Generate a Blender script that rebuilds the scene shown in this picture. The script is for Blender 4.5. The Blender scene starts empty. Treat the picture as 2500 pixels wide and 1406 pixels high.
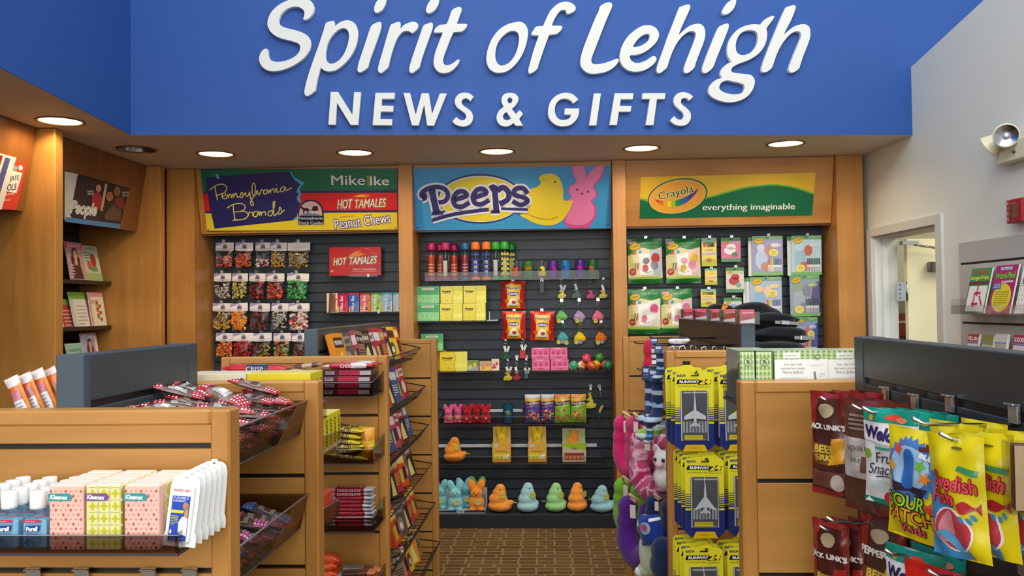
import bpy, math, random
from mathutils import Vector, Matrix
from mathutils.geometry import tessellate_polygon
random.seed(7)
SC = bpy.context.scene
COL = SC.collection
R = math.radians

# ------------------------------------------------------------------ camera
FPX, PCX, PCY = 2050.0, 1250.0, 703.0
AX = Vector((0.99874367, 0.01379441, -0.04817469))   # world X seen from the camera: right, up, forward
AY = Vector((0.04847281, -0.02216041, 0.99857864))
AZ = Vector((-0.01270723, 0.99965926, 0.02280123))
EYE = Vector((0, 0, 1.59))
cam = bpy.data.cameras.new('camera')
cam.sensor_width = 36.0
cam.lens = 36.0 * FPX / 2500.0
cam.clip_start = 0.05
cam_o = bpy.data.objects.new('camera', cam)
COL.objects.link(cam_o)
rgt = Vector((AX[0], AY[0], AZ[0])); upv = Vector((AX[1], AY[1], AZ[1])); fwd = Vector((AX[2], AY[2], AZ[2]))
cm = Matrix.Identity(4)
for i in range(3):
    cm[i][0] = rgt[i]; cm[i][1] = upv[i]; cm[i][2] = -fwd[i]; cm[i][3] = EYE[i]
cam_o.matrix_world = cm
SC.camera = cam_o


def ray(px, py):
    c = Vector((px - PCX, PCY - py, FPX))
    return Vector((c.dot(AX), c.dot(AY), c.dot(AZ)))


def at(px, py, Y):          # the point of the photograph's pixel at depth Y
    d = ray(px, py)
    return EYE + d * (Y / d.y)


def atz(px, py, z):
    d = ray(px, py)
    return EYE + d * ((z - EYE.z) / d.z)


def on_plane(px, py, a, b):  # on the upright plane through the points a and b
    n = Vector((-(b[1] - a[1]), b[0] - a[0], 0))
    d = ray(px, py)
    return EYE + d * (n.dot(Vector((a[0], a[1], 0)) - Vector((0, 0, 0))) / n.dot(d))


def mpp(Y):                  # metres per pixel at depth Y
    return Y / FPX


# ------------------------------------------------------------------ colour management, daylight
SC.view_settings.view_transform = 'Standard'
SC.view_settings.look = 'None'
SC.view_settings.gamma = 1.0
SC.view_settings.use_curve_mapping = False
SC.view_settings.exposure = 0.15
SC.cycles.transparent_max_bounces = 32


def lin(h, a=1.0):
    h = h.lstrip('#')
    o = []
    for k in (0, 2, 4):
        c = int(h[k:k + 2], 16) / 255.0
        o.append(c / 12.92 if c <= 0.04045 else ((c + 0.055) / 1.055) ** 2.4)
    return (o[0], o[1], o[2], a)


W = bpy.data.worlds.new('world')
SC.world = W
W.use_nodes = True
W.node_tree.nodes['Background'].inputs[0].default_value = (0.88, 0.95, 1.0, 1)
W.node_tree.nodes['Background'].inputs[1].default_value = 0.95


def area(name, loc, target, sx, sy, power, col):
    l = bpy.data.lights.new(name, 'AREA')
    l.shape = 'RECTANGLE'; l.size = sx; l.size_y = sy; l.energy = power; l.color = col
    o = bpy.data.objects.new(name, l)
    COL.objects.link(o)
    o.location = loc
    o.rotation_euler = (Vector(target) - Vector(loc)).to_track_quat('-Z', 'Y').to_euler()
    return o


# the glazed terminal hall behind the camera and the roof lights high over the shop
area('hall_daylight', (-0.6, -3.4, 3.0), (0.2, 6, 1.9), 8.0, 3.6, 275, (1.0, 0.985, 0.93))
area('roof_light', (0.6, 1.6, 4.9), (0.3, 4.2, 2.2), 5.0, 1.8, 120, (0.96, 1.0, 0.99))

# ------------------------------------------------------------------ materials
MATS = {}


def nodes(name):
    m = bpy.data.materials.new(name)
    m.use_nodes = True
    nt = m.node_tree
    return m, nt, nt.nodes['Principled BSDF']


def setp(b, **k):
    for n, v in k.items():
        b.inputs[n.replace('_', ' ')].default_value = v


def colored(name, rough, spec=0.5, bump=0.0, bscale=60.0, vary=0.06, vscale=25.0, sheen=0.0, metal=0.0, coat=0.0):
    """a surface whose own colour is stored per face; noise gives it a little unevenness"""
    m, nt, b = nodes(name)
    at_ = nt.nodes.new('ShaderNodeAttribute'); at_.attribute_name = 'Col'
    tc = nt.nodes.new('ShaderNodeTexCoord')
    nz = nt.nodes.new('ShaderNodeTexNoise'); nz.inputs['Scale'].default_value = vscale
    nz.inputs['Detail'].default_value = 2.0
    mr = nt.nodes.new('ShaderNodeMapRange')
    mr.inputs['To Min'].default_value = 1 - vary; mr.inputs['To Max'].default_value = 1 + vary
    mx = nt.nodes.new('ShaderNodeMix'); mx.data_type = 'RGBA'; mx.blend_type = 'MULTIPLY'
    mx.inputs['Factor'].default_value = 1.0
    nt.links.new(tc.outputs['Object'], nz.inputs['Vector'])
    nt.links.new(nz.outputs['Fac'], mr.inputs['Value'])
    nt.links.new(at_.outputs['Color'], mx.inputs['A'])
    nt.links.new(mr.outputs['Result'], mx.inputs['B'])
    nt.links.new(mx.outputs['Result'], b.inputs['Base Color'])
    setp(b, Roughness=rough, Specular_IOR_Level=spec, Metallic=metal)
    if sheen:
        setp(b, Sheen_Weight=sheen, Sheen_Roughness=0.5)
    if coat:
        setp(b, Coat_Weight=coat, Coat_Roughness=0.08)
    if bump:
        n2 = nt.nodes.new('ShaderNodeTexNoise'); n2.inputs['Scale'].default_value = bscale
        n2.inputs['Detail'].default_value = 3.0
        bp = nt.nodes.new('ShaderNodeBump'); bp.inputs['Strength'].default_value = bump
        bp.inputs['Distance'].default_value = 0.004
        nt.links.new(tc.outputs['Object'], n2.inputs['Vector'])
        nt.links.new(n2.outputs['Fac'], bp.inputs['Height'])
        nt.links.new(bp.outputs['Normal'], b.inputs['Normal'])
    MATS[name] = m
    return m


colored('paper', 0.55, 0.35)
colored('gloss', 0.22, 0.5, vary=0.04)
colored('foil', 0.28, 0.6, bump=0.35, bscale=28, vary=0.08)
colored('plush', 0.95, 0.1, bump=0.8, bscale=260, vary=0.12, vscale=60, sheen=0.25)
colored('cloth', 0.85, 0.15, bump=0.15, bscale=500, vary=0.1, sheen=0.1)
colored('plastic', 0.35, 0.5)
colored('laminate', 0.42, 0.4, bump=0.05, bscale=300, vary=0.10, vscale=6)
colored('paint', 0.6, 0.3, vary=0.02, vscale=3)
colored('metal', 0.25, 0.5, metal=1.0)
colored('wire', 0.45, 0.4)
colored('candy', 0.3, 0.6, vary=0.2, vscale=90)


def wood(name, c1, c2, sc=(14, 14, 1.1)):
    m, nt, b = nodes(name)
    tc = nt.nodes.new('ShaderNodeTexCoord')
    mp = nt.nodes.new('ShaderNodeMapping'); mp.inputs['Scale'].default_value = sc
    n1 = nt.nodes.new('ShaderNodeTexNoise'); n1.inputs['Scale'].default_value = 1.0
    n1.inputs['Detail'].default_value = 6.0; n1.inputs['Roughness'].default_value = 0.6
    n2 = nt.nodes.new('ShaderNodeTexNoise'); n2.inputs['Scale'].default_value = 2.2; n2.inputs['Detail'].default_value = 1.0
    ad = nt.nodes.new('ShaderNodeMath'); ad.operation = 'ADD'
    hf = nt.nodes.new('ShaderNodeMath'); hf.operation = 'MULTIPLY'; hf.inputs[1].default_value = 0.5
    cr = nt.nodes.new('ShaderNodeValToRGB')
    cr.color_ramp.elements[0].position = 0.36; cr.color_ramp.elements[0].color = lin(c1)
    cr.color_ramp.elements[1].position = 0.66; cr.color_ramp.elements[1].color = lin(c2)
    nt.links.new(tc.outputs['Object'], mp.inputs['Vector'])
    nt.links.new(mp.outputs['Vector'], n1.inputs['Vector'])
    nt.links.new(tc.outputs['Object'], n2.inputs['Vector'])
    nt.links.new(n1.outputs['Fac'], ad.inputs[0]); nt.links.new(n2.outputs['Fac'], ad.inputs[1])
    nt.links.new(ad.outputs[0], hf.inputs[0]); nt.links.new(hf.outputs[0], cr.inputs['Fac'])
    nt.links.new(cr.outputs['Color'], b.inputs['Base Color'])
    setp(b, Roughness=0.36, Specular_IOR_Level=0.4)
    MATS[name] = m


wood('wood', 'A06A2E', 'C48B46')
wood('wood_flat', 'A26E32', 'C68F4A', (1.1, 14, 14))
wood('wood_dark', '74461F', '90592A')


def clear(name, tint, gloss=0.12, rough=0.05):
    m = bpy.data.materials.new(name); m.use_nodes = True
    nt = m.node_tree
    nt.nodes.remove(nt.nodes['Principled BSDF'])
    out = nt.nodes['Material Output']
    t = nt.nodes.new('ShaderNodeBsdfTransparent'); t.inputs[0].default_value = lin(tint)
    g = nt.nodes.new('ShaderNodeBsdfGlossy'); g.inputs['Roughness'].default_value = rough
    g.inputs[0].default_value = (1, 1, 1, 1)
    lw = nt.nodes.new('ShaderNodeLayerWeight'); lw.inputs['Blend'].default_value = 0.35
    ml = nt.nodes.new('ShaderNodeMath'); ml.operation = 'MULTIPLY_ADD'
    ml.inputs[1].default_value = 0.22; ml.inputs[2].default_value = gloss * 0.08 - 0.006
    mx = nt.nodes.new('ShaderNodeMixShader')
    nt.links.new(lw.outputs['Fresnel'], ml.inputs[0])
    nt.links.new(ml.outputs[0], mx.inputs[0])
    nt.links.new(t.outputs[0], mx.inputs[1]); nt.links.new(g.outputs[0], mx.inputs[2])
    nt.links.new(mx.outputs[0], out.inputs[0])
    MATS[name] = m


clear('acrylic', 'F1EFEF', 0.14)
clear('acrylic_smoke', 'CFC8C6', 0.14)
clear('film', 'F4F4F4', 0.35, 0.22)
clear('bottle_clear', 'F2F4F6', 0.2)
clear('gel_blue', 'C4E8F8', 0.15)
m = MATS['gel_blue']; nt = m.node_tree
d_ = nt.nodes.new('ShaderNodeBsdfDiffuse'); d_.inputs[0].default_value = lin('A4DCF6')
mx = nt.nodes.new('ShaderNodeMixShader'); mx.inputs[0].default_value = 0.6
nt.links.new(nt.nodes['Mix Shader'].outputs[0], mx.inputs[1]); nt.links.new(d_.outputs[0], mx.inputs[2]); nt.links.new(mx.outputs[0], nt.nodes['Material Output'].inputs[0])


def glow(name, col, strength):
    m, nt, b = nodes(name)
    setp(b, Base_Color=lin(col), Emission_Color=lin(col), Emission_Strength=strength)
    MATS[name] = m


glow('lamp_glow', 'FFF0C8', 0.62)


def carpet():
    m, nt, b = nodes('carpet')
    tc = nt.nodes.new('ShaderNodeTexCoord')
    br = nt.nodes.new('ShaderNodeTexBrick')
    br.offset = 0.37; br.squash = 1.4; br.squash_frequency = 3; br.offset_frequency = 3
    br.inputs['Color1'].default_value = lin('5A4429'); br.inputs['Color2'].default_value = lin('6B5335')
    br.inputs['Mortar'].default_value = lin('8A7150')
    br.inputs['Scale'].default_value = 1.0
    br.inputs['Brick Width'].default_value = 0.11; br.inputs['Row Height'].default_value = 0.065
    br.inputs['Mortar Size'].default_value = 0.008; br.inputs['Mortar Smooth'].default_value = 0.4
    nz = nt.nodes.new('ShaderNodeTexNoise'); nz.inputs['Scale'].default_value = 9; nz.inputs['Detail'].default_value = 4
    mm = nt.nodes.new('ShaderNodeMapping')
    mi = nt.nodes.new('ShaderNodeMix'); mi.data_type = 'VECTOR'; mi.inputs['Factor'].default_value = 0.02
    n3 = nt.nodes.new('ShaderNodeTexNoise'); n3.inputs['Scale'].default_value = 300
    mr = nt.nodes.new('ShaderNodeMapRange'); mr.inputs['To Min'].default_value = 0.65; mr.inputs['To Max'].default_value = 1.3
    mx = nt.nodes.new('ShaderNodeMix'); mx.data_type = 'RGBA'; mx.blend_type = 'MULTIPLY'; mx.inputs['Factor'].default_value = 1
    nt.links.new(tc.outputs['Object'], mm.inputs['Vector'])
    nt.links.new(tc.outputs['Object'], nz.inputs['Vector'])
    nt.links.new(mm.outputs['Vector'], mi.inputs['A']); nt.links.new(nz.outputs['Color'], mi.inputs['B'])
    nt.links.new(mi.outputs['Result'], br.inputs['Vector'])
    nt.links.new(tc.outputs['Object'], n3.inputs['Vector']); nt.links.new(n3.outputs['Fac'], mr.inputs['Value'])
    nt.links.new(br.outputs['Color'], mx.inputs['A']); nt.links.new(mr.outputs['Result'], mx.inputs['B'])
    nt.links.new(mx.outputs['Result'], b.inputs['Base Color'])
    bp = nt.nodes.new('ShaderNodeBump'); bp.inputs['Strength'].default_value = 0.5; bp.inputs['Distance'].default_value = 0.004
    nt.links.new(n3.outputs['Fac'], bp.inputs['Height']); nt.links.new(bp.outputs['Normal'], b.inputs['Normal'])
    setp(b, Roughness=0.95, Specular_IOR_Level=0.1)
    MATS['carpet'] = m


carpet()

# ------------------------------------------------------------------ mesh building
EPS = 0.0007
TXT = {}


def glyphs(body, off=0.0, shear=0.0):
    """outline of a line of lettering as flat triangles, cached"""
    k = (body, off, shear)
    if k not in TXT:
        c = bpy.data.curves.new('t', 'FONT')
        c.body = body; c.offset = off; c.shear = shear; c.resolution_u = 3
        o = bpy.data.objects.new('t', c)
        COL.objects.link(o)
        dg = bpy.context.evaluated_depsgraph_get()
        me = bpy.data.meshes.new_from_object(o.evaluated_get(dg))
        vs = [(v.co.x, v.co.y) for v in me.vertices]
        fs = [list(p.vertices) for p in me.polygons]
        bpy.data.objects.remove(o); bpy.data.curves.remove(c); bpy.data.meshes.remove(me)
        xs = [v[0] for v in vs]; ys = [v[1] for v in vs]
        TXT[k] = (vs, fs, (min(xs), max(xs), min(ys), max(ys)))
    return TXT[k]


def spline(pts, n=4):
    """closed smooth outline; a point given as (x, y, 1) is a corner"""
    P = [(p[0], p[1]) for p in pts]
    cn = [len(p) > 2 for p in pts]
    out = []
    N = len(P)
    for i in range(N):
        p0, p1, p2, p3 = P[i - 1], P[i], P[(i + 1) % N], P[(i + 2) % N]
        if cn[i]:
            p0 = (2 * p1[0] - p2[0], 2 * p1[1] - p2[1])
        if cn[(i + 1) % N]:
            p3 = (2 * p2[0] - p1[0], 2 * p2[1] - p1[1])
        k = 1 if (cn[i] and cn[(i + 1) % N]) else n
        for j in range(k):
            t = j / k
            a = [0.5 * (2 * p1[d] + (p2[d] - p0[d]) * t + (2 * p0[d] - 5 * p1[d] + 4 * p2[d] - p3[d]) * t * t
                 + (3 * p1[d] - p0[d] - 3 * p2[d] + p3[d]) * t ** 3) for d in (0, 1)]
            out.append((a[0], a[1]))
    return out


def ell(cx, cz, rx, rz, n=20, rot=0.0, a0=0.0, a1=360.0):
    c, s = math.cos(R(rot)), math.sin(R(rot))
    o = []
    full = abs(a1 - a0) >= 359.9
    for i in range(n if full else n + 1):
        t = R(a0 + (a1 - a0) * i / n)
        x, z = rx * math.cos(t), rz * math.sin(t)
        o.append((cx + x * c - z * s, cz + x * s + z * c))
    return o


def star(cx, cz, ro, ri, n, rot=90):
    return [(cx + (ro if i % 2 == 0 else ri) * math.cos(R(rot + 180.0 * i / n)), cz + (ro if i % 2 == 0 else ri) * math.sin(R(rot + 180.0 * i / n))) for i in range(2 * n)]


class MB:
    """collects faces, each with its own colour and finish, and links them as ONE mesh object"""

    def __init__(s):
        s.V = []; s.F = []; s.C = []; s.K = []; s.S = []
        s.M = Matrix.Identity(4); s.warp = None; s.maxlen = 0.02

    def at(s, x=0, y=0, z=0, rz=0, rx=0, ry=0):
        s.M = Matrix.Translation((x, y, z)) @ Matrix.Rotation(R(rz), 4, 'Z') @ Matrix.Rotation(R(rx), 4, 'X') @ Matrix.Rotation(R(ry), 4, 'Y')
        return s

    def v(s, p):
        if s.warp:
            p = s.warp(p)
        s.V.append(s.M @ Vector(p))
        return len(s.V) - 1

    def f(s, idx, col, mat, smooth=False):
        s.F.append(idx); s.C.append(col); s.K.append(mat); s.S.append(smooth)

    def poly(s, pts, col, mat='paper', smooth=False):
        s.f([s.v(p) for p in pts], col, mat, smooth)

    def box(s, x0, x1, y0, y1, z0, z1, col, mat='paper', c=0.0, front=None, side=None, top=None):
        if c <= 0:
            P = [s.v(p) for p in ((x0, y0, z0), (x1, y0, z0), (x1, y1, z0), (x0, y1, z0), (x0, y0, z1), (x1, y0, z1), (x1, y1, z1), (x0, y1, z1))]
            for q, cc in (((0, 3, 2, 1), col), ((4, 5, 6, 7), top or col), ((0, 1, 5, 4), front or col), ((2, 3, 7, 6), col), ((1, 2, 6, 5), side or col), ((3, 0, 4, 7), side or col)):
                s.f([P[i] for i in q], cc, mat)
            return s
        X = (x0, x1); Y = (y0, y1); Z = (z0, z1)
        id_ = {}
        for i in (0, 1):
            for j in (0, 1):
                for k in (0, 1):
                    sx, sy, sz = (1 - 2 * i) * c, (1 - 2 * j) * c, (1 - 2 * k) * c
                    id_[i, j, k, 'x'] = s.v((X[i], Y[j] + sy, Z[k] + sz))
                    id_[i, j, k, 'y'] = s.v((X[i] + sx, Y[j], Z[k] + sz))
                    id_[i, j, k, 'z'] = s.v((X[i] + sx, Y[j] + sy, Z[k]))
        def q(a, cc=None):
            s.f([id_[t] for t in a], cc or col, mat)
        q([(0, 0, 0, 'x'), (0, 0, 1, 'x'), (0, 1, 1, 'x'), (0, 1, 0, 'x')], side)
        q([(1, 0, 0, 'x'), (1, 1, 0, 'x'), (1, 1, 1, 'x'), (1, 0, 1, 'x')], side)
        q([(0, 0, 0, 'y'), (1, 0, 0, 'y'), (1, 0, 1, 'y'), (0, 0, 1, 'y')], front)
        q([(0, 1, 0, 'y'), (0, 1, 1, 'y'), (1, 1, 1, 'y'), (1, 1, 0, 'y')])
        q([(0, 0, 0, 'z'), (0, 1, 0, 'z'), (1, 1, 0, 'z'), (1, 0, 0, 'z')])
        q([(0, 0, 1, 'z'), (1, 0, 1, 'z'), (1, 1, 1, 'z'), (0, 1, 1, 'z')], top)
        for i in (0, 1):
            for j in (0, 1):
                q([(i, j, 0, 'x'), (i, j, 0, 'y'), (i, j, 1, 'y'), (i, j, 1, 'x')])
        for i in (0, 1):
            for k in (0, 1):
                q([(i, 0, k, 'x'), (i, 0, k, 'z'), (i, 1, k, 'z'), (i, 1, k, 'x')])
        for j in (0, 1):
            for k in (0, 1):
                q([(0, j, k, 'y'), (0, j, k, 'z'), (1, j, k, 'z'), (1, j, k, 'y')])
        for i in (0, 1):
            for j in (0, 1):
                for k in (0, 1):
                    q([(i, j, k, 'x'), (i, j, k, 'y'), (i, j, k, 'z')])
        return s

    def grid(s, fn, nu, nv, col, mat, closed=False, smooth=True):
        """fn(u, v) -> point; col may be a function of (u, v)"""
        mu = nu if closed else nu + 1
        id_ = [[s.v(fn(i / nu, j / nv)) for i in range(mu)] for j in range(nv + 1)]
        for j in range(nv):
            for i in range(nu):
                i2 = (i + 1) % mu
                cc = col((i + .5) / nu, (j + .5) / nv) if callable(col) else col
                s.f([id_[j][i], id_[j][i2], id_[j + 1][i2], id_[j + 1][i]], cc, mat, smooth)
        return s

    def lathe(s, prof, col, mat, n=20, smooth=True, x=0, y=0):
        P = len(prof) - 1
        def fn(u, v):
            k = min(P, int(round(v * P)))
            r, z = prof[k][0], prof[k][1]
            return (x + r * math.cos(2 * math.pi * u), y + r * math.sin(2 * math.pi * u), z)
        s.grid(fn, n, P, (lambda u, v: col(int(v * P))) if callable(col) else col, mat, closed=True, smooth=smooth)
        return s

    def ball(s, c, r, col, mat, nu=16, nv=10):
        if not hasattr(r, '__len__'):
            r = (r, r, r)
        s.grid(lambda u, v: (c[0] + r[0] * math.cos(2 * math.pi * u) * math.sin(math.pi * v), c[1] + r[1] * math.sin(2 * math.pi * u) * math.sin(math.pi * v),
                             c[2] - r[2] * math.cos(math.pi * v)), nu, nv, col, mat, closed=True)
        return s

    def tube(s, pts, r, col, mat, n=6, cyc=False):
        P = [Vector(p) for p in pts]
        rings = []
        N = len(P)
        for i, p in enumerate(P):
            a = P[i - 1] if (i > 0 or cyc) else p
            b = P[(i + 1) % N] if (i < N - 1 or cyc) else p
            t = (b - a).normalized()
            u = t.cross(Vector((0, 0, 1)))
            if u.length < 0.05:
                u = t.cross(Vector((1, 0, 0)))
            u.normalize()
            w = t.cross(u)
            rr = r[i] if hasattr(r, '__len__') else r
            rings.append([s.v(p + (u * math.cos(2 * math.pi * k / n) + w * math.sin(2 * math.pi * k / n)) * rr) for k in range(n)])
        for i in range(N if cyc else N - 1):
            a, b = rings[i], rings[(i + 1) % N]
            for k in range(n):
                s.f([a[k], a[(k + 1) % n], b[(k + 1) % n], b[k]], col, mat, True)
        if not cyc:
            s.f(rings[0][::-1], col, mat); s.f(rings[-1], col, mat)
        return s

    def prism(s, outline, y0, y1, col, mat, holes=(), side=None):
        """an outline in x, z given thickness from y0 (front) to y1"""
        loops = [outline] + list(holes)
        flat = [p for l in loops for p in l]
        tris = tessellate_polygon([[Vector((p[0], p[1], 0)) for p in l] for l in loops])
        A = [s.v((p[0], y0, p[1])) for p in flat]
        B = [s.v((p[0], y1, p[1])) for p in flat]
        for t in tris:
            a, b, c = [flat[i] for i in t]
            if (b[0] - a[0]) * (c[1] - a[1]) - (b[1] - a[1]) * (c[0] - a[0]) < 0:
                t = t[::-1]
            s.f([A[i] for i in t], col, mat); s.f([B[i] for i in t][::-1], col, mat)
        k = 0
        for li, l in enumerate(loops):
            n = len(l)
            ar = sum(l[i][0] * l[(i + 1) % n][1] - l[(i + 1) % n][0] * l[i][1] for i in range(n))
            flip = (ar < 0) != (li > 0)
            for i in range(n):
                q = [A[k + i], B[k + i], B[k + (i + 1) % n], A[k + (i + 1) % n]]
                s.f(q[::-1] if flip else q, side or col, mat)
            k += n
        return s

    # ---- printed on the surface y = 0 of the current frame, facing -y; e counts layers of ink
    def _tri(s, t, y, col, mat, depth=0):
        if s.warp and depth < 7:
            L = [math.hypot(t[i][0] - t[(i + 1) % 3][0], t[i][1] - t[(i + 1) % 3][1]) for i in range(3)]
            k = L.index(max(L))
            if L[k] > s.maxlen:
                a, b, c = t[k], t[(k + 1) % 3], t[(k + 2) % 3]
                m = ((a[0] + b[0]) / 2, (a[1] + b[1]) / 2)
                s._tri((a, m, c), y, col, mat, depth + 1); s._tri((m, b, c), y, col, mat, depth + 1)
                return
        s.f([s.v((p[0], y, p[1])) for p in t], col, mat)

    def dec(s, pts, col, e=1, mat='paper', holes=()):
        y = -EPS * e
        loops = [pts] + list(holes)
        flat = [p for l in loops for p in l]
        tr = tessellate_polygon([[Vector((p[0], p[1], 0)) for p in l] for l in loops])
        for t in tr:
            a, b, c = [flat[i] for i in t]
            if (b[0] - a[0]) * (c[1] - a[1]) - (b[1] - a[1]) * (c[0] - a[0]) < 0:
                a, c = c, a
            s._tri((a, b, c), y, col, mat)
        return s

    def rect(s, x0, x1, z0, z1, col, e=1, mat='paper'):
        return s.dec([(x0, z0), (x1, z0), (x1, z1), (x0, z1)], col, e, mat)

    def disc(s, x, z, rx, rz, col, e=1, mat='paper', n=18, rot=0):
        return s.dec(ell(x, z, rx, rz, n, rot), col, e, mat)

    def text(s, body, x, z, w, h, col, e=1, rot=0, off=0.0, shear=0.0, mat='paper', sl=0.0):
        """lettering fitted into a w by h field centred on x, z; sl raises its far end (arched sign writing)"""
        vs, fs, bb = glyphs(body, 0.0, shear)
        ring = [(0, 0)] if off <= 0 else ([(-off * .7, 0), (off * .7, 0)] if off < .035 else [(off * math.cos(a * math.pi / 4), off * math.sin(a * math.pi / 4)) for a in range(8)])
        bw, bh = bb[1] - bb[0], bb[3] - bb[2]
        kx = w / bw; kz = h / bh if h else kx
        c, sn = math.cos(R(rot)), math.sin(R(rot))
        def tr(p):
            a = (p[0] - (bb[0] + bb[1]) / 2) * kx; b = (p[1] - (bb[2] + bb[3]) / 2) * kz
            b += sl * a
            return (x + a * c - b * sn, z + a * sn + b * c)
        y = -EPS * e
        for ox, oz in ring:     # heavier lettering is drawn as close repeats of the same strokes
            y -= 4e-5
            Q = [tr((p[0] + ox, p[1] + oz)) for p in vs]
            if s.warp:
                for f in fs:
                    for i in range(1, len(f) - 1):
                        s._tri((Q[f[0]], Q[f[i]], Q[f[i + 1]]), y, col, mat)
            else:
                id_ = [s.v((q[0], y, q[1])) for q in Q]
                for f in fs:
                    s.f([id_[i] for i in f], col, mat)
        return s

    def lines(s, x0, x1, z, dz, n, h, col, e=1, last=0.6):
        """n rows of small print too fine to read"""
        for i in range(n):
            zz = z - i * dz
            xe = x1 if i < n - 1 else x0 + (x1 - x0) * last
            s.rect(x0, xe, zz - h / 2, zz + h / 2, col, e)
        return s

    def stroke(s, pts, w, col, e=1, mat='paper', n=5, closed=False):
        """a drawn line of width w through pts (smooth)"""
        if len(pts) > 2:
            P = []
            for i in range(len(pts) - 1):
                p0 = pts[max(i - 1, 0)]; p1 = pts[i]; p2 = pts[i + 1]; p3 = pts[min(i + 2, len(pts) - 1)]
                for j in range(n):
                    t = j / n
                    P.append(tuple(0.5 * (2 * p1[d] + (p2[d] - p0[d]) * t + (2 * p0[d] - 5 * p1[d] + 4 * p2[d] - p3[d]) * t * t + (3 * p1[d] - p0[d] - 3 * p2[d] + p3[d]) * t ** 3) for d in (0, 1)))
            P.append(tuple(pts[-1][:2]))
        else:
            P = pts
        y = -EPS * e
        L = []
        for i, p in enumerate(P):
            a = P[max(i - 1, 0)]; b = P[min(i + 1, len(P) - 1)]
            dx, dz = b[0] - a[0], b[1] - a[1]
            l = math.hypot(dx, dz) or 1
            nx, nz = -dz / l * w / 2, dx / l * w / 2
            L.append((s.v((p[0] + nx, y, p[1] + nz)), s.v((p[0] - nx, y, p[1] - nz))))
        for i in range(len(L) - 1):
            s.f([L[i][0], L[i][1], L[i + 1][1], L[i + 1][0]], col, mat)
        return s

    def mesh(s, name):
        me = bpy.data.meshes.new(name)
        me.from_pydata([tuple(v) for v in s.V], [], s.F)
        ks = []
        for k in s.K:
            if k not in ks:
                ks.append(k)
        for k in ks:
            me.materials.append(MATS[k])
        ix = {k: i for i, k in enumerate(ks)}
        me.polygons.foreach_set('material_index', [ix[k] for k in s.K])
        me.polygons.foreach_set('use_smooth', [bool(v) for v in s.S])
        ca = me.color_attributes.new('Col', 'FLOAT_COLOR', 'CORNER')
        buf = []
        cache = {}
        for f, c in zip(s.F, s.C):
            if c not in cache:
                cache[c] = lin(c)
            buf.extend(cache[c] * len(f))
        ca.data.foreach_set('color', buf)
        me.update()
        return me

    def build(s, name, parent=None, loc=(0, 0, 0), rot=(0, 0, 0), label=None, cat=None, group=None, kind=None):
        return put(s.mesh(name), name, parent, loc, rot, label, cat, group, kind)


def put(me, name, parent=None, loc=(0, 0, 0), rot=(0, 0, 0), label=None, cat=None, group=None, kind=None):
    o = bpy.data.objects.new(name, me)
    COL.objects.link(o)
    o.parent = parent
    o.location = loc
    o.rotation_euler = [R(a) for a in rot]
    tag(o, label, cat, group, kind)
    return o


def tag(o, label=None, cat=None, group=None, kind=None):
    for k, v in (('label', label), ('category', cat), ('group', group), ('kind', kind)):
        if v:
            o[k] = v
    return o


def thing(name, label, cat, loc=(0, 0, 0), rot=(0, 0, 0), group=None):
    return put(None, name, None, loc, rot, label, cat, group)


def dup(o, loc, rot=None, label=None, group=None, parent=None):
    """a copy of a thing with copies of its parts and sub-parts"""
    c = o.copy(); COL.objects.link(c); c.parent = parent
    if loc is not None:
        c.location = loc
    if rot is not None:
        c.rotation_euler = [R(a) for a in rot]
    if label:
        c['label'] = label
    if group:
        c['group'] = group
    for ch in o.children:
        dup(ch, None, None, None, None, c)
    return c


def struct(mb, name, loc=(0, 0, 0), parent=None):
    return mb.build(name, parent, loc, kind=None if parent else 'structure')


BLENDS = {}


def blend(key, balls, voxel, col, mat='plush', sm=6, rotz=None):
    """one continuous soft body grown over overlapping rounded masses; balls: (centre, radii, tilt about y, about x)"""
    if key in BLENDS:
        return BLENDS[key]
    mb = MB()
    for b in balls:
        c, r = b[0], b[1]
        mb.at(c[0], c[1], c[2], 0, b[3] if len(b) > 3 else 0, b[2] if len(b) > 2 else 0)
        mb.ball((0, 0, 0), r, 'FFFFFF', 'plush', 14, 10)
    me = mb.mesh('tmp')
    o = put(me, 'tmp')
    m = o.modifiers.new('r', 'REMESH'); m.mode = 'VOXEL'; m.voxel_size = voxel
    m2 = o.modifiers.new('s', 'SMOOTH'); m2.iterations = sm; m2.factor = 0.5
    dg = bpy.context.evaluated_depsgraph_get()
    ev = bpy.data.meshes.new_from_object(o.evaluated_get(dg))
    V = [v.co.copy() for v in ev.vertices]
    F = [list(p.vertices) for p in ev.polygons]
    bpy.data.objects.remove(o); bpy.data.meshes.remove(me); bpy.data.meshes.remove(ev)
    out = MB()
    out.V = V; out.F = F
    if callable(col):
        out.C = [col(sum((V[i] for i in f), Vector()) / len(f)) for f in F]
    else:
        out.C = [col] * len(F)
    out.K = [mat] * len(F); out.S = [True] * len(F)
    z0_ = min(v.z for v in V)
    if z0_ < .02:
        for v in V:
            v.z -= z0_
    BLENDS[key] = out
    return out


def recolor(mb, col):
    o = MB()
    o.V = list(mb.V); o.F = list(mb.F); o.K = list(mb.K); o.S = list(mb.S)
    o.C = [col] * len(mb.F)
    return o


ORD = ['first', 'second', 'third', 'fourth', 'fifth', 'sixth', 'seventh', 'eighth', 'ninth', 'tenth', 'eleventh', 'twelfth']
# ================================================================== the room
FA = Vector((-2.512, 4.898, 0)); FB = Vector((2.299, 5.431, 0)); FC = Vector((-1.846, -1.5, 0))
ZS = 2.65


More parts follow.
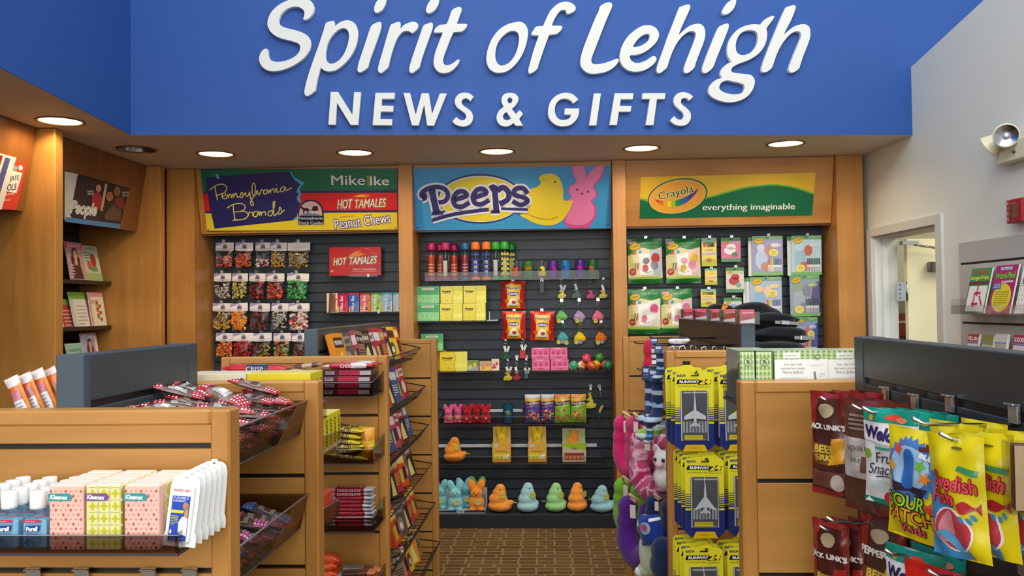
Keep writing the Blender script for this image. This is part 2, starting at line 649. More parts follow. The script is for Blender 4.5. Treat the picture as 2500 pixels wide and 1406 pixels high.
def strip(mb, a, b, z0, z1, th, col, mat='paint'):
    """an upright slab from a to b, its face on the right-hand side when walking from a to b"""
    d = Vector((b[0] - a[0], b[1] - a[1])); L = d.length
    mb.M = Matrix.Translation((a[0], a[1], 0)) @ Matrix.Rotation(math.atan2(d.y, d.x), 4, 'Z')
    mb.box(0, L, 0, th, z0, z1, col, mat)


mb = MB(); mb.poly([(-7, -9, 0), (7, -9, 0), (7, 9, 0), (-7, 9, 0)], '6E5434', 'carpet')
struct(mb, 'floor')

LIGHTS = [(147, 296, 1), (334, 364, 0), (527, 376, 1), (867, 373, 1), (1213, 370, 1), (1566, 362, 1), (1918, 351, 1)]
LP = [atz(px, py, ZS) for px, py, on in LIGHTS]
mb = MB(); mb.at(rx=-90)
LR = 0.112
mb.prism([(FA.x - .004, FA.y + .004), (FB.x, FB.y + .004), (2.28, 6.62), (-3.5, 6.62), (-3.5, -1.5), (FC.x - .004, FC.y)], -(ZS + 0.03), -ZS, 'D2C6BA', 'paint',
         holes=[ell(p.x, p.y, LR, LR, 28) for p in LP])
struct(mb, 'ceiling')

BLUE = '294F94'
fd = (FB - FA).normalized()
FE = FA + fd * 7.6
mb = MB()
strip(mb, FA, FB, ZS + 0.0008, 5.3, 0.12, BLUE)
strip(mb, FB, FE, 3.083, 5.3, 0.12, BLUE)
struct(mb, 'wall_upper_back')
mb = MB(); strip(mb, FC, FA, ZS + 0.0008, 5.3, 0.12, BLUE); struct(mb, 'wall_upper_left')
mb = MB(); mb.box(-3.6, 2.4, 6.6, 6.7, 0, 2.9, '8A7A66', 'paint'); struct(mb, 'wall_back')
mb = MB(); mb.box(-3.6, -3.48, -1.5, 6.6, 0, 2.9, '8A7A66', 'paint'); struct(mb, 'wall_left')

# the pale wall on the door side, running towards the viewer from the back corner
RW0 = Vector((2.266, 6.169, 0)); RWZ = -87.44
RWM = Matrix.Translation(RW0) @ Matrix.Rotation(R(RWZ), 4, 'Z')
WALLC = 'D9D8CE'


def rw(s, y, z):
    return RWM @ Vector((s, y, z))


mb = MB(); mb.M = RWM
mb.prism([(-0.5, 0), (0.121, 0), (0.121, 2.055), (1.026, 2.055), (1.026, 0), (7.8, 0), (7.8, 4.12), (0.74, 3.085), (-0.5, 3.085)], 0, 0.13, WALLC, 'paint')
struct(mb, 'wall_right')

mb = MB(); mb.M = RWM
mb.prism([(0.045, 0), (0.121, 0), (0.121, 2.055), (1.026, 2.055), (1.026, 0), (1.098, 0), (1.098, 2.112), (0.045, 2.112)], -0.018, 0, 'C8C6BF', 'paint')
mb.box(0.121, 0.135, 0, 0.16, 0, 2.055, 'D3D6D2', 'paint')
mb.box(1.012, 1.026, 0, 0.16, 0, 2.055, 'C8C6BE', 'paint')
mb.box(0.135, 1.012, 0, 0.16, 2.041, 2.055, 'B9B7B0', 'paint')
mb.box(0.135, 0.15, 0.05, 0.09, 0, 2.041, 'D3D6D2', 'paint')
struct(mb, 'trim_1')

# the door leaf stands open into the stock room
DH = rw(0.16, 0.175, 0)
d_ = put(None, 'door_1', None, DH, (0, 0, 2.5), kind='structure')
mb = MB()
mb.box(0.02, 0.90, -0.045, 0, 0.01, 2.03, 'E9E3BE', 'paint', 0.002)
mb.box(0.25, 0.26, -0.05, -0.045, 0.2, 1.62, 'A8A48E', 'paint')
for k in range(14):
    mb.box(0.29, 0.62, -0.047, -0.045, 1.52 - k * 0.095, 1.532 - k * 0.095, '55503F', 'paint')
mb.build('door_leaf', d_)
mb = MB(); mb.box(0.16, 0.52, -0.1, -0.045, 1.80, 1.865, 'C9C7BE', 'metal', 0.006); mb.box(0.16, 0.2, -0.102, -0.044, 1.798, 1.867, '4A4A48', 'plastic', 0.004)
mb.build('door_closer', d_)
mb = MB(); mb.tube([(0.42, -0.09, 1.88), (0.4, -0.09, 1.93), (0.04, -0.11, 1.985)], 0.008, 'B9B6AC', 'metal'); mb.box(-0.05, 0.06, -0.14, -0.09, 1.985, 2.01, 'A8A59A', 'metal')
mb.build('closer_arm', d_)
mb = MB(); mb.box(-0.062, 0.012, -0.052, -0.047, 1.60, 1.73, 'A9AAA8', 'metal'); mb.tube([(0.012, -0.052, 1.6), (0.012, -0.052, 1.73)], 0.008, 'B5B6B4', 'metal', 8)
for zz in (1.62, 1.65, 1.68, 1.71):
    mb.ball((-0.035, -0.053, zz), 0.006, '6E6E6C', 'metal', 8, 5)
mb.build('hinge', d_)
mb = MB(); mb.box(0.022, 0.034, -0.047, -0.045, 1.2, 1.33, '8A8878', 'metal'); mb.build('latch_plate', d_)

# the stock room seen through the doorway
mb = MB(); mb.box(2.45, 5.2, 6.95, 7.05, 0, 2.6, 'D9D4B4', 'paint'); struct(mb, 'wall_stock_room')
mb = MB(); mb.box(2.45, 5.2, 4.2, 7.05, 2.6, 2.66, 'D8D6CA', 'paint'); struct(mb, 'ceiling_stock_room')
s_ = thing('stock_shelf', 'dark metal stock shelf with cartons seen through the gap beside the open door', 'shelf', (2.62, 6.6, 0))
mb = MB()
for x in (0, 0.34):
    mb.box(x, x + 0.03, 0, 0.03, 0, 1.75, '2C2A28', 'plastic')
mb.build('upright', s_)
mb = MB()
for z in (0.5, 0.9, 1.3, 1.7):
    mb.box(0, 0.37, 0, 0.3, z, z + 0.02, '3A3733', 'plastic')
mb.build('shelf_board', s_)
for z, h, c, lab in ((1.321, .18, '8C3A2C', 'rust red carton on the stock shelf behind the door'), (.921, .18, '6B5A3C', 'brown carton on the lower board of the stock shelf')):
    mb = MB(); mb.box(0.04, 0.33, 0.04, 0.28, 0, h, c, 'paper', .004); mb.box(.04, .33, .0385, .04, h * .6, h * .7, 'C8B898', 'paper'); mb.build('stored_carton', None, (2.62, 6.6, z), (0, 0, 0), lab, 'carton')
l = bpy.data.lights.new('stock_room_lamp', 'AREA'); l.size = 0.8; l.energy = 16; l.color = (1, 0.93, 0.72)
o = bpy.data.objects.new('stock_room_lamp', l); COL.objects.link(o); o.location = (3.3, 5.4, 2.55)

# ------------------------------------------------------------------ downlights
base_dl = None
names = ['bright recessed downlight over the near magazine bay', 'unlit recessed downlight with chrome inside, in the corner over the magazines',
         'lit downlight over the candy bag bay, nearest the corner pillar', 'lit downlight over the red candy box', 'lit downlight over the middle of the chick sign',
         'lit downlight over the tall pillar between chick sign and crayon sign', 'lit downlight nearest the pale wall']
for (px, py, on), p, lab in zip(LIGHTS, LP, names):
    t = thing('recessed_downlight', lab, 'downlight', p, group='recessed ceiling downlights')
    mb = MB()
    mb.lathe([(LR - 0.004, 0.002), (LR + 0.004, -0.006), (LR + 0.014, -0.005), (LR + 0.016, 0)], '5E4A38' if on else '8C7B66', 'metal' if not on else 'plastic', 32)
    mb.build('trim_ring', t)
    mb = MB()
    mb.lathe([(LR - 0.004, 0.002), (0.098, 0.05), (0.085, 0.1), (0.072, 0.14)], 'A49C86' if on else '8E8E90', 'gloss' if on else 'metal', 32)
    mb.build('reflector', t)
    mb = MB(); mb.lathe([(0.0, 0.139), (0.072, 0.14)], 'FFF2C8' if on else '5A5A5C', 'lamp_glow' if on else 'gloss', 24, False); mb.build('lamp', t)
    if not on:
        mb = MB()
        for k in range(3):
            a = R(30 + 120 * k); mb.ball((0.05 * math.cos(a), 0.05 * math.sin(a), 0.1), (0.02, 0.02, 0.025), 'C9C9CC', 'metal', 10, 8)
        mb.build('bulb', t)
    else:
        l = bpy.data.lights.new('downlight_lamp', 'POINT'); l.energy = 13; l.color = (1.0, 0.80, 0.52); l.shadow_soft_size = 0.035
        o = bpy.data.objects.new('downlight_lamp', l); COL.objects.link(o); o.location = p + Vector((0, 0, 0.06))

# ------------------------------------------------------------------ the raised letters of the shop sign
K = 1
FRZ = math.degrees(math.atan2(fd.y, fd.x))
FM = Matrix.Translation(FA) @ Matrix.Rotation(R(FRZ), 4, 'Z')
FMI = FM.inverted()


def fp(px, py):
    q = FMI @ on_plane(px, py, FA, FB)
    return (q.x, q.z)


def conv(pts, off, smooth):
    P = spline(pts, 4) if smooth else [(p[0], p[1]) for p in pts]
    return [fp(off + p[0] / 3.5686, p[1] / 3.5686) for p in P]


def letter(lab, off, loops, smooth=True, holes=()):
    """loops and holes in the coordinates they were measured in; each letter is one cut-out standing off the wall"""
    LL = [conv(l, off, smooth) for l in loops]
    HH = [conv(h, off, smooth) for h in holes]
    cx = sum(p[0] for p in LL[0]) / len(LL[0]); cz = min(p[1] for p in LL[0])
    mb = MB()
    for i, l in enumerate(LL):
        mb.prism([(p[0] - cx, p[1] - cz) for p in l], -0.036, -0.004, 'D6D4CE', 'paint', holes=[[(p[0] - cx, p[1] - cz) for p in h] for h in HH] if i == 0 else (), side='E4E8EE')
    mb.build('sign_letter', None, FM @ Vector((cx, 0, cz)), (0, 0, FRZ), lab, 'letter', 'raised white letters of the shop sign')


A_, B_ = 600, 1300
S_ = 'white slanted script letter '
letter(S_ + 'S that starts the upper line of the sign', A_, [[(510, 180), (520, 150), (515, 110), (480, 82), (430, 75), (370, 95), (320, 140), (300, 190), (302, 215), (325, 245), (380, 265), (460, 285), (530, 315), (568, 355), (577, 395), (565, 450), (520, 515), (450, 570), (370, 610), (300, 630), (240, 635), (190, 622), (150, 590), (130, 545), (130, 510), (145, 470), (170, 445), (190, 440), (205, 448), (208, 470), (210, 500), (228, 535), (265, 552), (310, 553), (370, 540), (430, 512), (470, 475), (483, 440), (480, 410), (460, 390), (400, 370), (320, 350), (265, 325), (225, 290), (205, 250), (200, 220), (210, 170), (240, 115), (300, 60), (380, 20), (450, 7), (520, 5), (570, 22), (600, 60), (606, 90), (595, 130), (565, 170), (535, 187), (518, 188)]])
letter(S_ + 'p with a long tail, second in the sign', A_, [[(703, 225), (720, 210), (755, 200), (775, 200), (782, 212), (780, 248, 1), (830, 210), (880, 195), (920, 198), (960, 225), (982, 275), (984, 330), (968, 410), (930, 490), (870, 565), (800, 620), (740, 637), (700, 630), (675, 615), (663, 602, 1), (645, 660), (630, 720), (618, 790), (608, 808), (570, 838), (545, 849), (530, 845), (520, 820), (525, 780), (550, 680), (590, 560), (640, 420), (680, 300)]],
       holes=[[(860, 262), (890, 275), (905, 310), (905, 350), (893, 410), (865, 480), (825, 535), (785, 562), (750, 570), (725, 558), (708, 525), (706, 480), (715, 420), (735, 365), (770, 315), (820, 272)]])
I1 = [(1098, 245), (1110, 232), (1150, 212), (1175, 208), (1186, 220), (1183, 260), (1165, 320), (1130, 420), (1100, 500), (1078, 570), (1070, 600), (1030, 632), (1000, 644), (983, 635), (980, 610), (990, 560), (1020, 470), (1060, 350), (1085, 275)]
D1 = [(1233, -10), (1225, 40), (1200, 95), (1165, 122), (1138, 128), (1126, 115), (1125, 80), (1140, 40), (1170, 5), (1200, -25), (1225, -35)]
letter(S_ + 'i with its leaf-shaped dot, between p and r', A_, [I1, D1])
letter(S_ + 'r between the two dotted letters of the first word', A_, [[(1265, 240), (1290, 222), (1330, 208), (1348, 212), (1353, 230), (1343, 272, 1), (1390, 230), (1440, 210), (1475, 208), (1500, 222), (1505, 245), (1490, 275), (1460, 300), (1447, 303), (1430, 290), (1400, 285), (1370, 295), (1335, 330), (1305, 390), (1275, 480), (1255, 560), (1245, 598), (1215, 628), (1185, 650), (1165, 643), (1157, 620), (1165, 570), (1195, 470), (1235, 330)]])
letter(S_ + 'i with its dot, just before the crossed t', A_, [[(1548, 245), (1575, 228), (1610, 214), (1627, 218), (1632, 240), (1620, 290), (1580, 400), (1545, 500), (1525, 565), (1515, 600), (1480, 632), (1450, 650), (1432, 642), (1427, 620), (1435, 575), (1465, 480), (1510, 350)],
       [(1687, 10), (1680, 50), (1655, 95), (1620, 125), (1590, 132), (1575, 120), (1573, 95), (1590, 50), (1620, 10), (1655, -20), (1680, -25)]])
letter(S_ + 't with a crossbar, last of the first word', A_, [[(1790, 122), (1810, 95), (1850, 80), (1870, 80), (1880, 95), (1878, 115), (1850, 190), (1837, 224, 1), (1915, 226), (1928, 235), (1915, 262), (1885, 288), (1870, 292), (1810, 296, 1), (1785, 350), (1750, 440), (1725, 510), (1720, 550), (1735, 578), (1765, 582), (1805, 565), (1840, 538), (1858, 533), (1862, 545), (1845, 580), (1800, 625), (1755, 647), (1710, 650), (1670, 632), (1643, 590), (1638, 550), (1650, 480), (1680, 395), (1718, 298, 1), (1650, 300), (1642, 290), (1655, 262), (1690, 235), (1710, 232), (1750, 228, 1), (1770, 180)]])
letter(S_ + 'o that starts the short middle word', A_, [[(2360, 208), (2400, 210), (2435, 235), (2453, 280), (2453, 330), (2440, 400), (2405, 490), (2350, 570), (2280, 630), (2210, 648), (2160, 640), (2120, 610), (2098, 560), (2095, 510), (2108, 440), (2145, 350), (2205, 275), (2280, 228)]],
       holes=[[(2330, 285), (2365, 300), (2377, 335), (2375, 380), (2360, 450), (2330, 515), (2285, 565), (2230, 586), (2200, 575), (2178, 540), (2172, 495), (2180, 430), (2205, 370), (2250, 318), (2295, 290)]])
letter(S_ + 'f that ends the short middle word', B_, [[(87, 243, 1), (110, 190), (145, 120), (190, 70), (240, 40), (285, 33), (325, 40), (360, 65), (370, 90), (360, 112), (330, 130), (300, 138), (290, 130), (285, 110), (265, 102), (235, 112), (205, 150), (180, 195), (163, 240, 1), (240, 242), (253, 255), (245, 275), (215, 305), (200, 312), (140, 320, 1), (110, 400), (75, 500), (50, 575), (42, 605), (20, 630), (-25, 655), (-40, 640), (-38, 610), (-25, 560), (0, 470), (30, 380), (50, 325, 1), (-5, 322), (-12, 305), (0, 285), (20, 255), (40, 246)]])
letter(S_ + 'L that starts the last word', B_, [[(570, 110), (580, 75), (610, 52), (650, 38), (675, 42), (684, 60), (680, 90), (640, 180), (600, 280), (550, 410), (515, 500), (505, 540), (512, 565), (535, 573), (590, 570), (660, 550), (720, 527), (738, 530), (742, 545), (725, 575), (680, 615), (620, 642), (560, 653), (500, 655), (455, 638), (420, 600), (410, 560), (415, 510), (445, 410), (500, 270), (545, 160)]])
letter(S_ + 'e in the last word', B_, [[(847, 494), (900, 490), (960, 470), (1020, 430), (1065, 385), (1088, 340), (1088, 300), (1065, 262), (1025, 240), (985, 236), (940, 245), (880, 280), (820, 335), (775, 405), (755, 470), (752, 530), (770, 580), (810, 618), (860, 636), (910, 637), (970, 622), (1030, 585), (1065, 545), (1068, 520), (1055, 505), (1035, 505), (1010, 520), (970, 545), (920, 562), (880, 560), (850, 540), (838, 512)]],
       holes=[[(865, 427, 1), (880, 395), (910, 355), (950, 322), (985, 310), (1005, 315), (1010, 340), (995, 370), (960, 400), (915, 420)]])
H_ = [(1263, 90), (1280, 75), (1330, 58), (1352, 58), (1360, 72), (1355, 100), (1320, 180), (1285, 255), (1260, 322, 1), (1310, 275), (1360, 240), (1410, 225), (1445, 225), (1475, 245), (1490, 285), (1490, 330), (1475, 390), (1440, 480), (1410, 560), (1398, 600), (1370, 630), (1335, 650), (1312, 645), (1306, 625), (1315, 580), (1345, 500), (1385, 400), (1408, 330), (1405, 300), (1380, 287), (1345, 293), (1300, 325), (1250, 385), (1210, 460), (1180, 540), (1160, 600), (1130, 630), (1100, 650), (1078, 645), (1070, 620), (1080, 575), (1115, 480), (1165, 340), (1220, 200)]
letter(S_ + 'h in the middle of the last word', B_, [H_])
letter(S_ + 'i with its dot, in the last word before the looped g', B_, [[(1605, 255), (1625, 240), (1665, 224), (1688, 222), (1695, 240), (1688, 275), (1655, 360), (1610, 470), (1575, 560), (1558, 600), (1530, 630), (1495, 650), (1472, 645), (1464, 620), (1475, 575), (1510, 480), (1560, 355), (1590, 285)],
       [(1740, 10), (1757, 15), (1755, 50), (1735, 95), (1700, 130), (1665, 143), (1645, 140), (1638, 118), (1650, 85), (1680, 45), (1710, 22)]])
letter(S_ + 'g with a double loop and an ear', B_, [[(1970, 232, 1), (1990, 200), (2030, 172), (2065, 157), (2085, 157), (2085, 172), (2060, 210), (2022, 262), (2027, 300), (2022, 360), (2000, 420), (1955, 480), (1880, 530), (1790, 565), (1740, 590), (1718, 615), (1722, 640), (1755, 650), (1850, 660), (1890, 670), (1915, 700), (1918, 745), (1895, 805), (1845, 860), (1775, 893), (1700, 903), (1630, 893), (1560, 865), (1525, 830), (1520, 790), (1540, 745), (1585, 708), (1640, 690, 1), (1622, 665), (1625, 630), (1650, 595), (1690, 565), (1718, 555, 1), (1690, 510), (1680, 460), (1690, 390), (1720, 330), (1770, 275), (1840, 240), (1910, 228)]],
       holes=[[(1880, 278), (1925, 288), (1945, 320), (1945, 370), (1925, 425), (1880, 475), (1825, 494), (1785, 488), (1760, 460), (1755, 410), (1765, 360), (1795, 310), (1835, 285)],
              [(1680, 713), (1730, 722), (1800, 738), (1828, 755), (1830, 785), (1810, 820), (1770, 833), (1720, 833), (1660, 820), (1620, 795), (1613, 765), (1635, 730)]])
letter(S_ + 'h that ends the upper line', B_, [[(2185, 90), (2200, 78), (2245, 64), (2268, 66), (2274, 80), (2265, 115), (2230, 200), (2190, 275), (2172, 320, 1), (2220, 275), (2270, 243), (2325, 228), (2360, 230), (2390, 250), (2400, 290), (2398, 340), (2380, 400), (2340, 500), (2315, 575), (2305, 605), (2280, 630), (2245, 646), (2222, 640), (2213, 615), (2225, 575), (2255, 495), (2295, 400), (2320, 335), (2315, 300), (2290, 288), (2250, 298), (2205, 335), (2155, 400), (2115, 475), (2085, 560), (2070, 600), (2040, 630), (2010, 643), (1985, 640), (1978, 618), (1988, 570), (2025, 470), (2075, 345), (2135, 200)]])
C_ = 'white block capital '
letter(C_ + 'N that starts the lower line', A_, [[(748, 814), (812, 814), (935, 1010), (950, 816), (1010, 816), (985, 1099), (920, 1099), (802, 908), (789, 1098), (728, 1096)]], False)
letter(C_ + 'E in the lower line', A_, [[(1135, 821), (1303, 821), (1300, 873), (1192, 872), (1187, 932), (1291, 934), (1288, 984), (1182, 982), (1175, 1048), (1280, 1049), (1277, 1103), (1110, 1101)]], False)
letter(C_ + 'W in the lower line', A_, [[(1377, 822), (1435, 823), (1483, 1010), (1535, 825), (1597, 825), (1625, 1003), (1692, 827), (1752, 828), (1640, 1106), (1582, 1104), (1556, 925), (1508, 1104), (1450, 1103)]], False)
letter(C_ + 'S just before the ampersand', A_, [[(1984, 855, 1), (1955, 893, 1), (1935, 872), (1910, 868), (1888, 880), (1880, 905), (1895, 930), (1930, 955), (1965, 985), (1978, 1020), (1975, 1060), (1950, 1095), (1905, 1112), (1860, 1108), (1820, 1090), (1802, 1065, 1), (1835, 1030, 1), (1858, 1050), (1885, 1060), (1910, 1050), (1920, 1025), (1910, 1000), (1880, 975), (1840, 945), (1822, 905), (1828, 865), (1860, 830), (1905, 819), (1950, 828)]])
letter('white block ampersand in the lower line', A_, [[(2412, 1106, 1), (2350, 1106, 1), (2330, 1083, 1), (2295, 1105), (2255, 1112), (2215, 1100), (2188, 1065), (2184, 1020), (2205, 975), (2245, 942, 1), (2228, 905), (2228, 865), (2250, 833), (2295, 821), (2340, 828), (2368, 855), (2370, 890), (2350, 925), (2315, 960, 1), (2350, 1005, 1), (2383, 970, 1), (2412, 1003, 1), (2378, 1047, 1)]],
       holes=[[(2310, 1042, 1), (2268, 985, 1), (2245, 1005), (2238, 1030), (2250, 1052), (2275, 1060)], [(2290, 915, 1), (2278, 890), (2282, 868), (2298, 860), (2315, 868), (2320, 888), (2308, 908)]])
letter(C_ + 'G after the ampersand', B_, [[(393, 878, 1), (350, 913, 1), (330, 890), (295, 873), (255, 872), (215, 895), (192, 940), (190, 985), (205, 1030), (240, 1055), (280, 1055), (315, 1040), (332, 1010, 1), (272, 1008, 1), (276, 957, 1), (400, 957, 1), (395, 1010), (370, 1060), (325, 1098), (270, 1111), (215, 1105), (165, 1075), (135, 1025), (132, 965), (150, 900), (195, 850), (250, 825), (300, 821), (350, 838)]])
letter(C_ + 'I in the lower line', B_, [[(528, 827), (588, 827), (548, 1103), (486, 1103)]], False)
letter(C_ + 'F in the lower line', B_, [[(708, 825), (870, 825), (863, 876), (760, 876), (751, 934), (852, 934), (845, 984), (743, 984), (726, 1099), (663, 1099)]], False)
letter(C_ + 'T in the lower line', B_, [[(948, 824), (1145, 824), (1140, 875), (1073, 875), (1043, 1100), (977, 1100), (1012, 874), (945, 874)]], False)
letter(C_ + 'S that ends the lower line', B_, [[(1387, 853, 1), (1352, 890, 1), (1335, 870), (1310, 864), (1288, 875), (1280, 900), (1290, 922), (1325, 950), (1358, 985), (1367, 1020), (1360, 1060), (1330, 1095), (1285, 1106), (1240, 1100), (1205, 1080), (1186, 1060, 1), (1222, 1022, 1), (1245, 1045), (1270, 1054), (1295, 1045), (1305, 1020), (1295, 990), (1265, 965), (1230, 930), (1218, 895), (1225, 855), (1255, 825), (1305, 815), (1350, 828)]])
# ================================================================== display bays against the back wall
YF, YB = 6.10, 6.46
BAYX = [(-2.652, -1.123), (-1.017, 0.443), (0.540, 2.040)]
PIL = [(-2.862, -2.652, 'wide wooden pillar in the corner next to the magazine bays'), (-1.123, -1.017, 'slim wooden pillar between the candy bags and the chick sign'),
       (0.443, 0.540, 'slim wooden pillar between the chick sign and the crayon sign'), (2.040, 2.227, 'wide wooden pillar next to the pale wall')]
for x0, x1, lab in PIL:
    mb = MB(); mb.box(0, x1 - x0, 0, 0.42, 0, ZS - 0.002, 'C08A4A', 'wood', 0.003)
    mb.build('wooden_pillar', None, (x0, YF, 0), (0, 0, 0), lab, 'pillar', 'wooden pillars of the wall displays')
mb = MB(); mb.box(-3.0, -2.864, 6.18, 6.5, 0, ZS, '7E4F26', 'wood_dark'); struct(mb, 'trim_2')

SLAT = '2E363E'


def slatwall(mb, w, z0, z1, pitch=0.0762, phase=0.0):
    mb.box(0, w, 0.014, 0.03, z0, z1, '14171B', 'laminate')
    z = z0 + phase - pitch
    while z < z1:
        a, b = max(z + 0.0055, z0), min(z + pitch - 0.0055, z1)
        if b - a > 0.004:
            mb.box(0, w, 0, 0.016, a, b, SLAT, 'laminate', 0.0015)
        z += pitch


HDR = []
HZ0, HZ1, HY0, HY1 = 2.172, ZS - 0.004, 6.225, 6.125
HTH = math.degrees(math.atan2(HY0 - HY1, HZ1 - HZ0))
HL = math.hypot(HY0 - HY1, HZ1 - HZ0)
blab = ['dark slatwall bay of candy bags under the brands sign', 'dark slatwall bay under the chick sign', 'dark slatwall bay of colouring sets under the crayon sign']
for i, (x0, x1) in enumerate(BAYX):
    t = thing('slatwall_bay', blab[i], 'display bay', (x0, YF, 0), group='slatwall bays on the back wall')
    w = x1 - x0
    mb = MB(); slatwall(mb, w, 0.10, 2.6, 0.0762, 0.021)
    mb.build('slat_panel', t, (0, YB - YF, 0))
    mb = MB(); mb.box(0.001, w - 0.001, -0.03, YB - YF, 0, 0.10, '23262A', 'laminate', 0.003); mb.build('base_plinth', t)
    mb = MB(); mb.box(0.002, w - 0.002, 0, 0.02, 0, HL, 'B58045', 'wood_flat', 0.002)
    mb.build('header_board', t, (0, HY0 - YF, HZ0), (HTH, 0, 0))
    mb = MB(); mb.box(0.001, w - 0.001, 0.0, 0.018, 0, 0.02, '6B4526', 'wood_dark'); mb.build('header_rail', t, (0, HY0 - YF + 0.024, HZ0 - 0.012))


class Art:
    """turns pixels measured in a zoomed view of the photograph into places on the flat surface y = 0 of frame M"""

    def __init__(s, M, ox, oy, sc):
        s.M = M; s.I = M.inverted(); s.ox = ox; s.oy = oy; s.sc = sc
        s.e = s.I @ EYE

    def __call__(s, x, y):
        d = ray(s.ox + x / s.sc, s.oy + y / s.sc)
        d = s.I.to_3x3() @ d
        q = s.e + d * (-s.e.y / d.y)
        return (q.x, q.z)

    def P(s, pts):
        return [s(p[0], p[1]) for p in pts]

    def S(s, pts, n=4):
        return s.P(spline(pts, n))

    def k(s, x, y):     # metres per measured pixel
        a, b = s(x, y), s(x + 10, y)
        return math.hypot(a[0] - b[0], a[1] - b[1]) / 10

    def text(s, mb, body, x0, y0, x1, y1, col, e=1, rot=0, off=0, shear=0, sl=0.0, mat='paper'):
        cx, cy = (x0 + x1) / 2, (y0 + y1) / 2
        c = s(cx, cy); a = s(x0, cy); b = s(x1, cy); u = s(cx, y0); v = s(cx, y1)
        w = math.hypot(b[0] - a[0], b[1] - a[1]); h = math.hypot(u[0] - v[0], u[1] - v[1])
        mb.text(body, c[0], c[1], w, h, col, e, rot + math.degrees(math.atan2(b[1] - a[1], b[0] - a[0])), off, shear, mat, sl)

    def stroke(s, mb, pts, w, col, e=1, mat='paper', n=5):
        mb.stroke(s.P(pts), w * s.k(*pts[0][:2]), col, e, mat, n)


def poster(M, corners, art, name, label, cat, fn, base, th=0.004, mat='gloss', group=None):
    """a printed sheet lying on the plane of M; corners in measured pixels"""
    mb = MB()
    q = art.P(corners)
    mb.prism(q, -th, 0, base, mat)
    mb.M = Matrix.Translation((0, -th, 0))
    fn(mb, art)
    me = mb.mesh(name)
    c = Vector((sum(p[0] for p in q) / len(q), 0, min(p[1] for p in q)))
    me.transform(Matrix.Translation(-c))
    o = put(me, name, None, (0, 0, 0), (0, 0, 0), label, cat, group)
    o.matrix_world = M @ Matrix.Translation(c)
    return o


def hdr_frame(x0):
    return Matrix.Translation((x0, HY0, HZ0)) @ Matrix.Rotation(R(HTH), 4, 'X') @ Matrix.Translation((0, -0.001, 0))


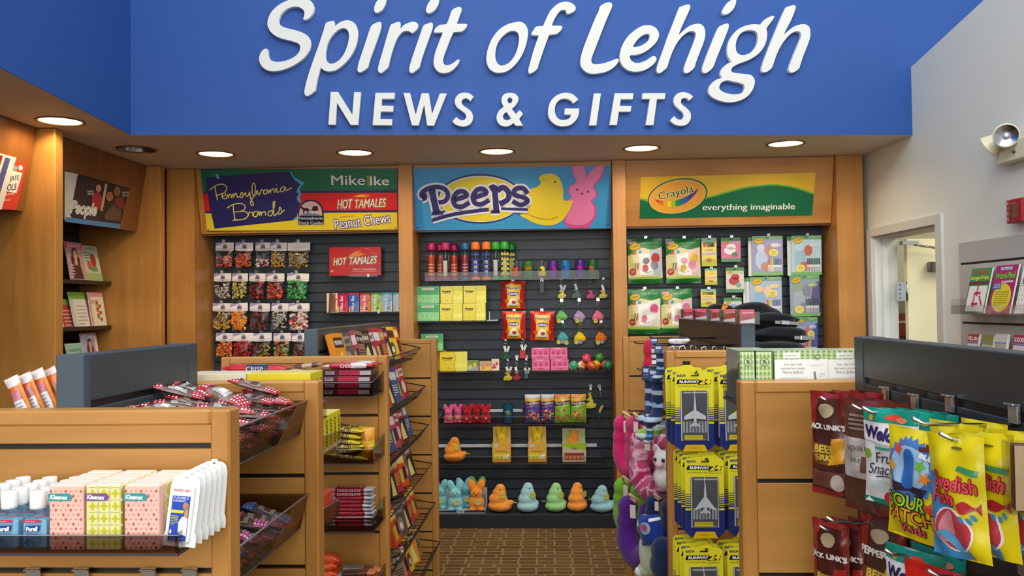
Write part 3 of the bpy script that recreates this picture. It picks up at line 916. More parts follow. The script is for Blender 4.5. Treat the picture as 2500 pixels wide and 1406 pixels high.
# ---- the brands sign
def art1(mb, A):
    g = 'gloss'
    mb.dec(A.P([(95, 112), (2338, 102), (2340, 345), (118, 368)]), '146A4C', 1, g)
    mb.dec(A.P([(122, 385), (2341, 375), (2343, 575), (142, 588)]), 'C8242C', 1, g)
    mb.dec(A.P([(148, 612), (2344, 602), (2346, 797), (168, 812)]), 'E0CC34', 1, g)
    mb.dec(A.P([(310, 190), (1110, 130), (1165, 205), (1242, 265), (1203, 320), (1230, 372), (1202, 420), (1240, 480), (1210, 560), (1200, 660), (1150, 692), (255, 787), (220, 620), (205, 600), (180, 400), (163, 370), (160, 205)]), '2A2A66', 2, g)
    mb.dec(A.P([(1108, 130), (1140, 145), (1170, 200), (1282, 262), (1225, 330), (1247, 392), (1226, 440), (1252, 492), (1232, 494), (1203, 465), (1198, 425), (1225, 388), (1193, 372), (1205, 328), (1240, 283), (1163, 222)]), '4FA6DC', 3, g)
    mb.dec(A.P([(266, 160), (292, 160), (312, 216), (285, 220)]), '6FB4DC', 3, g)
    mb.dec(A.P([(1145, 692), (1200, 640), (1210, 672), (1170, 690)]), '4FA6DC', 3, g)
    Y = 'D9D268'
    for st in ([(200, 345), (280, 290), (355, 280), (396, 318), (372, 370), (300, 402), (268, 400)], [(258, 300), (272, 380), (290, 462)],
               [(335, 425), (380, 400), (372, 375), (345, 395), (350, 440), (388, 445)], [(388, 445), (410, 395), (416, 442)], [(416, 420), (440, 390), (450, 437)],
               [(450, 437), (472, 387), (478, 434)], [(478, 415), (505, 380), (518, 430), (550, 412)], [(550, 412), (566, 372), (582, 405), (570, 430), (545, 428)],
               [(582, 415), (608, 375), (618, 415), (640, 410), (658, 365)], [(658, 365), (668, 440), (700, 500), (686, 522), (666, 490), (700, 420), (722, 395)],
               [(722, 395), (722, 300), (702, 266), (686, 300), (692, 400), (722, 412)], [(735, 400), (742, 350), (765, 402), (790, 345), (812, 352)],
               [(862, 345), (826, 345), (816, 385), (846, 387), (866, 345), (872, 387)], [(872, 387), (892, 340), (898, 382)], [(898, 360), (930, 330), (942, 378)],
               [(942, 376), (965, 325), (972, 372), (1000, 360)], [(962, 292), (968, 286)], [(1062, 310), (1022, 315), (1010, 355), (1040, 362), (1066, 310), (1074, 352), (1140, 318)],
               [(398, 552), (470, 510), (560, 500), (606, 535), (580, 580), (490, 597)], [(470, 520), (476, 600), (492, 690)], [(490, 597), (600, 590), (640, 630), (590, 678), (466, 690)],
               [(640, 645), (655, 600), (692, 605), (690, 642)], [(752, 590), (712, 595), (700, 640), (735, 647), (762, 590), (768, 642)], [(768, 642), (786, 590), (794, 640)],
               [(794, 610), (830, 590), (842, 637)], [(922, 582), (880, 590), (868, 630), (905, 637), (932, 560), (946, 480), (926, 500), (936, 634), (960, 622)],
               [(960, 622), (992, 590), (1002, 540), (1024, 590), (1004, 622), (978, 615)], [(1004, 620), (1056, 572)]):
        A.stroke(mb, st, 11, Y, 4, g)
    mb.dec(A.P([(1213, 745), (1210, 600)] + [(1355 - 145 * math.cos(R(a)), 600 - 145 * math.sin(R(a))) for a in range(10, 180, 12)] + [(1503, 600), (1506, 742)]), '1E2038', 4, g)
    mb.dec(A.P([(1222, 640)] + [(1355 - 130 * math.cos(R(a)), 605 - 132 * math.sin(R(a))) for a in range(0, 181, 12)] + [(1488, 640)]), 'C9A9B4', 5, g)
    mb.dec(A.P([(1222, 640), (1300, 610), (1400, 612), (1488, 640)]), '5C7FA8', 6, g)
    mb.dec(A.P([(1235, 540), (1262, 535), (1275, 552), (1320, 552), (1335, 560), (1330, 612), (1318, 612), (1315, 582), (1285, 584), (1280, 612), (1270, 612), (1268, 570), (1245, 556)]), '2B1E24', 7, g)
    mb.dec(A.P([(1380, 530), (1438, 528), (1440, 584), (1368, 584)]), '2B1E24', 7, g)
    mb.dec(A.P([(1340, 575), (1372, 570), (1372, 578), (1340, 583)]), '2B1E24', 7, g)
    for cx in (1378, 1422):
        mb.dec([A(cx + 16 * math.cos(R(a)), 597 + 16 * math.sin(R(a))) for a in range(0, 360, 30)], 'D8D0D0', 8, g)
    A.text(mb, 'Pennsylvania', 1220, 652, 1492, 692, 'D8DCE6', 6, 0, 0.01)
    A.text(mb, 'Dutch Candies', 1222, 704, 1500, 738, 'D8DCE6', 6, 0, 0.01)
    for dx, dy, c, e in ((6, 6, '0E1E18', 3), (0, 0, 'E6E6EA', 4)):
        A.text(mb, 'Mike', 1592 + dx, 178 + dy, 1975 + dx, 288 + dy, c, e, 0, 0.016)
        A.text(mb, 'Ike', 2036 + dx, 190 + dy, 2248 + dx, 292 + dy, c, e, 0, 0.03)
    A.text(mb, 'and', 1952, 222, 2062, 258, 'B8C838', 5, 90, 0.02)
    tamales(mb, A, 1640, 440, 2232, 568)
    for o_, c, e in ((0.07, '4A3A78', 3), (0.016, 'ECE6F2', 4)):
        A.text(mb, 'Peanut Chews', 1625, 645, 2265, 755, c, e, 7, o_)
    A.text(mb, "Goldenberg's", 1690, 634, 1852, 660, 'C8402C', 4, 5)
    for x, y in ((185, 800), (110, 130), (2320, 125), (2325, 780)):
        mb.dec([A(x + 8 * math.cos(R(a)), y + 8 * math.sin(R(a))) for a in range(0, 360, 60)], '333333', 5, g)


def tamales(mb, A, x0, y0, x1, y1, e0=3):
    w, h = x1 - x0, y1 - y0
    fl = [(x0 + .28 * w, y0 - .02 * h), (x0 + .42 * w, y0 - .3 * h), (x0 + .62 * w, y0 - .42 * h), (x0 + .52 * w, y0 - .28 * h), (x0 + .68 * w, y0 - .3 * h), (x0 + .58 * w, y0 - .05 * h), (x0 + .4 * w, y0 - .15 * h)]
    mb.dec(A.P(fl), 'E8882C', e0, 'gloss')
    mb.dec(A.P([(x0 + .36 * w, y0 - .1 * h), (x0 + .46 * w, y0 - .26 * h), (x0 + .56 * w, y0 - .3 * h), (x0 + .5 * w, y0 - .16 * h)]), 'F0C84A', e0 + 1, 'gloss')
    for o_, c, k in ((0.06, 'E0B030', 1), (0.035, '1A1216', 2), (0.0, 'F0EEEA', 3)):
        A.text(mb, 'HOT', x0 + .03 * w, y0 + .1 * h, x0 + .33 * w, y1 - .08 * h, c, e0 + k, 2, o_ + 0.012, 0.3)
        A.text(mb, 'TAMALES', x0 + .375 * w, y0 + .06 * h, x1 - .02 * w, y1 - .18 * h, c, e0 + k, 2, o_ + 0.012, 0.3)


M1 = hdr_frame(BAYX[0][0])
poster(M1, [(93, 108), (2352, 98), (2354, 802), (168, 818)], Art(M1, 470, 390, 4.687), 'printed_sign', 'brands sign with green, red and yellow bands behind a navy state outline', 'sign', art1, '2E2B62', group='printed signs over the bays')


# ---- the chick sign
def art2(mb, A):
    g = 'gloss'
    def el(cx, cy, rx, ry, c, e):
        mb.dec([A(cx + rx * math.cos(R(a)), cy + ry * math.sin(R(a))) for a in range(0, 360, 6)], c, e, g)
    el(890, 440, 482, 282, '33336E', 1); el(892, 442, 466, 262, 'DCE2EE', 2); el(894, 444, 456, 250, 'DCCB38', 3)
    mb.dec(A.S([(1400, 350), (1460, 330), (1540, 300), (1578, 250), (1550, 215, 1), (1562, 190), (1620, 160), (1700, 155), (1770, 190), (1810, 260), (1830, 350), (1828, 430), (1852, 462), (1940, 460, 1), (1920, 530), (1880, 605), (1820, 680), (1740, 730), (1640, 742), (1520, 720), (1420, 670), (1340, 622), (1400, 560)]), 'E0CB34', 5, g)
    A.stroke(mb, [(1440, 622), (1560, 662), (1680, 672), (1772, 642)], 14, 'B59B1E', 6, g)
    mb.dec([A(1737 + 11 * math.cos(R(a)), 250 + 11 * math.sin(R(a))) for a in range(0, 360, 30)], '5A4A20', 6, g)
    A.stroke(mb, [(1580, 215), (1610, 222), (1635, 230)], 7, 'B59B1E', 6, g)
    mb.dec(A.S([(1925, 72, 1), (2070, 68, 1), (2088, 130), (2092, 195, 1), (2150, 110), (2205, 66, 1), (2300, 62, 1), (2290, 135), (2235, 235), (2178, 300), (2212, 370), (2200, 430), (2158, 460), (2200, 540), (2192, 645), (2130, 745), (2085, 772, 1), (1905, 772, 1), (1838, 700), (1880, 600), (1930, 500), (1860, 460), (1920, 425), (1885, 370), (1897, 300), (1950, 270), (1972, 240), (1938, 160)]), 'CC4E92', 3, g)
    mb.dec(A.S([(1932, 74, 1), (2062, 70, 1), (2080, 140), (2088, 205), (2150, 120), (2215, 68, 1), (2286, 64, 1), (2272, 140), (2215, 235), (2162, 300), (2196, 370), (2185, 425), (2140, 460), (2180, 545), (2170, 640), (2100, 715), (2000, 740), (1900, 722), (1856, 690), (1890, 600), (1935, 500), (1880, 458), (1928, 422), (1895, 368), (1907, 305), (1958, 275), (1980, 240), (1945, 160)]), 'DE7AB0', 4, g)
    for x, y in ((1987, 337), (2109, 359), (2040, 382)):
        mb.dec([A(x + 13 * math.cos(R(a)), y + 13 * math.sin(R(a))) for a in range(0, 360, 30)], '7A3050', 5, g)
    st = [([(235, 445), (268, 432), (262, 400), (232, 410), (235, 370), (300, 325), (400, 305), (490, 330), (528, 395), (495, 465), (420, 480)], 52), ([(345, 330), (372, 470), (402, 600)], 74), ([(350, 608), (475, 596)], 40),
          ([(600, 452), (735, 408), (705, 358), (635, 366), (588, 440), (612, 518), (690, 526), (772, 482)], 54),
          ([(826, 424), (958, 380), (928, 330), (858, 338), (810, 412), (834, 490), (912, 498), (994, 454)], 54),
          ([(1000, 330), (1050, 312), (1062, 420), (1075, 590)], 66), ([(1085, 350), (1150, 312), (1212, 370), (1200, 450), (1110, 498)], 62), ([(1012, 588), (1112, 588)], 36),
          ([(1428, 382), (1375, 322), (1292, 330), (1276, 392), (1395, 430), (1425, 470), (1350, 508), (1255, 468)], 54),
          ([(350, 682), (560, 622), (780, 585), (990, 560)], 42), ([(1128, 552), (1430, 562)], 32)]
    for p, w in st:
        A.stroke(mb, p, w + 44, 'DDE0F0', 7, g)
    for p, w in st:
        A.stroke(mb, p, w, '33326E', 8, g)
    A.text(mb, 'BRAND', 1290, 596, 1440, 618, '3A4450', 7)
    mb.dec([A(1436 + 17 * math.cos(R(a)), 525 + 17 * math.sin(R(a))) for a in range(0, 360, 30)], '8888A0', 8, g)
    A.text(mb, 'R', 1428, 516, 1444, 534, 'DDE0F0', 9)
    for x, y in ((182, 768), (2335, 735), (165, 125), (2325, 85)):
        mb.dec([A(x + 8 * math.cos(R(a)), y + 8 * math.sin(R(a))) for a in range(0, 360, 60)], '333333', 5, g)


M2 = hdr_frame(BAYX[1][0])
poster(M2, [(134, 100), (2362, 62), (2368, 772), (160, 798)], Art(M2, 980, 390, 4.63), 'printed_sign', 'sky blue sign with a yellow marshmallow chick and pink bunny', 'sign', art2, '3C94D2', group='printed signs over the bays')


# ---- the crayon sign
def art3(mb, A):
    g = 'gloss'
    mb.dec(A.P([(252, 395), (330, 412), (600, 440), (890, 388), (1000, 358), (1100, 330), (1200, 302), (1300, 280), (1400, 266), (1500, 258), (1600, 257), (1700, 267), (1800, 290), (1880, 315), (1961, 347), (1943, 545), (247, 577)]), '0B6642', 1, g)
    A.stroke(mb, [(252, 385), (330, 400), (600, 430), (885, 380), (1100, 322), (1300, 271), (1500, 250), (1650, 253), (1800, 282), (1962, 338)], 16, '5AA83C', 2, g)
    def el(rx, ry, c, e, dx=0, dy=0):
        mb.dec([A(620 + dx + rx * math.cos(R(a)) * .978 + ry * math.sin(R(a)) * .208, 362 + dy + ry * math.sin(R(a)) * .978 - rx * math.cos(R(a)) * .208) for a in range(0, 360, 6)], c, e, g)
    el(297, 168, '1A6040', 3, 2, -6); el(283, 160, 'F0E0B0', 4); el(279, 156, 'DFA238', 5)
    cols = ['C03C28', 'D8682C', 'E0A030', 'E8CC34', '9CB838', '1E8C50', '1E70A0', '2A5CB4', '2C3C98', '5A3090', '6A2C80']
    T = [(398, 388), (440, 398), (480, 405), (520, 406), (560, 404), (600, 398), (640, 388), (680, 374), (720, 355), (760, 330), (795, 305), (822, 280)]
    B = [(405, 405), (440, 430), (480, 448), (520, 458), (560, 462), (600, 460), (640, 452), (680, 436), (720, 410), (760, 375), (795, 338), (825, 292)]
    for i in range(11):
        mb.dec(A.P([T[i], T[i + 1], B[i + 1], B[i]]), cols[i], 6, g)
    for o_, c, e in ((0.05, 'EDE6A0', 7), (0.012, '153A28', 8)):
        A.text(mb, 'Crayola', 432, 282, 778, 380, c, e, 13, o_)
    for dx, c, e in ((4, '0A3A26', 3), (0, 'E4F0EA', 4)):
        A.text(mb, 'everything imaginable', 866 + dx, 432 + dx, 1774 + dx, 510 + dx, c, e, 0.6, 0.025)


M3 = hdr_frame(BAYX[2][0])
poster(M3, [(258, 170), (1980, 127), (1943, 545), (247, 577)], Art(M3, 1500, 390, 4.032), 'printed_sign', 'yellow and green crayon sign with an orange oval badge', 'sign', art3, 'DDB52E', th=0.003, group='printed signs over the bays')

# ================================================================== magazine bays along the side wall
t = thing('magazine_bay', 'wooden magazine bay with slanted dark header and thin shelves, beside the corner pillar', 'magazine bay', (-3.45, 4.65, 0), group='magazine bays along the side wall')
mb = MB(); mb.box(0, 0.62, 0, 0.08, 0, ZS - 0.003, 'B8823F', 'wood', 0.004); mb.build('side_panel', t)
mb = MB(); mb.box(0, 0.62, 1.29, 1.36, 0, ZS - 0.003, 'B8823F', 'wood', 0.003); mb.build('side_panel', t)
mb = MB(); mb.at(0.0, 1.29, 0, rz=-90); mb.M = Matrix.Translation((0.02, 0.08, 0)) @ Matrix.Rotation(R(90), 4, 'Z'); slatwall(mb, 1.21, 0.1, 2.6); mb.build('back_panel', t)
LHT = math.degrees(math.atan2(0.075, 0.475))
mb = MB(); mb.box(0.001, 1.209, 0, 0.018, 0, 0.482, '7A5030', 'wood_dark', 0.002); mb.build('header_board', t, (0.445, 0.08, 2.168), (LHT, 0, 90))
for z in (1.80, 1.484, 1.175, 0.86, 0.5):
    mb = MB(); mb.box(0.03, 0.255, 0.082, 1.288, z - 0.014, z, '2E2622', 'acrylic_smoke', 0.0); mb.box(0.243, 0.257, 0.082, 1.288, z - 0.016, z + 0.012, '2A211C', 'gloss', 0.002); mb.build('shelf', t)
mb = MB(); mb.box(0, 0.6, 0.08, 1.29, 0, 0.1, '5A3A20', 'wood_dark'); mb.build('base_plinth', t)

t2 = thing('magazine_bay', 'wooden magazine bay whose header carries the red and white poster', 'magazine bay', (-3.45, 3.3, 0), group='magazine bays along the side wall')
mb = MB(); mb.M = Matrix.Translation((0.02, 0.08, 0)) @ Matrix.Rotation(R(90), 4, 'Z'); slatwall(mb, 1.262, 0.1, 2.6); mb.build('back_panel', t2)
mb = MB(); mb.box(0, 0.62, 0, 0.08, 0, ZS - 0.003, 'B8823F', 'wood', 0.004); mb.build('side_panel', t2)
mb = MB(); mb.box(0.001, 1.26, 0, 0.018, 0, 0.482, '7A5030', 'wood_dark', 0.002); mb.build('header_board', t2, (0.445, 0.08, 2.168), (LHT, 0, 90))
mb = MB(); mb.box(0, 0.6, 0.08, 1.345, 0, 0.1, '5A3A20', 'wood_dark'); mb.build('base_plinth', t2)

MH = Matrix.Translation((-3.005, 4.73, 2.168)) @ Matrix.Rotation(R(90), 4, 'Z') @ Matrix.Rotation(R(LHT), 4, 'X') @ Matrix.Translation((0, -0.001, 0))


def art4(mb, A):
    g = 'gloss'
    mb.dec(A.P([(392, 195), (475, 212), (430, 500), (392, 492)]), 'C9C4C0', 1, g)
    mb.dec(A.P([(470, 225), (640, 265), (595, 500), (425, 470)]), '3A2A2C', 1, g)
    mb.dec(A.P([(400, 475), (738, 520), (730, 548), (394, 505)]), '4A7CA8', 1, g)
    mb.dec(A.P([(560, 330), (600, 320), (625, 360), (615, 430), (560, 420)]), 'A03038', 2, g)
    mb.dec([A(600 + 16 * math.cos(R(a)), 300 + 24 * math.sin(R(a))) for a in range(0, 360, 24)], 'C08A68', 2, g)
    mb.dec(A.P([(635, 460), (690, 400), (740, 420), (735, 500), (640, 490)]), '59423A', 2, g)
    mb.dec([A(668 + 22 * math.cos(R(a)), 350 + 30 * math.sin(R(a))) for a in range(0, 360, 24)], '9C6A48', 2, g)
    mb.dec([A(715 + 20 * math.cos(R(a)), 318 + 30 * math.sin(R(a))) for a in range(0, 360, 24)], '8A5C40', 2, g)
    mb.dec(A.P([(700, 360), (750, 350), (760, 430), (700, 420)]), '7C2A30', 2, g)
    mb.dec(A.P([(640, 270), (655, 275), (625, 440), (612, 436)]), 'B8A890', 2, g)
    for o_, c, e in ((0.045, 'EAE6E0', 3), (0.0, 'B8B4B0', 4)):
        A.text(mb, 'People', 430, 388, 590, 480, c, e, -4, o_ + 0.01, 0.25)
    for x, y in ((530, 312), (745, 320)):
        A.text(mb, 'NEW', x, y, x + 40, y + 12, 'E0DCD8', 4); A.text(mb, 'ISSUE', x, y + 16, x + 40, y + 28, 'E0DCD8', 4)


poster(MH, [(392, 188), (792, 300), (728, 545), (392, 503)], Art(MH, 0, 340, 2.51), 'magazine_poster', 'dark magazine poster with two faces, on the slanted header beside the corner', 'poster', art4, '241F1F', th=0.003, group='magazine posters on the slanted headers')
MH2 = Matrix.Translation((-3.005, 3.38, 2.168)) @ Matrix.Rotation(R(90), 4, 'Z') @ Matrix.Rotation(R(LHT), 4, 'X') @ Matrix.Translation((0, -0.001, 0))


def art5(mb, A):
    g = 'gloss'
    mb.dec(A.P([(-60, 70), (96, 112), (6, 430), (-130, 420)]), 'DCD6CC', 1, g)
    mb.dec(A.P([(28, 110), (60, 118), (-25, 400), (-60, 392)]), '4A4E86', 2, g)
    mb.dec(A.P([(-10, 95), (14, 100), (-75, 392), (-100, 388)]), '8A3038', 2, g)
    mb.dec(A.P([(72, 190), (132, 206), (96, 330), (32, 318)]), 'E6DFD4', 2, g)
    A.text(mb, 'JATE', 54, 222, 112, 262, '2E2A28', 3, 4, 0.02, 0.2)
    A.text(mb, 'OLS', 40, 272, 96, 312, '2E2A28', 3, 4, 0.02, 0.2)
    mb.dec([A(122 + 13 * math.cos(R(a)), 174 + 17 * math.sin(R(a))) for a in range(0, 360, 24)], 'E8E0D8', 2, g)
    mb.dec(A.P([(78, 160), (104, 166), (98, 192), (72, 186)]), '8C9CB0', 2, g)
    A.text(mb, 'SUMMER', 30, 330, 84, 342, 'F0E8E0', 2, 3)
    A.text(mb, 'PAGES', 20, 366, 60, 376, 'F0E8E0', 2, 3)


poster(MH2, [(-60, 66), (92, 108), (96, 128), (160, 143), (98, 432), (-130, 424)], Art(MH2, 0, 340, 2.51), 'magazine_poster', 'bright red and white magazine poster on the slanted header nearest the viewer', 'poster', art5, 'CC3A2C', th=0.003, group='magazine posters on the slanted headers')


# ------------------------------------------------------------------ magazines
def face(mb, x, z, k, skin, hair, dress):
    """a small printed portrait: hair, face, shoulders"""
    mb.disc(x, z + .1 * k, .42 * k, .62 * k, hair, 2, 'gloss')
    mb.disc(x - .42 * k, z - .5 * k, .2 * k, .5 * k, hair, 2, 'gloss'); mb.disc(x + .42 * k, z - .5 * k, .2 * k, .5 * k, hair, 2, 'gloss')
    mb.dec([(x - .75 * k, z - 1.9 * k), (x - .6 * k, z - .95 * k), (x - .2 * k, z - .7 * k), (x + .2 * k, z - .7 * k), (x + .6 * k, z - .95 * k), (x + .8 * k, z - 1.9 * k)], dress, 3, 'gloss')
    mb.dec([(x - .16 * k, z - .3 * k), (x + .16 * k, z - .3 * k), (x + .2 * k, z - .8 * k), (x - .2 * k, z - .8 * k)], skin, 4, 'gloss')
    mb.disc(x, z, .3 * k, .42 * k, skin, 5, 'gloss')
    for sx in (-1, 1):
        mb.disc(x + sx * .11 * k, z + .05 * k, .045 * k, .025 * k, '3A2A24', 6, 'gloss', 8)
    mb.disc(x, z - .2 * k, .09 * k, .03 * k, 'B04848', 6, 'gloss', 8)


def magazine(w, h, base, fn, th=0.006, edge='E8E4DA'):
    mb = MB()
    mb.box(-w / 2, w / 2, -th, 0, 0, h, edge, 'paper', front=base)
    mb.M = Matrix.Translation((0, -th, 0))
    fn(mb, w, h)
    return mb


def mg_pink(mb, w, h):
    mb.rect(-w / 2, w / 2, h * .84, h * .97, 'E0407C', 1, 'gloss'); face(mb, -.005, h * .66, .085, 'D8A888', '4A2E20', '4A2A28')
    mb.lines(-w * .46, -w * .2, h * .4, .02, 5, .008, 'E8C8C8', 6); mb.text('SHAPE', 0, h * .91, w * .8, h * .1, 'F8D8E4', 2, off=.03)


def mg_green(mb, w, h):
    mb.rect(-w / 2, w / 2, 0, h * .25, 'A8C078', 1, 'gloss'); mb.disc(.02, h * .6, .035, .05, 'B83A38', 2, 'gloss'); mb.disc(-.04, h * .45, .03, .03, 'D06048', 2, 'gloss')
    mb.lines(-w * .45, w * .1, h * .8, .02, 4, .008, '6FA098', 2); mb.text('LIVING', 0, h * .92, w * .8, h * .08, '5A8A80', 2); mb.rect(-.03, .05, h * .3, h * .42, '6FA050', 3, 'gloss')


def mg_rose(mb, w, h):
    mb.rect(-w * .38, w * .5, h * .02, h * .86, 'E8E0C0', 1, 'gloss')
    for a in range(9):
        mb.disc(.012 + .022 * math.cos(a * 2.1), h * .22 + a * h * .062, .018, .014, ['C83A40', '8AA848', 'D85848'][a % 3], 2, 'gloss')
    mb.text('EAT', -.045, h * .72, .045, .025, '6A4A50', 2, off=.02)


def mg_white(mb, w, h):
    mb.rect(-w / 2, w / 2, h * .8, h, '78A838', 1, 'gloss'); mb.rect(-w / 2, -w * .3, 0, h * .8, 'CFCBB8', 1, 'gloss'); mb.lines(-w * .2, w * .4, h * .6, .025, 6, .01, 'C8A898', 1)


def mg_star(mb, w, h):
    mb.rect(-w / 2, w / 2, h * .82, h * .97, 'A898C8', 1, 'gloss'); face(mb, 0, h * .68, .07, 'D8A888', '5A3824', 'C0343C'); mb.rect(w * .3, w * .48, h * .1, h * .9, 'E8D8D0', 4, 'gloss'); mb.text('STARS', 0, h * .9, w * .8, h * .1, 'F4F0F8', 2, off=.02)


def mg_mint(mb, w, h):
    mb.rect(-w * .46, w * .46, h * .55, h * .95, '9CC8B0', 1, 'gloss'); mb.text('cooking', 0, h * .76, w * .7, h * .16, '3A7860', 2)


for (Y, z, fn, base, lab, w, h, tl, x) in [
        (5.575, 1.801, mg_pink, 'C89A98', 'magazine with a pink masthead and a dark haired woman, top shelf of the magazine bay', .2, .272, 10, -3.215),
        (5.80, 1.801, mg_green, 'CFD2BE', 'pale garden magazine with a red flower, top shelf of the magazine bay', .2, .265, 12, -3.225),
        (5.63, 1.485, mg_white, 'E2DED0', 'white magazine with a green top edge, second shelf of the magazine bay', .19, .25, 12, -3.222),
        (5.505, 1.485, mg_white, 'B83A34', 'red magazine half hidden behind the side panel, second shelf of the magazine bay', .19, .2, 14, -3.225),
        (5.76, 1.485, mg_white, 'E4A0A8', 'pink magazine with green band standing behind the food magazine', .19, .245, 13, -3.232),
        (5.83, 1.485, mg_rose, 'E0909C', 'pink food magazine with red berries, second shelf of the magazine bay', .19, .25, 9, -3.212),
        (5.77, 1.176, mg_star, 'B8A8CC', 'lilac magazine with a woman in red, third shelf of the magazine bay', .2, .27, 10, -3.222),
        (5.575, 1.176, mg_mint, 'B4D0BE', 'small mint green booklet leaning on the lilac magazine', .2, .21, 14, -3.208)]:
    magazine(w, h, base, fn).build('magazine', None, (x - .012 - (.02 if Y == 5.505 else 0), Y, z + .0015), (-tl, 0, 90), lab, 'magazine', 'magazines in the side bay')
# ================================================================== the four floor gondolas
GR = [1.205, 0.995, 0.785, 0.575, 0.365, 0.155]


def wing(t, y, x0, x1, zt, grooves, d=0.045, sh=0.0):
    """a wooden end panel: boards with dark grooves between them, framed by an edge trim"""
    mb = MB()
    mb.box(x0 + .03, x1 - .03, y + .012, y + d - .012, 0.03, zt - .03, '17140F', 'laminate')
    gs = sorted([g for g in grooves if g < zt - .05])
    lo = [0.045] + [g + .0048 for g in gs]; hi = [g - .0048 for g in gs] + [zt - .026]
    for a, b in zip(lo, hi):
        mb.box(x0 + .03, x1 - .03, y + .002, y + d - .002, a, b, 'C08A4A', 'wood_flat', 0.001)
    mb.build('end_panel', t)
    mb = MB()
    for a, b in ((x0, x0 + .034), (x1 - .034, x1)):
        mb.box(a, b, y - .002, y + d + .002, 0, zt, 'B8823F', 'wood', 0.004)
    mb.build('edge_trim', t)
    mb = MB(); mb.box(x0 + .034, x1 - .034, y - .002, y + d + .002, zt - .027, zt, 'B8823F', 'wood_flat', 0.004); mb.build('top_rail', t)
    mb = MB(); mb.box(x0 + .034, x1 - .034, y + .004, y + d - .004, 0, .045, '2A2420', 'laminate'); mb.build('kick_board', t)


def spine(t, y0, y1, xc, zt=1.515, th=0.048, c='3A4248', gv=(1.424, 1.272, 1.12, 0.968, 0.816, 0.664, 0.512, 0.36)):
    mb = MB()
    mb.box(xc - th / 2 + .006, xc + th / 2 - .006, y0 + .01, y1, 0.04, zt - .004, '121416', 'laminate')
    gs = sorted(gv)
    lo = [0.04] + [g + .006 for g in gs]; hi = [g - .006 for g in gs] + [zt]
    for a, b in zip(lo, hi):
        mb.box(xc - th / 2, xc + th / 2, y0, y1, a, b, c, 'laminate', 0.002)
    mb.build('center_panel', t)
    mb = MB(); mb.box(xc - th / 2 - .0015, xc + th / 2 + .0015, y0 - .004, y0 + .02, 0.04, zt + .001, '3E4C58', 'laminate', 0.002); mb.build('end_cap', t)
    mb = MB(); mb.box(xc - th / 2 - .0015, xc + th / 2 + .0015, y1 - .05, y1, 0.04, zt + .001, '3C4348', 'laminate', 0.002); mb.build('end_cap', t)
    mb = MB(); mb.box(xc - .09, xc + .09, y0 + .02, y1, 0, 0.04, '201C1A', 'laminate'); mb.build('plinth', t)
    mb = MB()
    for yy in (y1 - .055,):
        mb.ball((xc + th / 2, yy, zt - .09), .006, 'B8BABC', 'metal', 8, 6)
    mb.build('screw_cap', t)


GX = {'A': -0.857, 'B': -0.91, 'C': 0.716, 'D': 0.71}
GG = 'wood ended floor gondolas'
gA = thing('floor_gondola', 'nearest wooden gondola with hand gel and tissue packs on its front tray', 'gondola', (GX['A'], 1.41, 0), group=GG)
wing(gA, 0, -.305, .305, 1.422, [1.36, 1.148, .94, .73, .52, .31, .1])
wing(gA, .52, -.305, .310, 1.424, GR)
spine(gA, .046, .52, .0)
gB = thing('floor_gondola', 'wooden gondola with wire book baskets, in front of the candy bag bay', 'gondola', (GX['B'], 3.02, 0), group=GG)
wing(gB, 0, -.305, .307, 1.42, GR)
wing(gB, 1.58, -.305, .268, 1.42, GR)
spine(gB, .15, 1.58, -.014, c='3A3836')
gC = thing('floor_gondola', 'wooden gondola with the wide black back panel holding pegs of yellow candy bags', 'gondola', (GX['C'], 1.88, 0), group=GG)
wing(gC, 0, -.305, .305, 1.42, [1.2, .995, .785, .575, .365])
spine(gC, -1.15, -.002, -.032, c='2E3133')
gD = thing('floor_gondola', 'wooden gondola with toy plane cards on its end and neck pillows along its side', 'gondola', (GX['D'], 3.06, 0), group=GG)
wing(gD, 0, -.305, .305, 1.425, [1.30, 1.205, 1.1, .995, .89, .785, .68, .575])
wing(gD, 1.56, -.33, .305, 1.42, GR)
spine(gD, .046, 1.56, .0, c='3A332E')

# ------------------------------------------------------------------ acrylic trays, bins and wire baskets


def tray(name, w, d, lip, back, label, loc, rz=0, mat='acrylic', group='clear acrylic trays', th=.004, front_slope=0.0, parent=None):
    """a shelf tray open at the top; its back stands at y = 0, its lip at y = -d"""
    mb = MB()
    mb.box(-w / 2, w / 2, -d, 0, 0, th, 'FFFFFF', mat)
    mb.prism([(-w / 2, th), (w / 2, th), (w / 2, lip), (-w / 2, lip)], -d - front_slope, -d - front_slope + th, 'FFFFFF', mat)
    for x in (-w / 2, w / 2 - th):
        A = [(x, -d, th), (x, 0, th), (x, 0, back), (x, -d - front_slope, lip)]
        B = [(x + th, a[1], a[2]) for a in A]
        ia = [mb.v(p) for p in A]; ib = [mb.v(p) for p in B]
        mb.f(ia, 'FFFFFF', mat); mb.f(ib[::-1], 'FFFFFF', mat)
        for i in range(4):
            mb.f([ia[i], ib[i], ib[(i + 1) % 4], ia[(i + 1) % 4]], 'FFFFFF', mat)
    t = thing(name, label, 'tray', loc, (0, 0, rz), group)
    mb.build('clear_body', t)
    mb = MB()
    mb.box(-w / 2, w / 2, -d - .001, -d + .002, -.001, .003, '4A3F40', 'gloss')
    mb.box(w / 2 - .003, w / 2 + .0005, -d, 0, -.001, .003, '4A3F40', 'gloss')
    mb.build('bottom_edge', t)
    mb = MB()
    mb.tube([(-w / 2, -d - front_slope, lip), (w / 2, -d - front_slope, lip), (w / 2, 0, back)], .0011, '8E898A', 'gloss', 5); mb.tube([(-w / 2, -d - front_slope, lip), (-w / 2, 0, back)], .0011, '8E898A', 'gloss', 5); mb.build('rim', t)
    return t


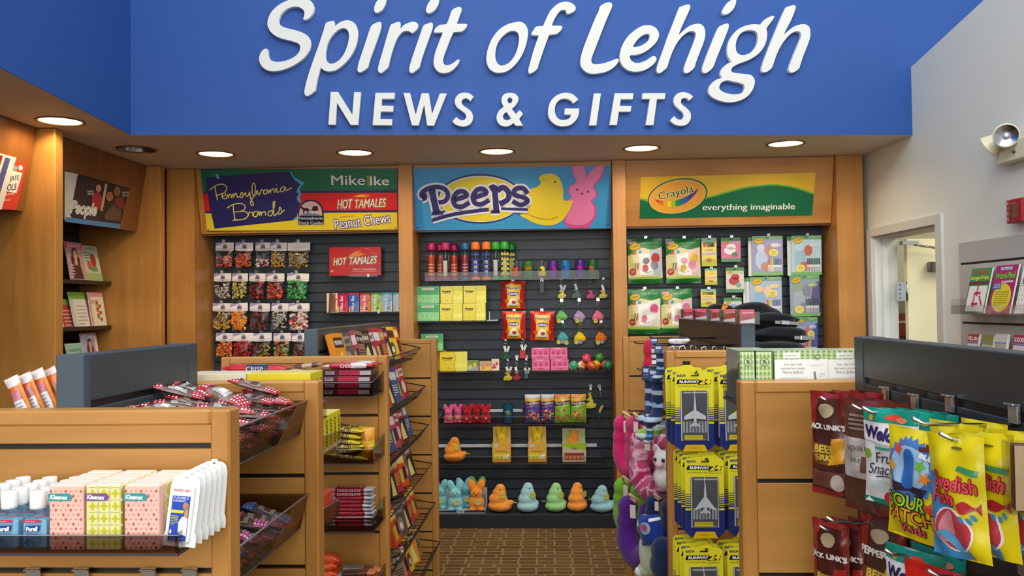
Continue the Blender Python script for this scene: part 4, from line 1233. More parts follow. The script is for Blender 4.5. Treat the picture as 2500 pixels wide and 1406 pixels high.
def vbin(w, din, dout, h, label, loc, rz, group, mat='acrylic_smoke', th=.004):
    """a bin whose front leans outwards: depth din at the bottom, dout at the rim"""
    mb = MB()
    mb.box(-w / 2, w / 2, -din, 0, 0, th, 'FFFFFF', mat)
    P = [(-din, 0), (-dout, h), (-dout + th, h), (-din + th, 0)]
    for x0, x1 in ((-w / 2, w / 2),):
        ia = [mb.v((x0, p[0], p[1])) for p in P]; ib = [mb.v((x1, p[0], p[1])) for p in P]
        for i in range(4):
            mb.f([ia[i], ia[(i + 1) % 4], ib[(i + 1) % 4], ib[i]], 'FFFFFF', mat)
    for x in (-w / 2, w / 2 - th):
        A = [(x, 0, 0), (x, -din, 0), (x, -dout, h), (x, 0, h)]
        ia = [mb.v(p) for p in A]; ib = [mb.v((p[0] + th, p[1], p[2])) for p in A]
        mb.f(ia, 'FFFFFF', mat); mb.f(ib[::-1], 'FFFFFF', mat)
        for i in range(4):
            mb.f([ia[i], ib[i], ib[(i + 1) % 4], ia[(i + 1) % 4]], 'FFFFFF', mat)
    t = thing('acrylic_bin', label, 'bin', loc, (0, 0, rz), group)
    mb.build('clear_body', t)
    mb = MB(); mb.tube([(-w / 2, -dout, h), (w / 2, -dout, h)], .0022, '6E6668', 'gloss'); mb.tube([(-w / 2, -din, .001), (w / 2, -din, .001)], .0022, '3E3838', 'gloss')
    mb.build('rim', t)
    return t


def wire_basket(w, d, h, label, loc, rz, group):
    t = thing('wire_basket', label, 'basket', loc, (0, 0, rz), group)
    mb = MB(); c = '241C16'
    sl = .045
    mb.tube([(-w / 2, 0, h * 1.6), (-w / 2, -d - sl, h), (w / 2, -d - sl, h), (w / 2, 0, h * 1.6)], .0028, c, 'wire')
    mb.tube([(-w / 2, 0, 0), (-w / 2, -d, 0), (w / 2, -d, 0), (w / 2, 0, 0)], .0028, c, 'wire')
    mb.tube([(-w / 2, 0, h * .55), (-w / 2, -d - sl * .5, h * .5), (w / 2, -d - sl * .5, h * .5), (w / 2, 0, h * .55)], .002, c, 'wire')
    mb.build('rim_wire', t)
    mb = MB()
    n = max(3, int(w / .06))
    for i in range(n + 1):
        x = -w / 2 + w * i / n
        mb.tube([(x, 0, 0.002), (x, -d, 0.002), (x, -d - sl, h)], .0016, c, 'wire', 5)
    mb.build('mesh_wire', t)
    return t


def peg(L, label, loc, rz, group, tip=.02, clip=True, col='C8CACC', mat='metal', r=.0028):
    t = thing('display_peg', label, 'peg hook', loc, (0, 0, rz), group)
    mb = MB(); mb.tube([(0, 0, 0), (0, -L, .003), (0, -L - tip * .8, tip * .6)], r, col, mat, 8); mb.build('wire', t)
    if clip:
        mb = MB(); mb.box(-.013, .013, -.006, 0, .002, .03, col, mat, .0015); mb.box(-.013, .013, -.012, 0, .028, .032, col, mat, .001); mb.build('clip', t)
    return t


def pouch(w, h, d, base, fn, mat='foil', nu=12, nv=14, wob=.0025, seal=None, seed=0, pinch=.06, back=None):
    """a filled film pouch, its back resting on y = 0, seals at top and bottom; fn prints on its front"""
    mb = MB()
    ph = seed * 1.7; fq = min(1.3, .11 / w)
    def bul(x, z):
        u = min(1, abs(2 * x / w)); v = min(1, abs(2 * z / h - 1))
        return d * .62 * max(0, 1 - u ** 2.6) * max(0, 1 - v ** 4) + wob * (math.sin(x * 95 * fq + ph + z * 40 * fq) + math.sin(z * 120 * fq - x * 60 * fq + ph * 2)) * max(0, 1 - u ** 6) * .5
    def nar(z):
        v = abs(2 * z / h - 1)
        return 1 - pinch * (1 - v ** 3)
    def fr(u, v):
        x = (u - .5) * w; z = v * h
        return (x * nar(z), -d * .38 - bul(x, z), z)
    def bk(u, v):
        x = (u - .5) * w; z = v * h
        return (-x * nar(z), -d * .38 + d * .38 * max(0, 1 - abs(2 * x / w) ** 2.6) * max(0, 1 - abs(2 * v - 1) ** 4), z)
    def colf(u, v):
        if seal and (v < .06 or v > .94):
            return seal
        return base
    mb.grid(fr, nu, nv, colf, mat)
    mb.grid(bk, nu // 2, nv // 2, back or base, mat)
    mb.warp = lambda p: (p[0] * nar(p[2]), p[1] - d * .38 - bul(p[0], p[2]) - .0006, p[2])
    mb.maxlen = w / 13
    if fn:
        fn(mb, w, h)
    mb.warp = None
    return mb


def carton(w, h, d, base, fn=None, side=None, top=None, mat='gloss', c=.0012):
    """a printed carton, its back at y = 0 and its printed front at y = -d"""
    mb = MB()
    mb.box(-w / 2, w / 2, -d, 0, 0, h, side or base, mat, c, front=base, side=side or base, top=top or side or base)
    mb.M = Matrix.Translation((0, -d, 0))
    if fn:
        fn(mb, w, h)
    mb.M = Matrix.Identity(4)
    return mb


def solo(mb, name, label, cat, loc, rot=(0, 0, 0), group=None):
    return mb.build(name, None, loc, rot, label, cat, group)
# ================================================================== bay of candy bags
def bud_logo(mb, x, z, s):
    """the little arched badge on each header card"""
    mb.dec([(x - s, z - s)] + [(x - s * math.cos(R(a)), z + s * math.sin(R(a))) for a in range(0, 181, 20)] + [(x + s, z - s)], '6A5A78', 3)
    mb.dec([(x - s * .82, z - s * .15)] + [(x - s * .82 * math.cos(R(a)), z + s * .85 * math.sin(R(a))) for a in range(0, 181, 20)] + [(x + s * .82, z - s * .15)], 'B8A4B8', 4)
    mb.dec([(x - s * .6, z + .1 * s), (x + s * .1, z + .35 * s), (x + s * .6, z + .1 * s), (x + s * .5, z - .1 * s), (x - s * .5, z - .1 * s)], '4A3A52', 5)


def header_card(w, plain=False):
    mb = MB()
    h = .066
    pts = [(-w / 2, h), (-w / 2, .006), (-w / 4, 0), (w / 4, 0), (w / 2, .006), (w / 2, h)]
    mb.prism(pts, -.0035, .0035, 'F0E8E4', 'paper')
    mb.M = Matrix.Translation((0, -.0035, 0))
    if not plain:
        mb.dec([(-w / 2, h), (-w / 2, h * .55), (w * .05, h)], 'A79AC2', 1)
        mb.rect(-w / 2, w / 2, h * .28, h * .31, '8A80A0', 2)
        bud_logo(mb, w * .02, h * .58, .017)
        mb.rect(-.015, .015, h * .13, h * .2, 'B0A6BC', 2)
    else:
        mb.text('5', -.01, h * .8, .005, .008, '555555', 1)
        mb.lines(-w * .3, w * .3, h * .5, .006, 3, .002, 'B8B8B8', 1)
    return mb


random.seed(3)
ROWB = [  # photo row: top y, bottom y, then (x0, x1, colours, fill, piece size, words)
    (592, 655, [(523, 570, ['B8503C', 'C8604A'], .55, .012, 'half full of salmon pink chews'), (571, 617, ['C8582C', 'B84830', 'D0703C'], .7, .014, 'of orange and rust gummies'), (621, 659, ['C87080', 'D8D0D0'], .4, .011, 'of pale pink sweets, mostly clear film'),
                (657, 699, ['D8A820', 'C89010', 'E0B840'], .8, .008, 'of golden yellow drops'), (700, 757, ['A88840', 'B89850', '907030'], .75, .012, 'of bronze wrapped sweets under a plain white card')]),
    (667, 731, [(519, 565, ['D8CDB8', 'E0D8C8', 'C8B8A0'], .75, .009, 'of cream coloured puffs'), (563, 604, ['E2CC58', 'D8C048', 'EAD870'], .8, .010, 'of pale yellow cubes'), (604, 647, ['7A1418', '94181C', '5A0C10'], .85, .013, 'of dark cherry red pieces'),
                (647, 693, ['D84A24', 'C83C1C', 'E0582C'], .8, .012, 'of bright orange red slices'), (696, 752, ['3FA04A', '4CB058', '359040'], .9, .015, 'of bright green leaves')]),
    (740, 807, [(515, 566, ['D8A848', 'C89838', 'E0B860'], .8, .011, 'of amber ginger pieces'), (563, 606, ['E88A20', 'F09828', 'D87818'], .8, .016, 'of orange slices, large lumps'), (605, 658, ['983C38', '882C2C', 'A85048'], .8, .009, 'of maroon speckled beans'),
                (658, 702, ['D6CEC0', 'C8C0B4', '4A4038', 'E0D8CC'], .85, .010, 'of white nougat squares with dark specks'), (702, 753, ['D8B8A8', 'C04840', 'E0CCC0'], .8, .018, 'of cream and red striped pieces')]),
    (813, 872, [(524, 568, ['D8501C', 'E0A030', 'C83818'], .85, .014, 'of orange and yellow gummies'), (566, 617, ['C01C14', 'A81410'], .9, .012, 'of plain bright red sweets'), (612, 664, ['5A2820', '88A030', '702C20', 'B03020'], .7, .013, 'of dark mixed fruit drops'),
                (665, 711, ['8AB050', 'D88040', '70A040', 'C84830'], .85, .012, 'of pale green and orange mix'), (712, 752, ['6A3A22', '7A4A2C', '54301C'], .7, .013, 'of brown chocolate pieces')])]
rown = ['top row', 'second row', 'third row', 'lowest row']
for ri, (y0, y1, bags) in enumerate(ROWB):
    for bi, (x0, x1, cols, fill, ps, words_) in enumerate(bags):
        Y = 6.37 - (.012 if bi % 2 else 0)
        k = mpp(Y + .1)
        w = (x1 - x0) * k * .97
        top = at((x0 + x1) / 2, y0, Y); h = (y1 - y0) * k
        t = thing('candy_bag', f'clear bag {words_}, {rown[ri]}', 'candy bag', (top.x, Y + .02, top.z - h), (random.uniform(-3, 1), random.uniform(-2.5, 2.5), random.uniform(-5, 5)), 'hanging candy bags with printed header cards')
        header_card(w, plain=(ri == 0 and bi == 4)).build('header_card', t, (0, -.008, h - .066))
        pouch(w * .93, h - .055, .042, 'FFFFFF', None, 'film', 8, 9, .004, seed=ri * 5 + bi).build('film_bag', t)
        mb = MB()
        n = int(92 * fill)
        for i in range(n):
            u = random.uniform(-.40, .40) * w; v = random.random() ** 1.15 * (h - .078) * min(1, fill * 1.15) + .012
            mb.at(u, -.016 + random.uniform(-.013, .006), v, random.uniform(0, 180), random.uniform(0, 180), random.uniform(0, 90))
            s_ = ps * random.uniform(1.25, 1.8)
            mb.box(-s_ / 2, s_ / 2, -s_ * .35, s_ * .35, -s_ * .42, s_ * .42, random.choice(cols), 'candy', s_ * .2)
        o = mb.build('sweets', t); o['kind'] = 'stuff'
    # the peg rail the row hangs from
for ri, (y0, y1, bags) in enumerate(ROWB):
    for bi, (x0, x1, cols, fill, ps, words_) in enumerate(bags):
        p = at((x0 + x1) / 2, y0 - 1, YB)
        peg(.10, f'short peg holding the {ORD[bi]} candy bag of the {rown[ri]}', (p.x, YB - .0005, p.z - .0105), 0, 'pegs of the candy bags', .012)

# ---- the big red candy box standing on a small stand
p = at(868, 674, 6.36)
def fn(mb, w, h):
    for i in range(14):
        mb.disc(random.uniform(-w * .45, w * .45), random.uniform(h * .1, h * .9), .02, .012, random.choice(['A81418', 'D02A22', 'B81C1C']), 1, 'gloss', 10)
    for k in range(3):
        mb.dec(ell(w * (.26 + .05 * k), h * (.9 - .06 * k), .034, .008, 14, -20), 'D84838', 2, 'gloss')
    mb.dec([(-w * .15, h * .66), (w * .0, h * .84), (w * .14, h * .88), (w * .06, h * .8), (w * .2, h * .78), (w * .08, h * .66)], 'D8742C', 2, 'gloss')
    for o_, c, e in ((.06, 'E0B030', 3), (.035, '1A1014', 4), (.0, 'E8E8EA', 5)):
        mb.text('HOT', -w * .29, h * .5, w * .26, h * .25, c, e, 2, .012 + o_, .3, 'gloss'); mb.text('TAMALES', w * .16, h * .53, w * .53, h * .26, c, e, 2, .012 + o_, .3, 'gloss')
    mb.text('FIERCE CINNAMON', w * .18, h * .22, w * .45, h * .055, 'D8C0A8', 2, 0, .03, .2)
    mb.lines(-w * .05, w * .44, h * .15, .01, 1, .004, 'B89090', 2, 1)
    mb.rect(-w * .47, -w * .42, h * .15, h * .2, 'D8B070', 2)
mb = carton(.400, .222, .055, 'B4161C', fn, '7A0E14')
solo(mb, 'candy_box', 'large dark red candy box with flame lettering, above the row of small boxes', 'candy box', (p.x, YB - .06, p.z), (-2, 0, 0))
sp = at(868, 676, YB)
t = thing('small_shelf', 'narrow clear ledge under the large red candy box', 'shelf', (sp.x, YB, sp.z - .006))
mb = MB(); mb.box(-.2, .2, -.125, -.0005, 0, .004, 'FFFFFF', 'acrylic'); mb.box(-.2, .2, -.125, -.121, .004, .02, 'FFFFFF', 'acrylic'); mb.build('clear_body', t)
mb = MB(); mb.box(.12, .135, -.128, -.1255, .0, .022, 'E8E8E8', 'plastic'); mb.build('price_clip', t)

# ---- shelf of theatre boxes
z0 = at(880, 762, 6.33).z
xs0, xs1 = at(790, 765, 6.3).x, BAYX[0][1] - .004
t = thing('box_shelf', 'black shelf holding the row of upright candy boxes', 'shelf', ((xs0 + xs1) / 2, YB, z0 - .014))
w = xs1 - xs0
mb = MB(); mb.box(-w / 2, w / 2, -.16, -.0005, 0, .013, '1E2024', 'laminate', .002); mb.build('shelf_board', t)
mb = MB(); mb.box(w * .18, w * .2, -.163, -.1605, .002, .03, 'E6E6E6', 'plastic'); mb.build('price_clip', t)


def theatre(i, c1, c2, c3, words='Mike Ike'):
    def fn(mb, w, h):
        if i == 0:
            mb.rect(-w * .2, w * .32, h * .02, h * .98, '8A5A34', 1); mb.dec([(-w * .25, h), (w * .02, h), (-w * .1, 0), (-w * .35, 0)], '6A4226', 2)
            for k in range(8):
                mb.disc(random.uniform(-w * .42, w * .42), random.uniform(.05, .95) * h, .006, .004, '5A3A22', 3, n=8)
            mb.text('CHOCO', w * .08, h * .5, h * .7, w * .2, '54331C', 3, 90, .03)
            return
        mb.dec([(w * .05, h * .05), (w * .45, 0), (w * .48, h * .55), (w * .3, h * .62), (w * .1, h * .3)], c2, 1)
        mb.rect(w * .2, w * .36, h * .08, h * .6, '2E2A30', 2); mb.rect(w * .23, w * .33, h * .1, h * .56, c2, 3)
        mb.dec([(-w * .5, h * .86), (0, h * .94), (w * .5, h * .84), (w * .5, h), (-w * .5, h)], c3, 1)
        mb.rect(-w * .48, -w * .34, 0, h * .3, 'E0A848', 1)
        mb.text(words, -w * .1, h * .45, h * .78, w * .28, 'ECEAEA', 4, 90 if i != 4 else -90, .03)
        mb.disc(w * .1, h * .2, .008, .012, c3, 3, n=10)
    return carton(.083, .148, .032, c1, fn, c3)


TB = [('D8C8A8', '8A5A34', 'B89868', 'cream and brown chocolate candy box'), ('C81C4C', 'E05070', '8A1838', 'magenta candy box beside the brown one'), ('1F5FB8', '4FA0E0', 'B82848', 'bright blue candy box'), ('CC3424', 'E89050', '8A2420', 'red orange candy box'),
      ('86A82C', 'C8D860', '4A7A28', 'lime green candy box, printed upside down'), ('8AB4CC', 'C8DCE8', '5A88A8', 'pale blue candy box beside the lime box'), ('90B8C8', 'D0E0E8', '4A90B0', 'pale blue candy box half hidden by the slim pillar')]
for i, (c1, c2, c3, lab) in enumerate(TB):
    pp = at(811.5 + 27 * i, 761, 6.32)
    solo(theatre(i, c1, c2, c3), 'candy_box', lab, 'candy box', (pp.x, 6.34, z0 - .0005), (0, 0, random.uniform(-4, 4)), 'upright candy boxes on the black shelf')
# ================================================================== bay under the chick sign
CHK = spline([(-.5, .02), (-.46, .3), (-.3, .48), (-.12, .55), (-.1, .68), (-.34, .7, 1), (-.26, .9), (-.04, 1.0), (.14, .92), (.24, .7), (.26, .5), (.36, .4), (.52, .42, 1), (.48, .2), (.36, .04), (.1, -.02), (-.25, -.02)], 3)
BUN = spline([(-.34, .04), (-.38, .26), (-.26, .42), (-.34, .54), (-.28, .66), (-.3, .82), (-.24, .98), (-.12, .96), (-.04, .74), (.04, .74), (.12, .96), (.24, .98), (.3, .82), (.28, .66), (.34, .54), (.26, .42), (.38, .26), (.34, .04), (.1, -.02), (-.1, -.02)], 3)


def sil(S, x, z, h, flip=1):
    return [(x + flip * p[0] * h, z + p[1] * h) for p in S]


def X(px, Y):
    return at(px, 750, Y).x


def long_tray(x0, x1, ybot, d, lip, back, label):
    Y = YB - d
    z = at((x0 + x1) / 2, ybot, Y).z
    a, b = at(x0, ybot, Y).x, at(x1, ybot, Y).x
    tray('shelf_tray', b - a, d - .001, lip, back, label, ((a + b) / 2, YB - .0008, z), 0, 'acrylic', 'clear shelf trays of the chick bay')
    return z + .0045


# ---- top tray: bottles and tumblers
zt = long_tray(1037, 1463, 683, .235, .062, .09, 'long clear tray of drink bottles and tumblers under the chick sign')


def bottle(cap, fill, kind):
    t = thing('drink_bottle', 'x', 'bottle', group='tall drink bottles on the top tray')
    r, H = .0332, .285
    mb = MB(); mb.lathe([(0, .012), (r, .012), (r, .2), (r * .93, .222), (r * .8, .232)], 'FFFFFF', 'bottle_clear', 18); mb.build('clear_body', t)
    mb = MB(); mb.lathe([(0, .226), (r * .98, .226), (r * 1.04, .232), (r * 1.02, .262), (r * .9, .28), (r * .5, .287), (0, .288)], cap, 'plastic', 18); mb.build('cap', t)
    mb = MB(); mb.lathe([(0, 0), (r * 1.0, 0), (r * 1.04, .004), (r * 1.02, .02), (r * .9, .024), (0, .024)], cap, 'plastic', 18); mb.build('base', t)
    mb = MB()
    if kind == 'sleeve':
        mb.lathe([(r * .86, .03), (r * .86, .19)], fill, 'gloss', 18)
        mb.warp = lambda p: (r * .87 * math.sin(p[0] / r), -r * .87 * math.cos(p[0] / r) + p[1], p[2])
        for i in range(6):
            mb.rect(-.026, .026, .045 + .024 * i, .051 + .024 * i, 'F0D8C8' if i < 4 else 'A04020', 1)
            for k in range(4):
                mb.disc(-.018 + .012 * k, .06 + .024 * i, .003, .004, 'B04020', 1, n=8)
        mb.warp = None
        mb.build('printed_sleeve', t)
    elif kind == 'strip':
        mb.box(-.013, .013, -.006, -.005, .03, .155, 'ECEAE4', 'paper'); mb.M = Matrix.Translation((0, -r * .8, 0))
        for i in range(5):
            for dx in (-.019, 0, .019):
                mb.dec(sil(CHK, dx, .035 + .037 * i, .022), fill, 1)
        mb.build('printed_chicks', t)
    else:
        mb.box(-.016, .014, -.006, -.005, .03, .15, 'DEDCD4', 'paper'); mb.build('paper_insert', t)
    if kind == 'sleeve':
        mb = MB(); mb.tube([(r * 1.05, .004, .23), (r * 1.35, .004, .19), (r * 1.3, .004, .12), (r * 1.1, .004, .1)], .004, '2A2026', 'plush'); mb.build('carry_strap', t)
    return t


BP = {}
for i, (px, Y, cap, fill, kind, lab) in enumerate([
        (1053.5, 6.29, 'A01858', 'D8501C', 'sleeve', 'magenta capped bottle at the end of the top tray'), (1076, 6.37, 'A01858', 'D8501C', 'sleeve', 'magenta capped bottle in the back row of the top tray'),
        (1089, 6.285, 'A82462', 'B8A8A0', 'insert', 'magenta capped clear bottle with a pale straw, third along'), (1110, 6.38, 'A01858', 'E0481C', 'sleeve', 'magenta capped bottle with orange measure marks beside the blue cap'),
        (1136.5, 6.31, '1E5C8C', '9C1C50', 'sleeve', 'blue capped bottle with a crimson sleeve'), (1162.5, 6.29, 'E0702C', '2A3EA0', 'strip', 'orange capped bottle with blue chicks, beside the blue cap'),
        (1188.8, 6.29, 'E0702C', '2A3EA0', 'strip', 'orange capped bottle with blue chicks, beside the green caps'), (1211.6, 6.30, '2E9A34', 'DDDDDD', 'insert', 'green capped clear bottle with a blank paper strip'),
        (1233.5, 6.29, '2E9A34', 'D8C82C', 'strip', 'green capped bottle printed with yellow chicks'), (1250, 6.385, '1E7A30', 'C8B828', 'strip', 'green capped bottle tucked in the back row next to the tumblers')]):
    t = bottle(cap, fill, kind)
    t['label'] = lab; t.location = (X(px, Y), Y, zt); t.rotation_euler = (0, 0, R(random.uniform(-12, 12)))


def tumbler(col, pcol, S, tint):
    t = thing('straw_tumbler', 'x', 'tumbler', group='straw tumblers with printed figures')
    r0, r1, H = .032, .0405, .135
    def rr(z):
        return r0 + (r1 - r0) * z / H
    mb = MB(); mb.lathe([(0, .002), (r0, 0), (r0 + .002, .004), (r1, H)], col, tint if tint == 'bottle_clear' else 'gloss', 22)
    cup_ = mb.build('cup', t)
    mb = MB(); mb.lathe([(r1 + .002, H - .002), (r1 + .003, H + .006), (r1 - .003, H + .01), (.008, H + .012), (.006, H + .008)], 'C8CCD0', 'bottle_clear', 22); mb.build('lid', t)
    mb = MB(); mb.tube([(.004, 0, .03), (-.004, .004, H + .062)], .003, 'D8DCE0', 'bottle_clear', 7); mb.build('straw', t)
    mb = MB()
    mb.warp = lambda p: (rr(p[2]) * math.sin(p[0] / rr(p[2])), -rr(p[2]) * math.cos(p[0] / rr(p[2])) - .0008, p[2])
    mb.maxlen = .012
    mb.dec(sil(S, .004, .024, .072), pcol, 1); mb.warp = None
    mb.build('printed_figure', cup_)
    return t


for px, Y, col, pcol, S, tint, lab in [
        (1262.5, 6.30, 'C8CCC8', 'E0502C', BUN, 'bottle_clear', 'clear tumbler with an orange bunny, first after the bottles'), (1291, 6.31, '3C7028', 'E0582C', BUN, 'gloss', 'green tumbler with an orange bunny, second after the bottles'),
        (1324, 6.30, '9CBCC8', 'D8CC34', CHK, 'bottle_clear', 'clear tumbler with a yellow chick'), (1351.5, 6.34, '5A2A8C', 'B81C70', CHK, 'gloss', 'purple tumbler with leaning straw beside the yellow chick tumbler'),
        (1382, 6.30, '1E70B0', '5A2A80', CHK, 'gloss', 'blue tumbler between the two purple tumblers'), (1418, 6.30, '4A2488', 'C01C78', CHK, 'gloss', 'purple tumbler with a bright pink chick'),
        (1448, 6.315, '1E5C34', 'D84830', CHK, 'gloss', 'dark green tumbler at the end of the top tray')]:
    t = tumbler(col, pcol, S, tint)
    t['label'] = lab; t.location = (X(px, Y), Y, zt); t.rotation_euler = (0, 0, R(random.uniform(-25, 25)))

# ---- marshmallow cartons on the narrow shelf
zs = at(1116, 783, 6.30).z
xa, xb = at(1016, 783, 6.25).x, at(1217, 783, 6.25).x
t = thing('box_shelf', 'thin dark shelf under the green and yellow marshmallow cartons', 'shelf', ((xa + xb) / 2, YB, zs - .012))
mb = MB(); mb.box(-(xb - xa) / 2, (xb - xa) / 2, -.2, -.0008, 0, .012, '202428', 'laminate', .002); mb.build('shelf_board', t)
mb = MB(); mb.box((xb - xa) / 2 - .085, (xb - xa) / 2 - .003, -.198, -.02, .0125, .016, 'D8DADC', 'metal'); mb.box((xb - xa) / 2 - .085, (xb - xa) / 2 - .078, -.02, -.015, .0125, .08, 'E0E2E2', 'plastic'); mb.build('price_rail', t)


def mallow(w, h, d, base, dark, lump, kind):
    def fn(mb, w, h):
        if kind == 'window':
            mb.rect(-w * .47, w * .47, h * .52, h * .94, dark, 1); mb.rect(-w * .28, w * .28, h * .78, h * .9, 'D8E0C0', 2); mb.text('Peeps', 0, h * .84, w * .4, h * .07, 'A02838', 3)
            for i in range(5):
                mb.disc(-w * .38 + w * .19 * i, h * .26, w * .085, h * .17, lump, 1); mb.disc(-w * .38 + w * .19 * i - .003, h * .3, w * .04, h * .07, base, 2)
        else:
            mb.dec([(w * .05, 0), (w * .02, h * .4), (w * .08, h * .65), (w * .02, h), (w * .03, h), (w * .09, h * .65), (w * .03, h * .4), (w * .06, 0)], '8A7A18', 2)
            mb.dec([(w * .07, 0), (w * .04, h * .4), (w * .1, h * .65), (w * .04, h), (w * .5, h), (w * .5, 0)], 'E4DC60', 1)
            mb.text('Peeps', -w * .22, h * .68, w * .36, h * .13, '54381C', 3, 3, .04); mb.stroke([(-w * .38, h * .58), (-w * .05, h * .6)], h * .015, '54381C', 3)
            for i in range(3):
                mb.disc(w * .16 + w * .12 * i, h * .3, w * .055, h * .1, lump, 2)
            mb.disc(-w * .2, h * .18, w * .025, h * .04, '6A5A10', 3, n=3)
    return carton(w, h, d, base, fn, dark, base)


k = mpp(6.27)
gw, gh = 56 * k, 42.5 * k
yw = 55.5 * k
for r_ in (0, 1):
    for px, ba, kd, dk, lp, lab in ((1044.5, '74BE84', 'window', '4FA468', '9CDC8C', 'green wrapped marshmallow carton'), (1101.5, 'DCCB18', 'card', 'C8B010', 'F0EC8C', 'yellow marshmallow carton nearest the green ones'),
                                    (1158, 'DCCB18', 'card', 'C8B010', 'F0EC8C', 'yellow marshmallow carton beside the empty price rail')):
        m = mallow(gw if kd == 'window' else yw, gh, .045, ba, dk, lp, kd)
        solo(m, 'marshmallow_carton', lab + (', lower of two' if r_ == 0 else ', upper of two'), 'candy carton', (X(px + (1.5 if r_ else 0), 6.27), 6.315, zs + .0005 + r_ * (gh + .0006)), (0, 0, random.uniform(-1.5, 1.5)), 'marshmallow cartons on the thin shelf')

# ---- red pouches on pegs


def mini(mb, w, h):
    mb.dec([(-w * .3, h * .03), (w * .3, h * .03), (w * .27, h * .5), (w * .34, h * .92), (-w * .34, h * .92), (-w * .27, h * .5)], 'E0B81C', 1, 'foil')
    mb.dec([(-w * .5, h * .88), (w * .5, h * .88), (w * .5, h), (-w * .5, h)], 'C8301C', 2, 'foil')
    mb.text('Peeps', 0, h * .74, w * .64, h * .13, 'E8DCC0', 3, 2, .06); mb.text('Peeps', 0, h * .74, w * .62, h * .12, '4A1C34', 4, 2, .03)
    mb.disc(0, h * .54, w * .24, h * .07, '54407C', 3); mb.text('minis', 0, h * .54, w * .36, h * .075, 'ECE8F0', 4, 0, .04)
    for sx in (-1, 1):
        mb.disc(sx * w * .3, h * .28, w * .1, h * .06, 'C8641C', 3, n=10)
    mb.dec([(-w * .24, h * .12), (w * .24, h * .12), (w * .12, h * .34), (-w * .02, h * .4), (-w * .16, h * .3)], 'F0E4D8', 4); mb.disc(w * .02, h * .24, w * .1, h * .06, 'B04030', 5)
    mb.stroke([(-w * .18, h * .12), (0, h * .08), (w * .18, h * .12)], h * .02, '8A3030', 5)


def pegged(px, py, L, label, grp):
    p = at(px, py, YB)
    return peg(L, label, (p.x, YB - .0006, p.z - .016), 0, grp)


for (x0, y0, x1, y1), lab in zip([(1223, 686, 1282, 754), (1226, 759, 1285, 828), (1293, 760, 1353, 831)], ['red and yellow sweet pouch hanging uppermost, under the bottle tray', 'red and yellow sweet pouch hanging below the upper one', 'red and yellow sweet pouch hanging beside the lower one, towards the clip toys']):
    kk = mpp(6.34)
    p = at((x0 + x1) / 2, y1, 6.34)
    m = pouch((x1 - x0) * kk, (y1 - y0) * kk, .05, 'B81420', mini, 'foil', seal='C8202C', seed=x0 % 7)
    solo(m, 'sweet_pouch', lab, 'pouch', (p.x, 6.365, p.z), (0, random.uniform(-1.5, 1.5), random.uniform(-4, 4)), 'red sweet pouches on pegs')
    pegged((x0 + x1) / 2, y0 - 2, .13, lab.replace('red and yellow sweet pouch hanging', 'peg of the red pouch'), 'pegs of the red sweet pouches')
p = pegged(1323, 683, .13, 'empty peg with a black ticket hanging under the bottle tray', 'pegs of the red sweet pouches')
mb = MB(); mb.box(-.016, .016, -.122, -.12, -.085, .0, '1E2226', 'plastic', .0005); mb.build('ticket', p)

# ---- silicone purses and key rings


def keyring(col, S, size, label, px, ytop, ybot, tags=('D8D4CC',), grp='silicone figure key rings', Y=6.36, card=None):
    pt, pb = at(px, ytop, Y), at(px, ybot, Y)
    H = pt.z - pb.z
    t = thing('figure_key_ring', label, 'key ring', (pb.x, Y, pb.z), (0, 0, random.uniform(-6, 6)), grp)
    mb = MB(); mb.prism(sil(S, 0, .001, size), -.009, .009, col, 'plastic'); mb.M = Matrix.Translation((0, -.009, 0))
    if S is CHK:
        mb.stroke(sil([(-.4, .2), (0, .1), (.36, .22)], 0, 0, size), size * .03, '3A3020' if col != '17532C' else '0E3A1E', 1)
        mb.disc(.05 * size, .78 * size, size * .03, size * .035, '2A2020', 1, n=8)
    mb.build('figure', t)
    mb = MB()
    mb.tube([(0, .002, size * .93), (0, .002, H - .035)], .0018, 'B8BABC', 'metal', 6)
    mb.tube([(.012 * math.cos(R(a)), 0, H - .022 + .013 * math.sin(R(a))) for a in range(0, 360, 30)], .0016, 'C8CACC', 'metal', 6, True)
    mb.build('split_ring', t)
    mb = MB(); mb.box(-.006, .008, -.004, .004, H - .012, H + .006, 'ECECEC', 'plastic', .001); mb.build('hook_tip', t)
    for i, tc in enumerate(tags):
        mb = MB(); mb.at(.004 + .006 * i, -.011, size * .9, 0, 0, -18 + 40 * i); mb.box(-.009, .009, -.0006, .0006, 0, .045, tc, 'paper'); mb.build('tag', t)
    pg = at(px, ytop, YB)
    peg(YB - Y + .012, 'peg of the ' + label, (pg.x, YB - .0006, pt.z - .008), 0, 'pegs of the key rings', .008, ytop > 700)


keyring('CDBE28', CHK, .062, 'yellow chick purse hanging above the green clip toy', 1372, 680, 727, ('D8D4CC', 'C8CCD0'))
keyring('17532C', CHK, .070, 'dark green chick purse in the row under the tumblers', 1407.5, 678, 727, ('E4E2DC',))
keyring('C01C60', CHK, .060, 'magenta chick purse in the row under the tumblers', 1441.6, 678, 728, ())
keyring('CDBE28', CHK, .062, 'yellow chick purse closest to the pillar, white ticket on it', 1472.6, 679, 727, ('ECEAE4',))
keyring('17532C', CHK, .064, 'dark green chick purse under the red pouches', 1235, 828, 877, ('E0DED8', 'D0D0D0'))
keyring('C02A28', BUN, .066, 'red bunny purse under the red pouches', 1276.5, 826, 874, ('E0DED8', 'D0D0D0'))
keyring('E0CC18', CHK, .066, 'bright yellow chick purse, lowest of the hanging ones beside a crimson purse', 1240, 877, 928, ('E4DCC8', 'D8D0C0'))
keyring('B01C40', CHK, .060, 'crimson chick purse between the bright yellow and the small blue one', 1262, 876, 927, ('ECEAE4',))
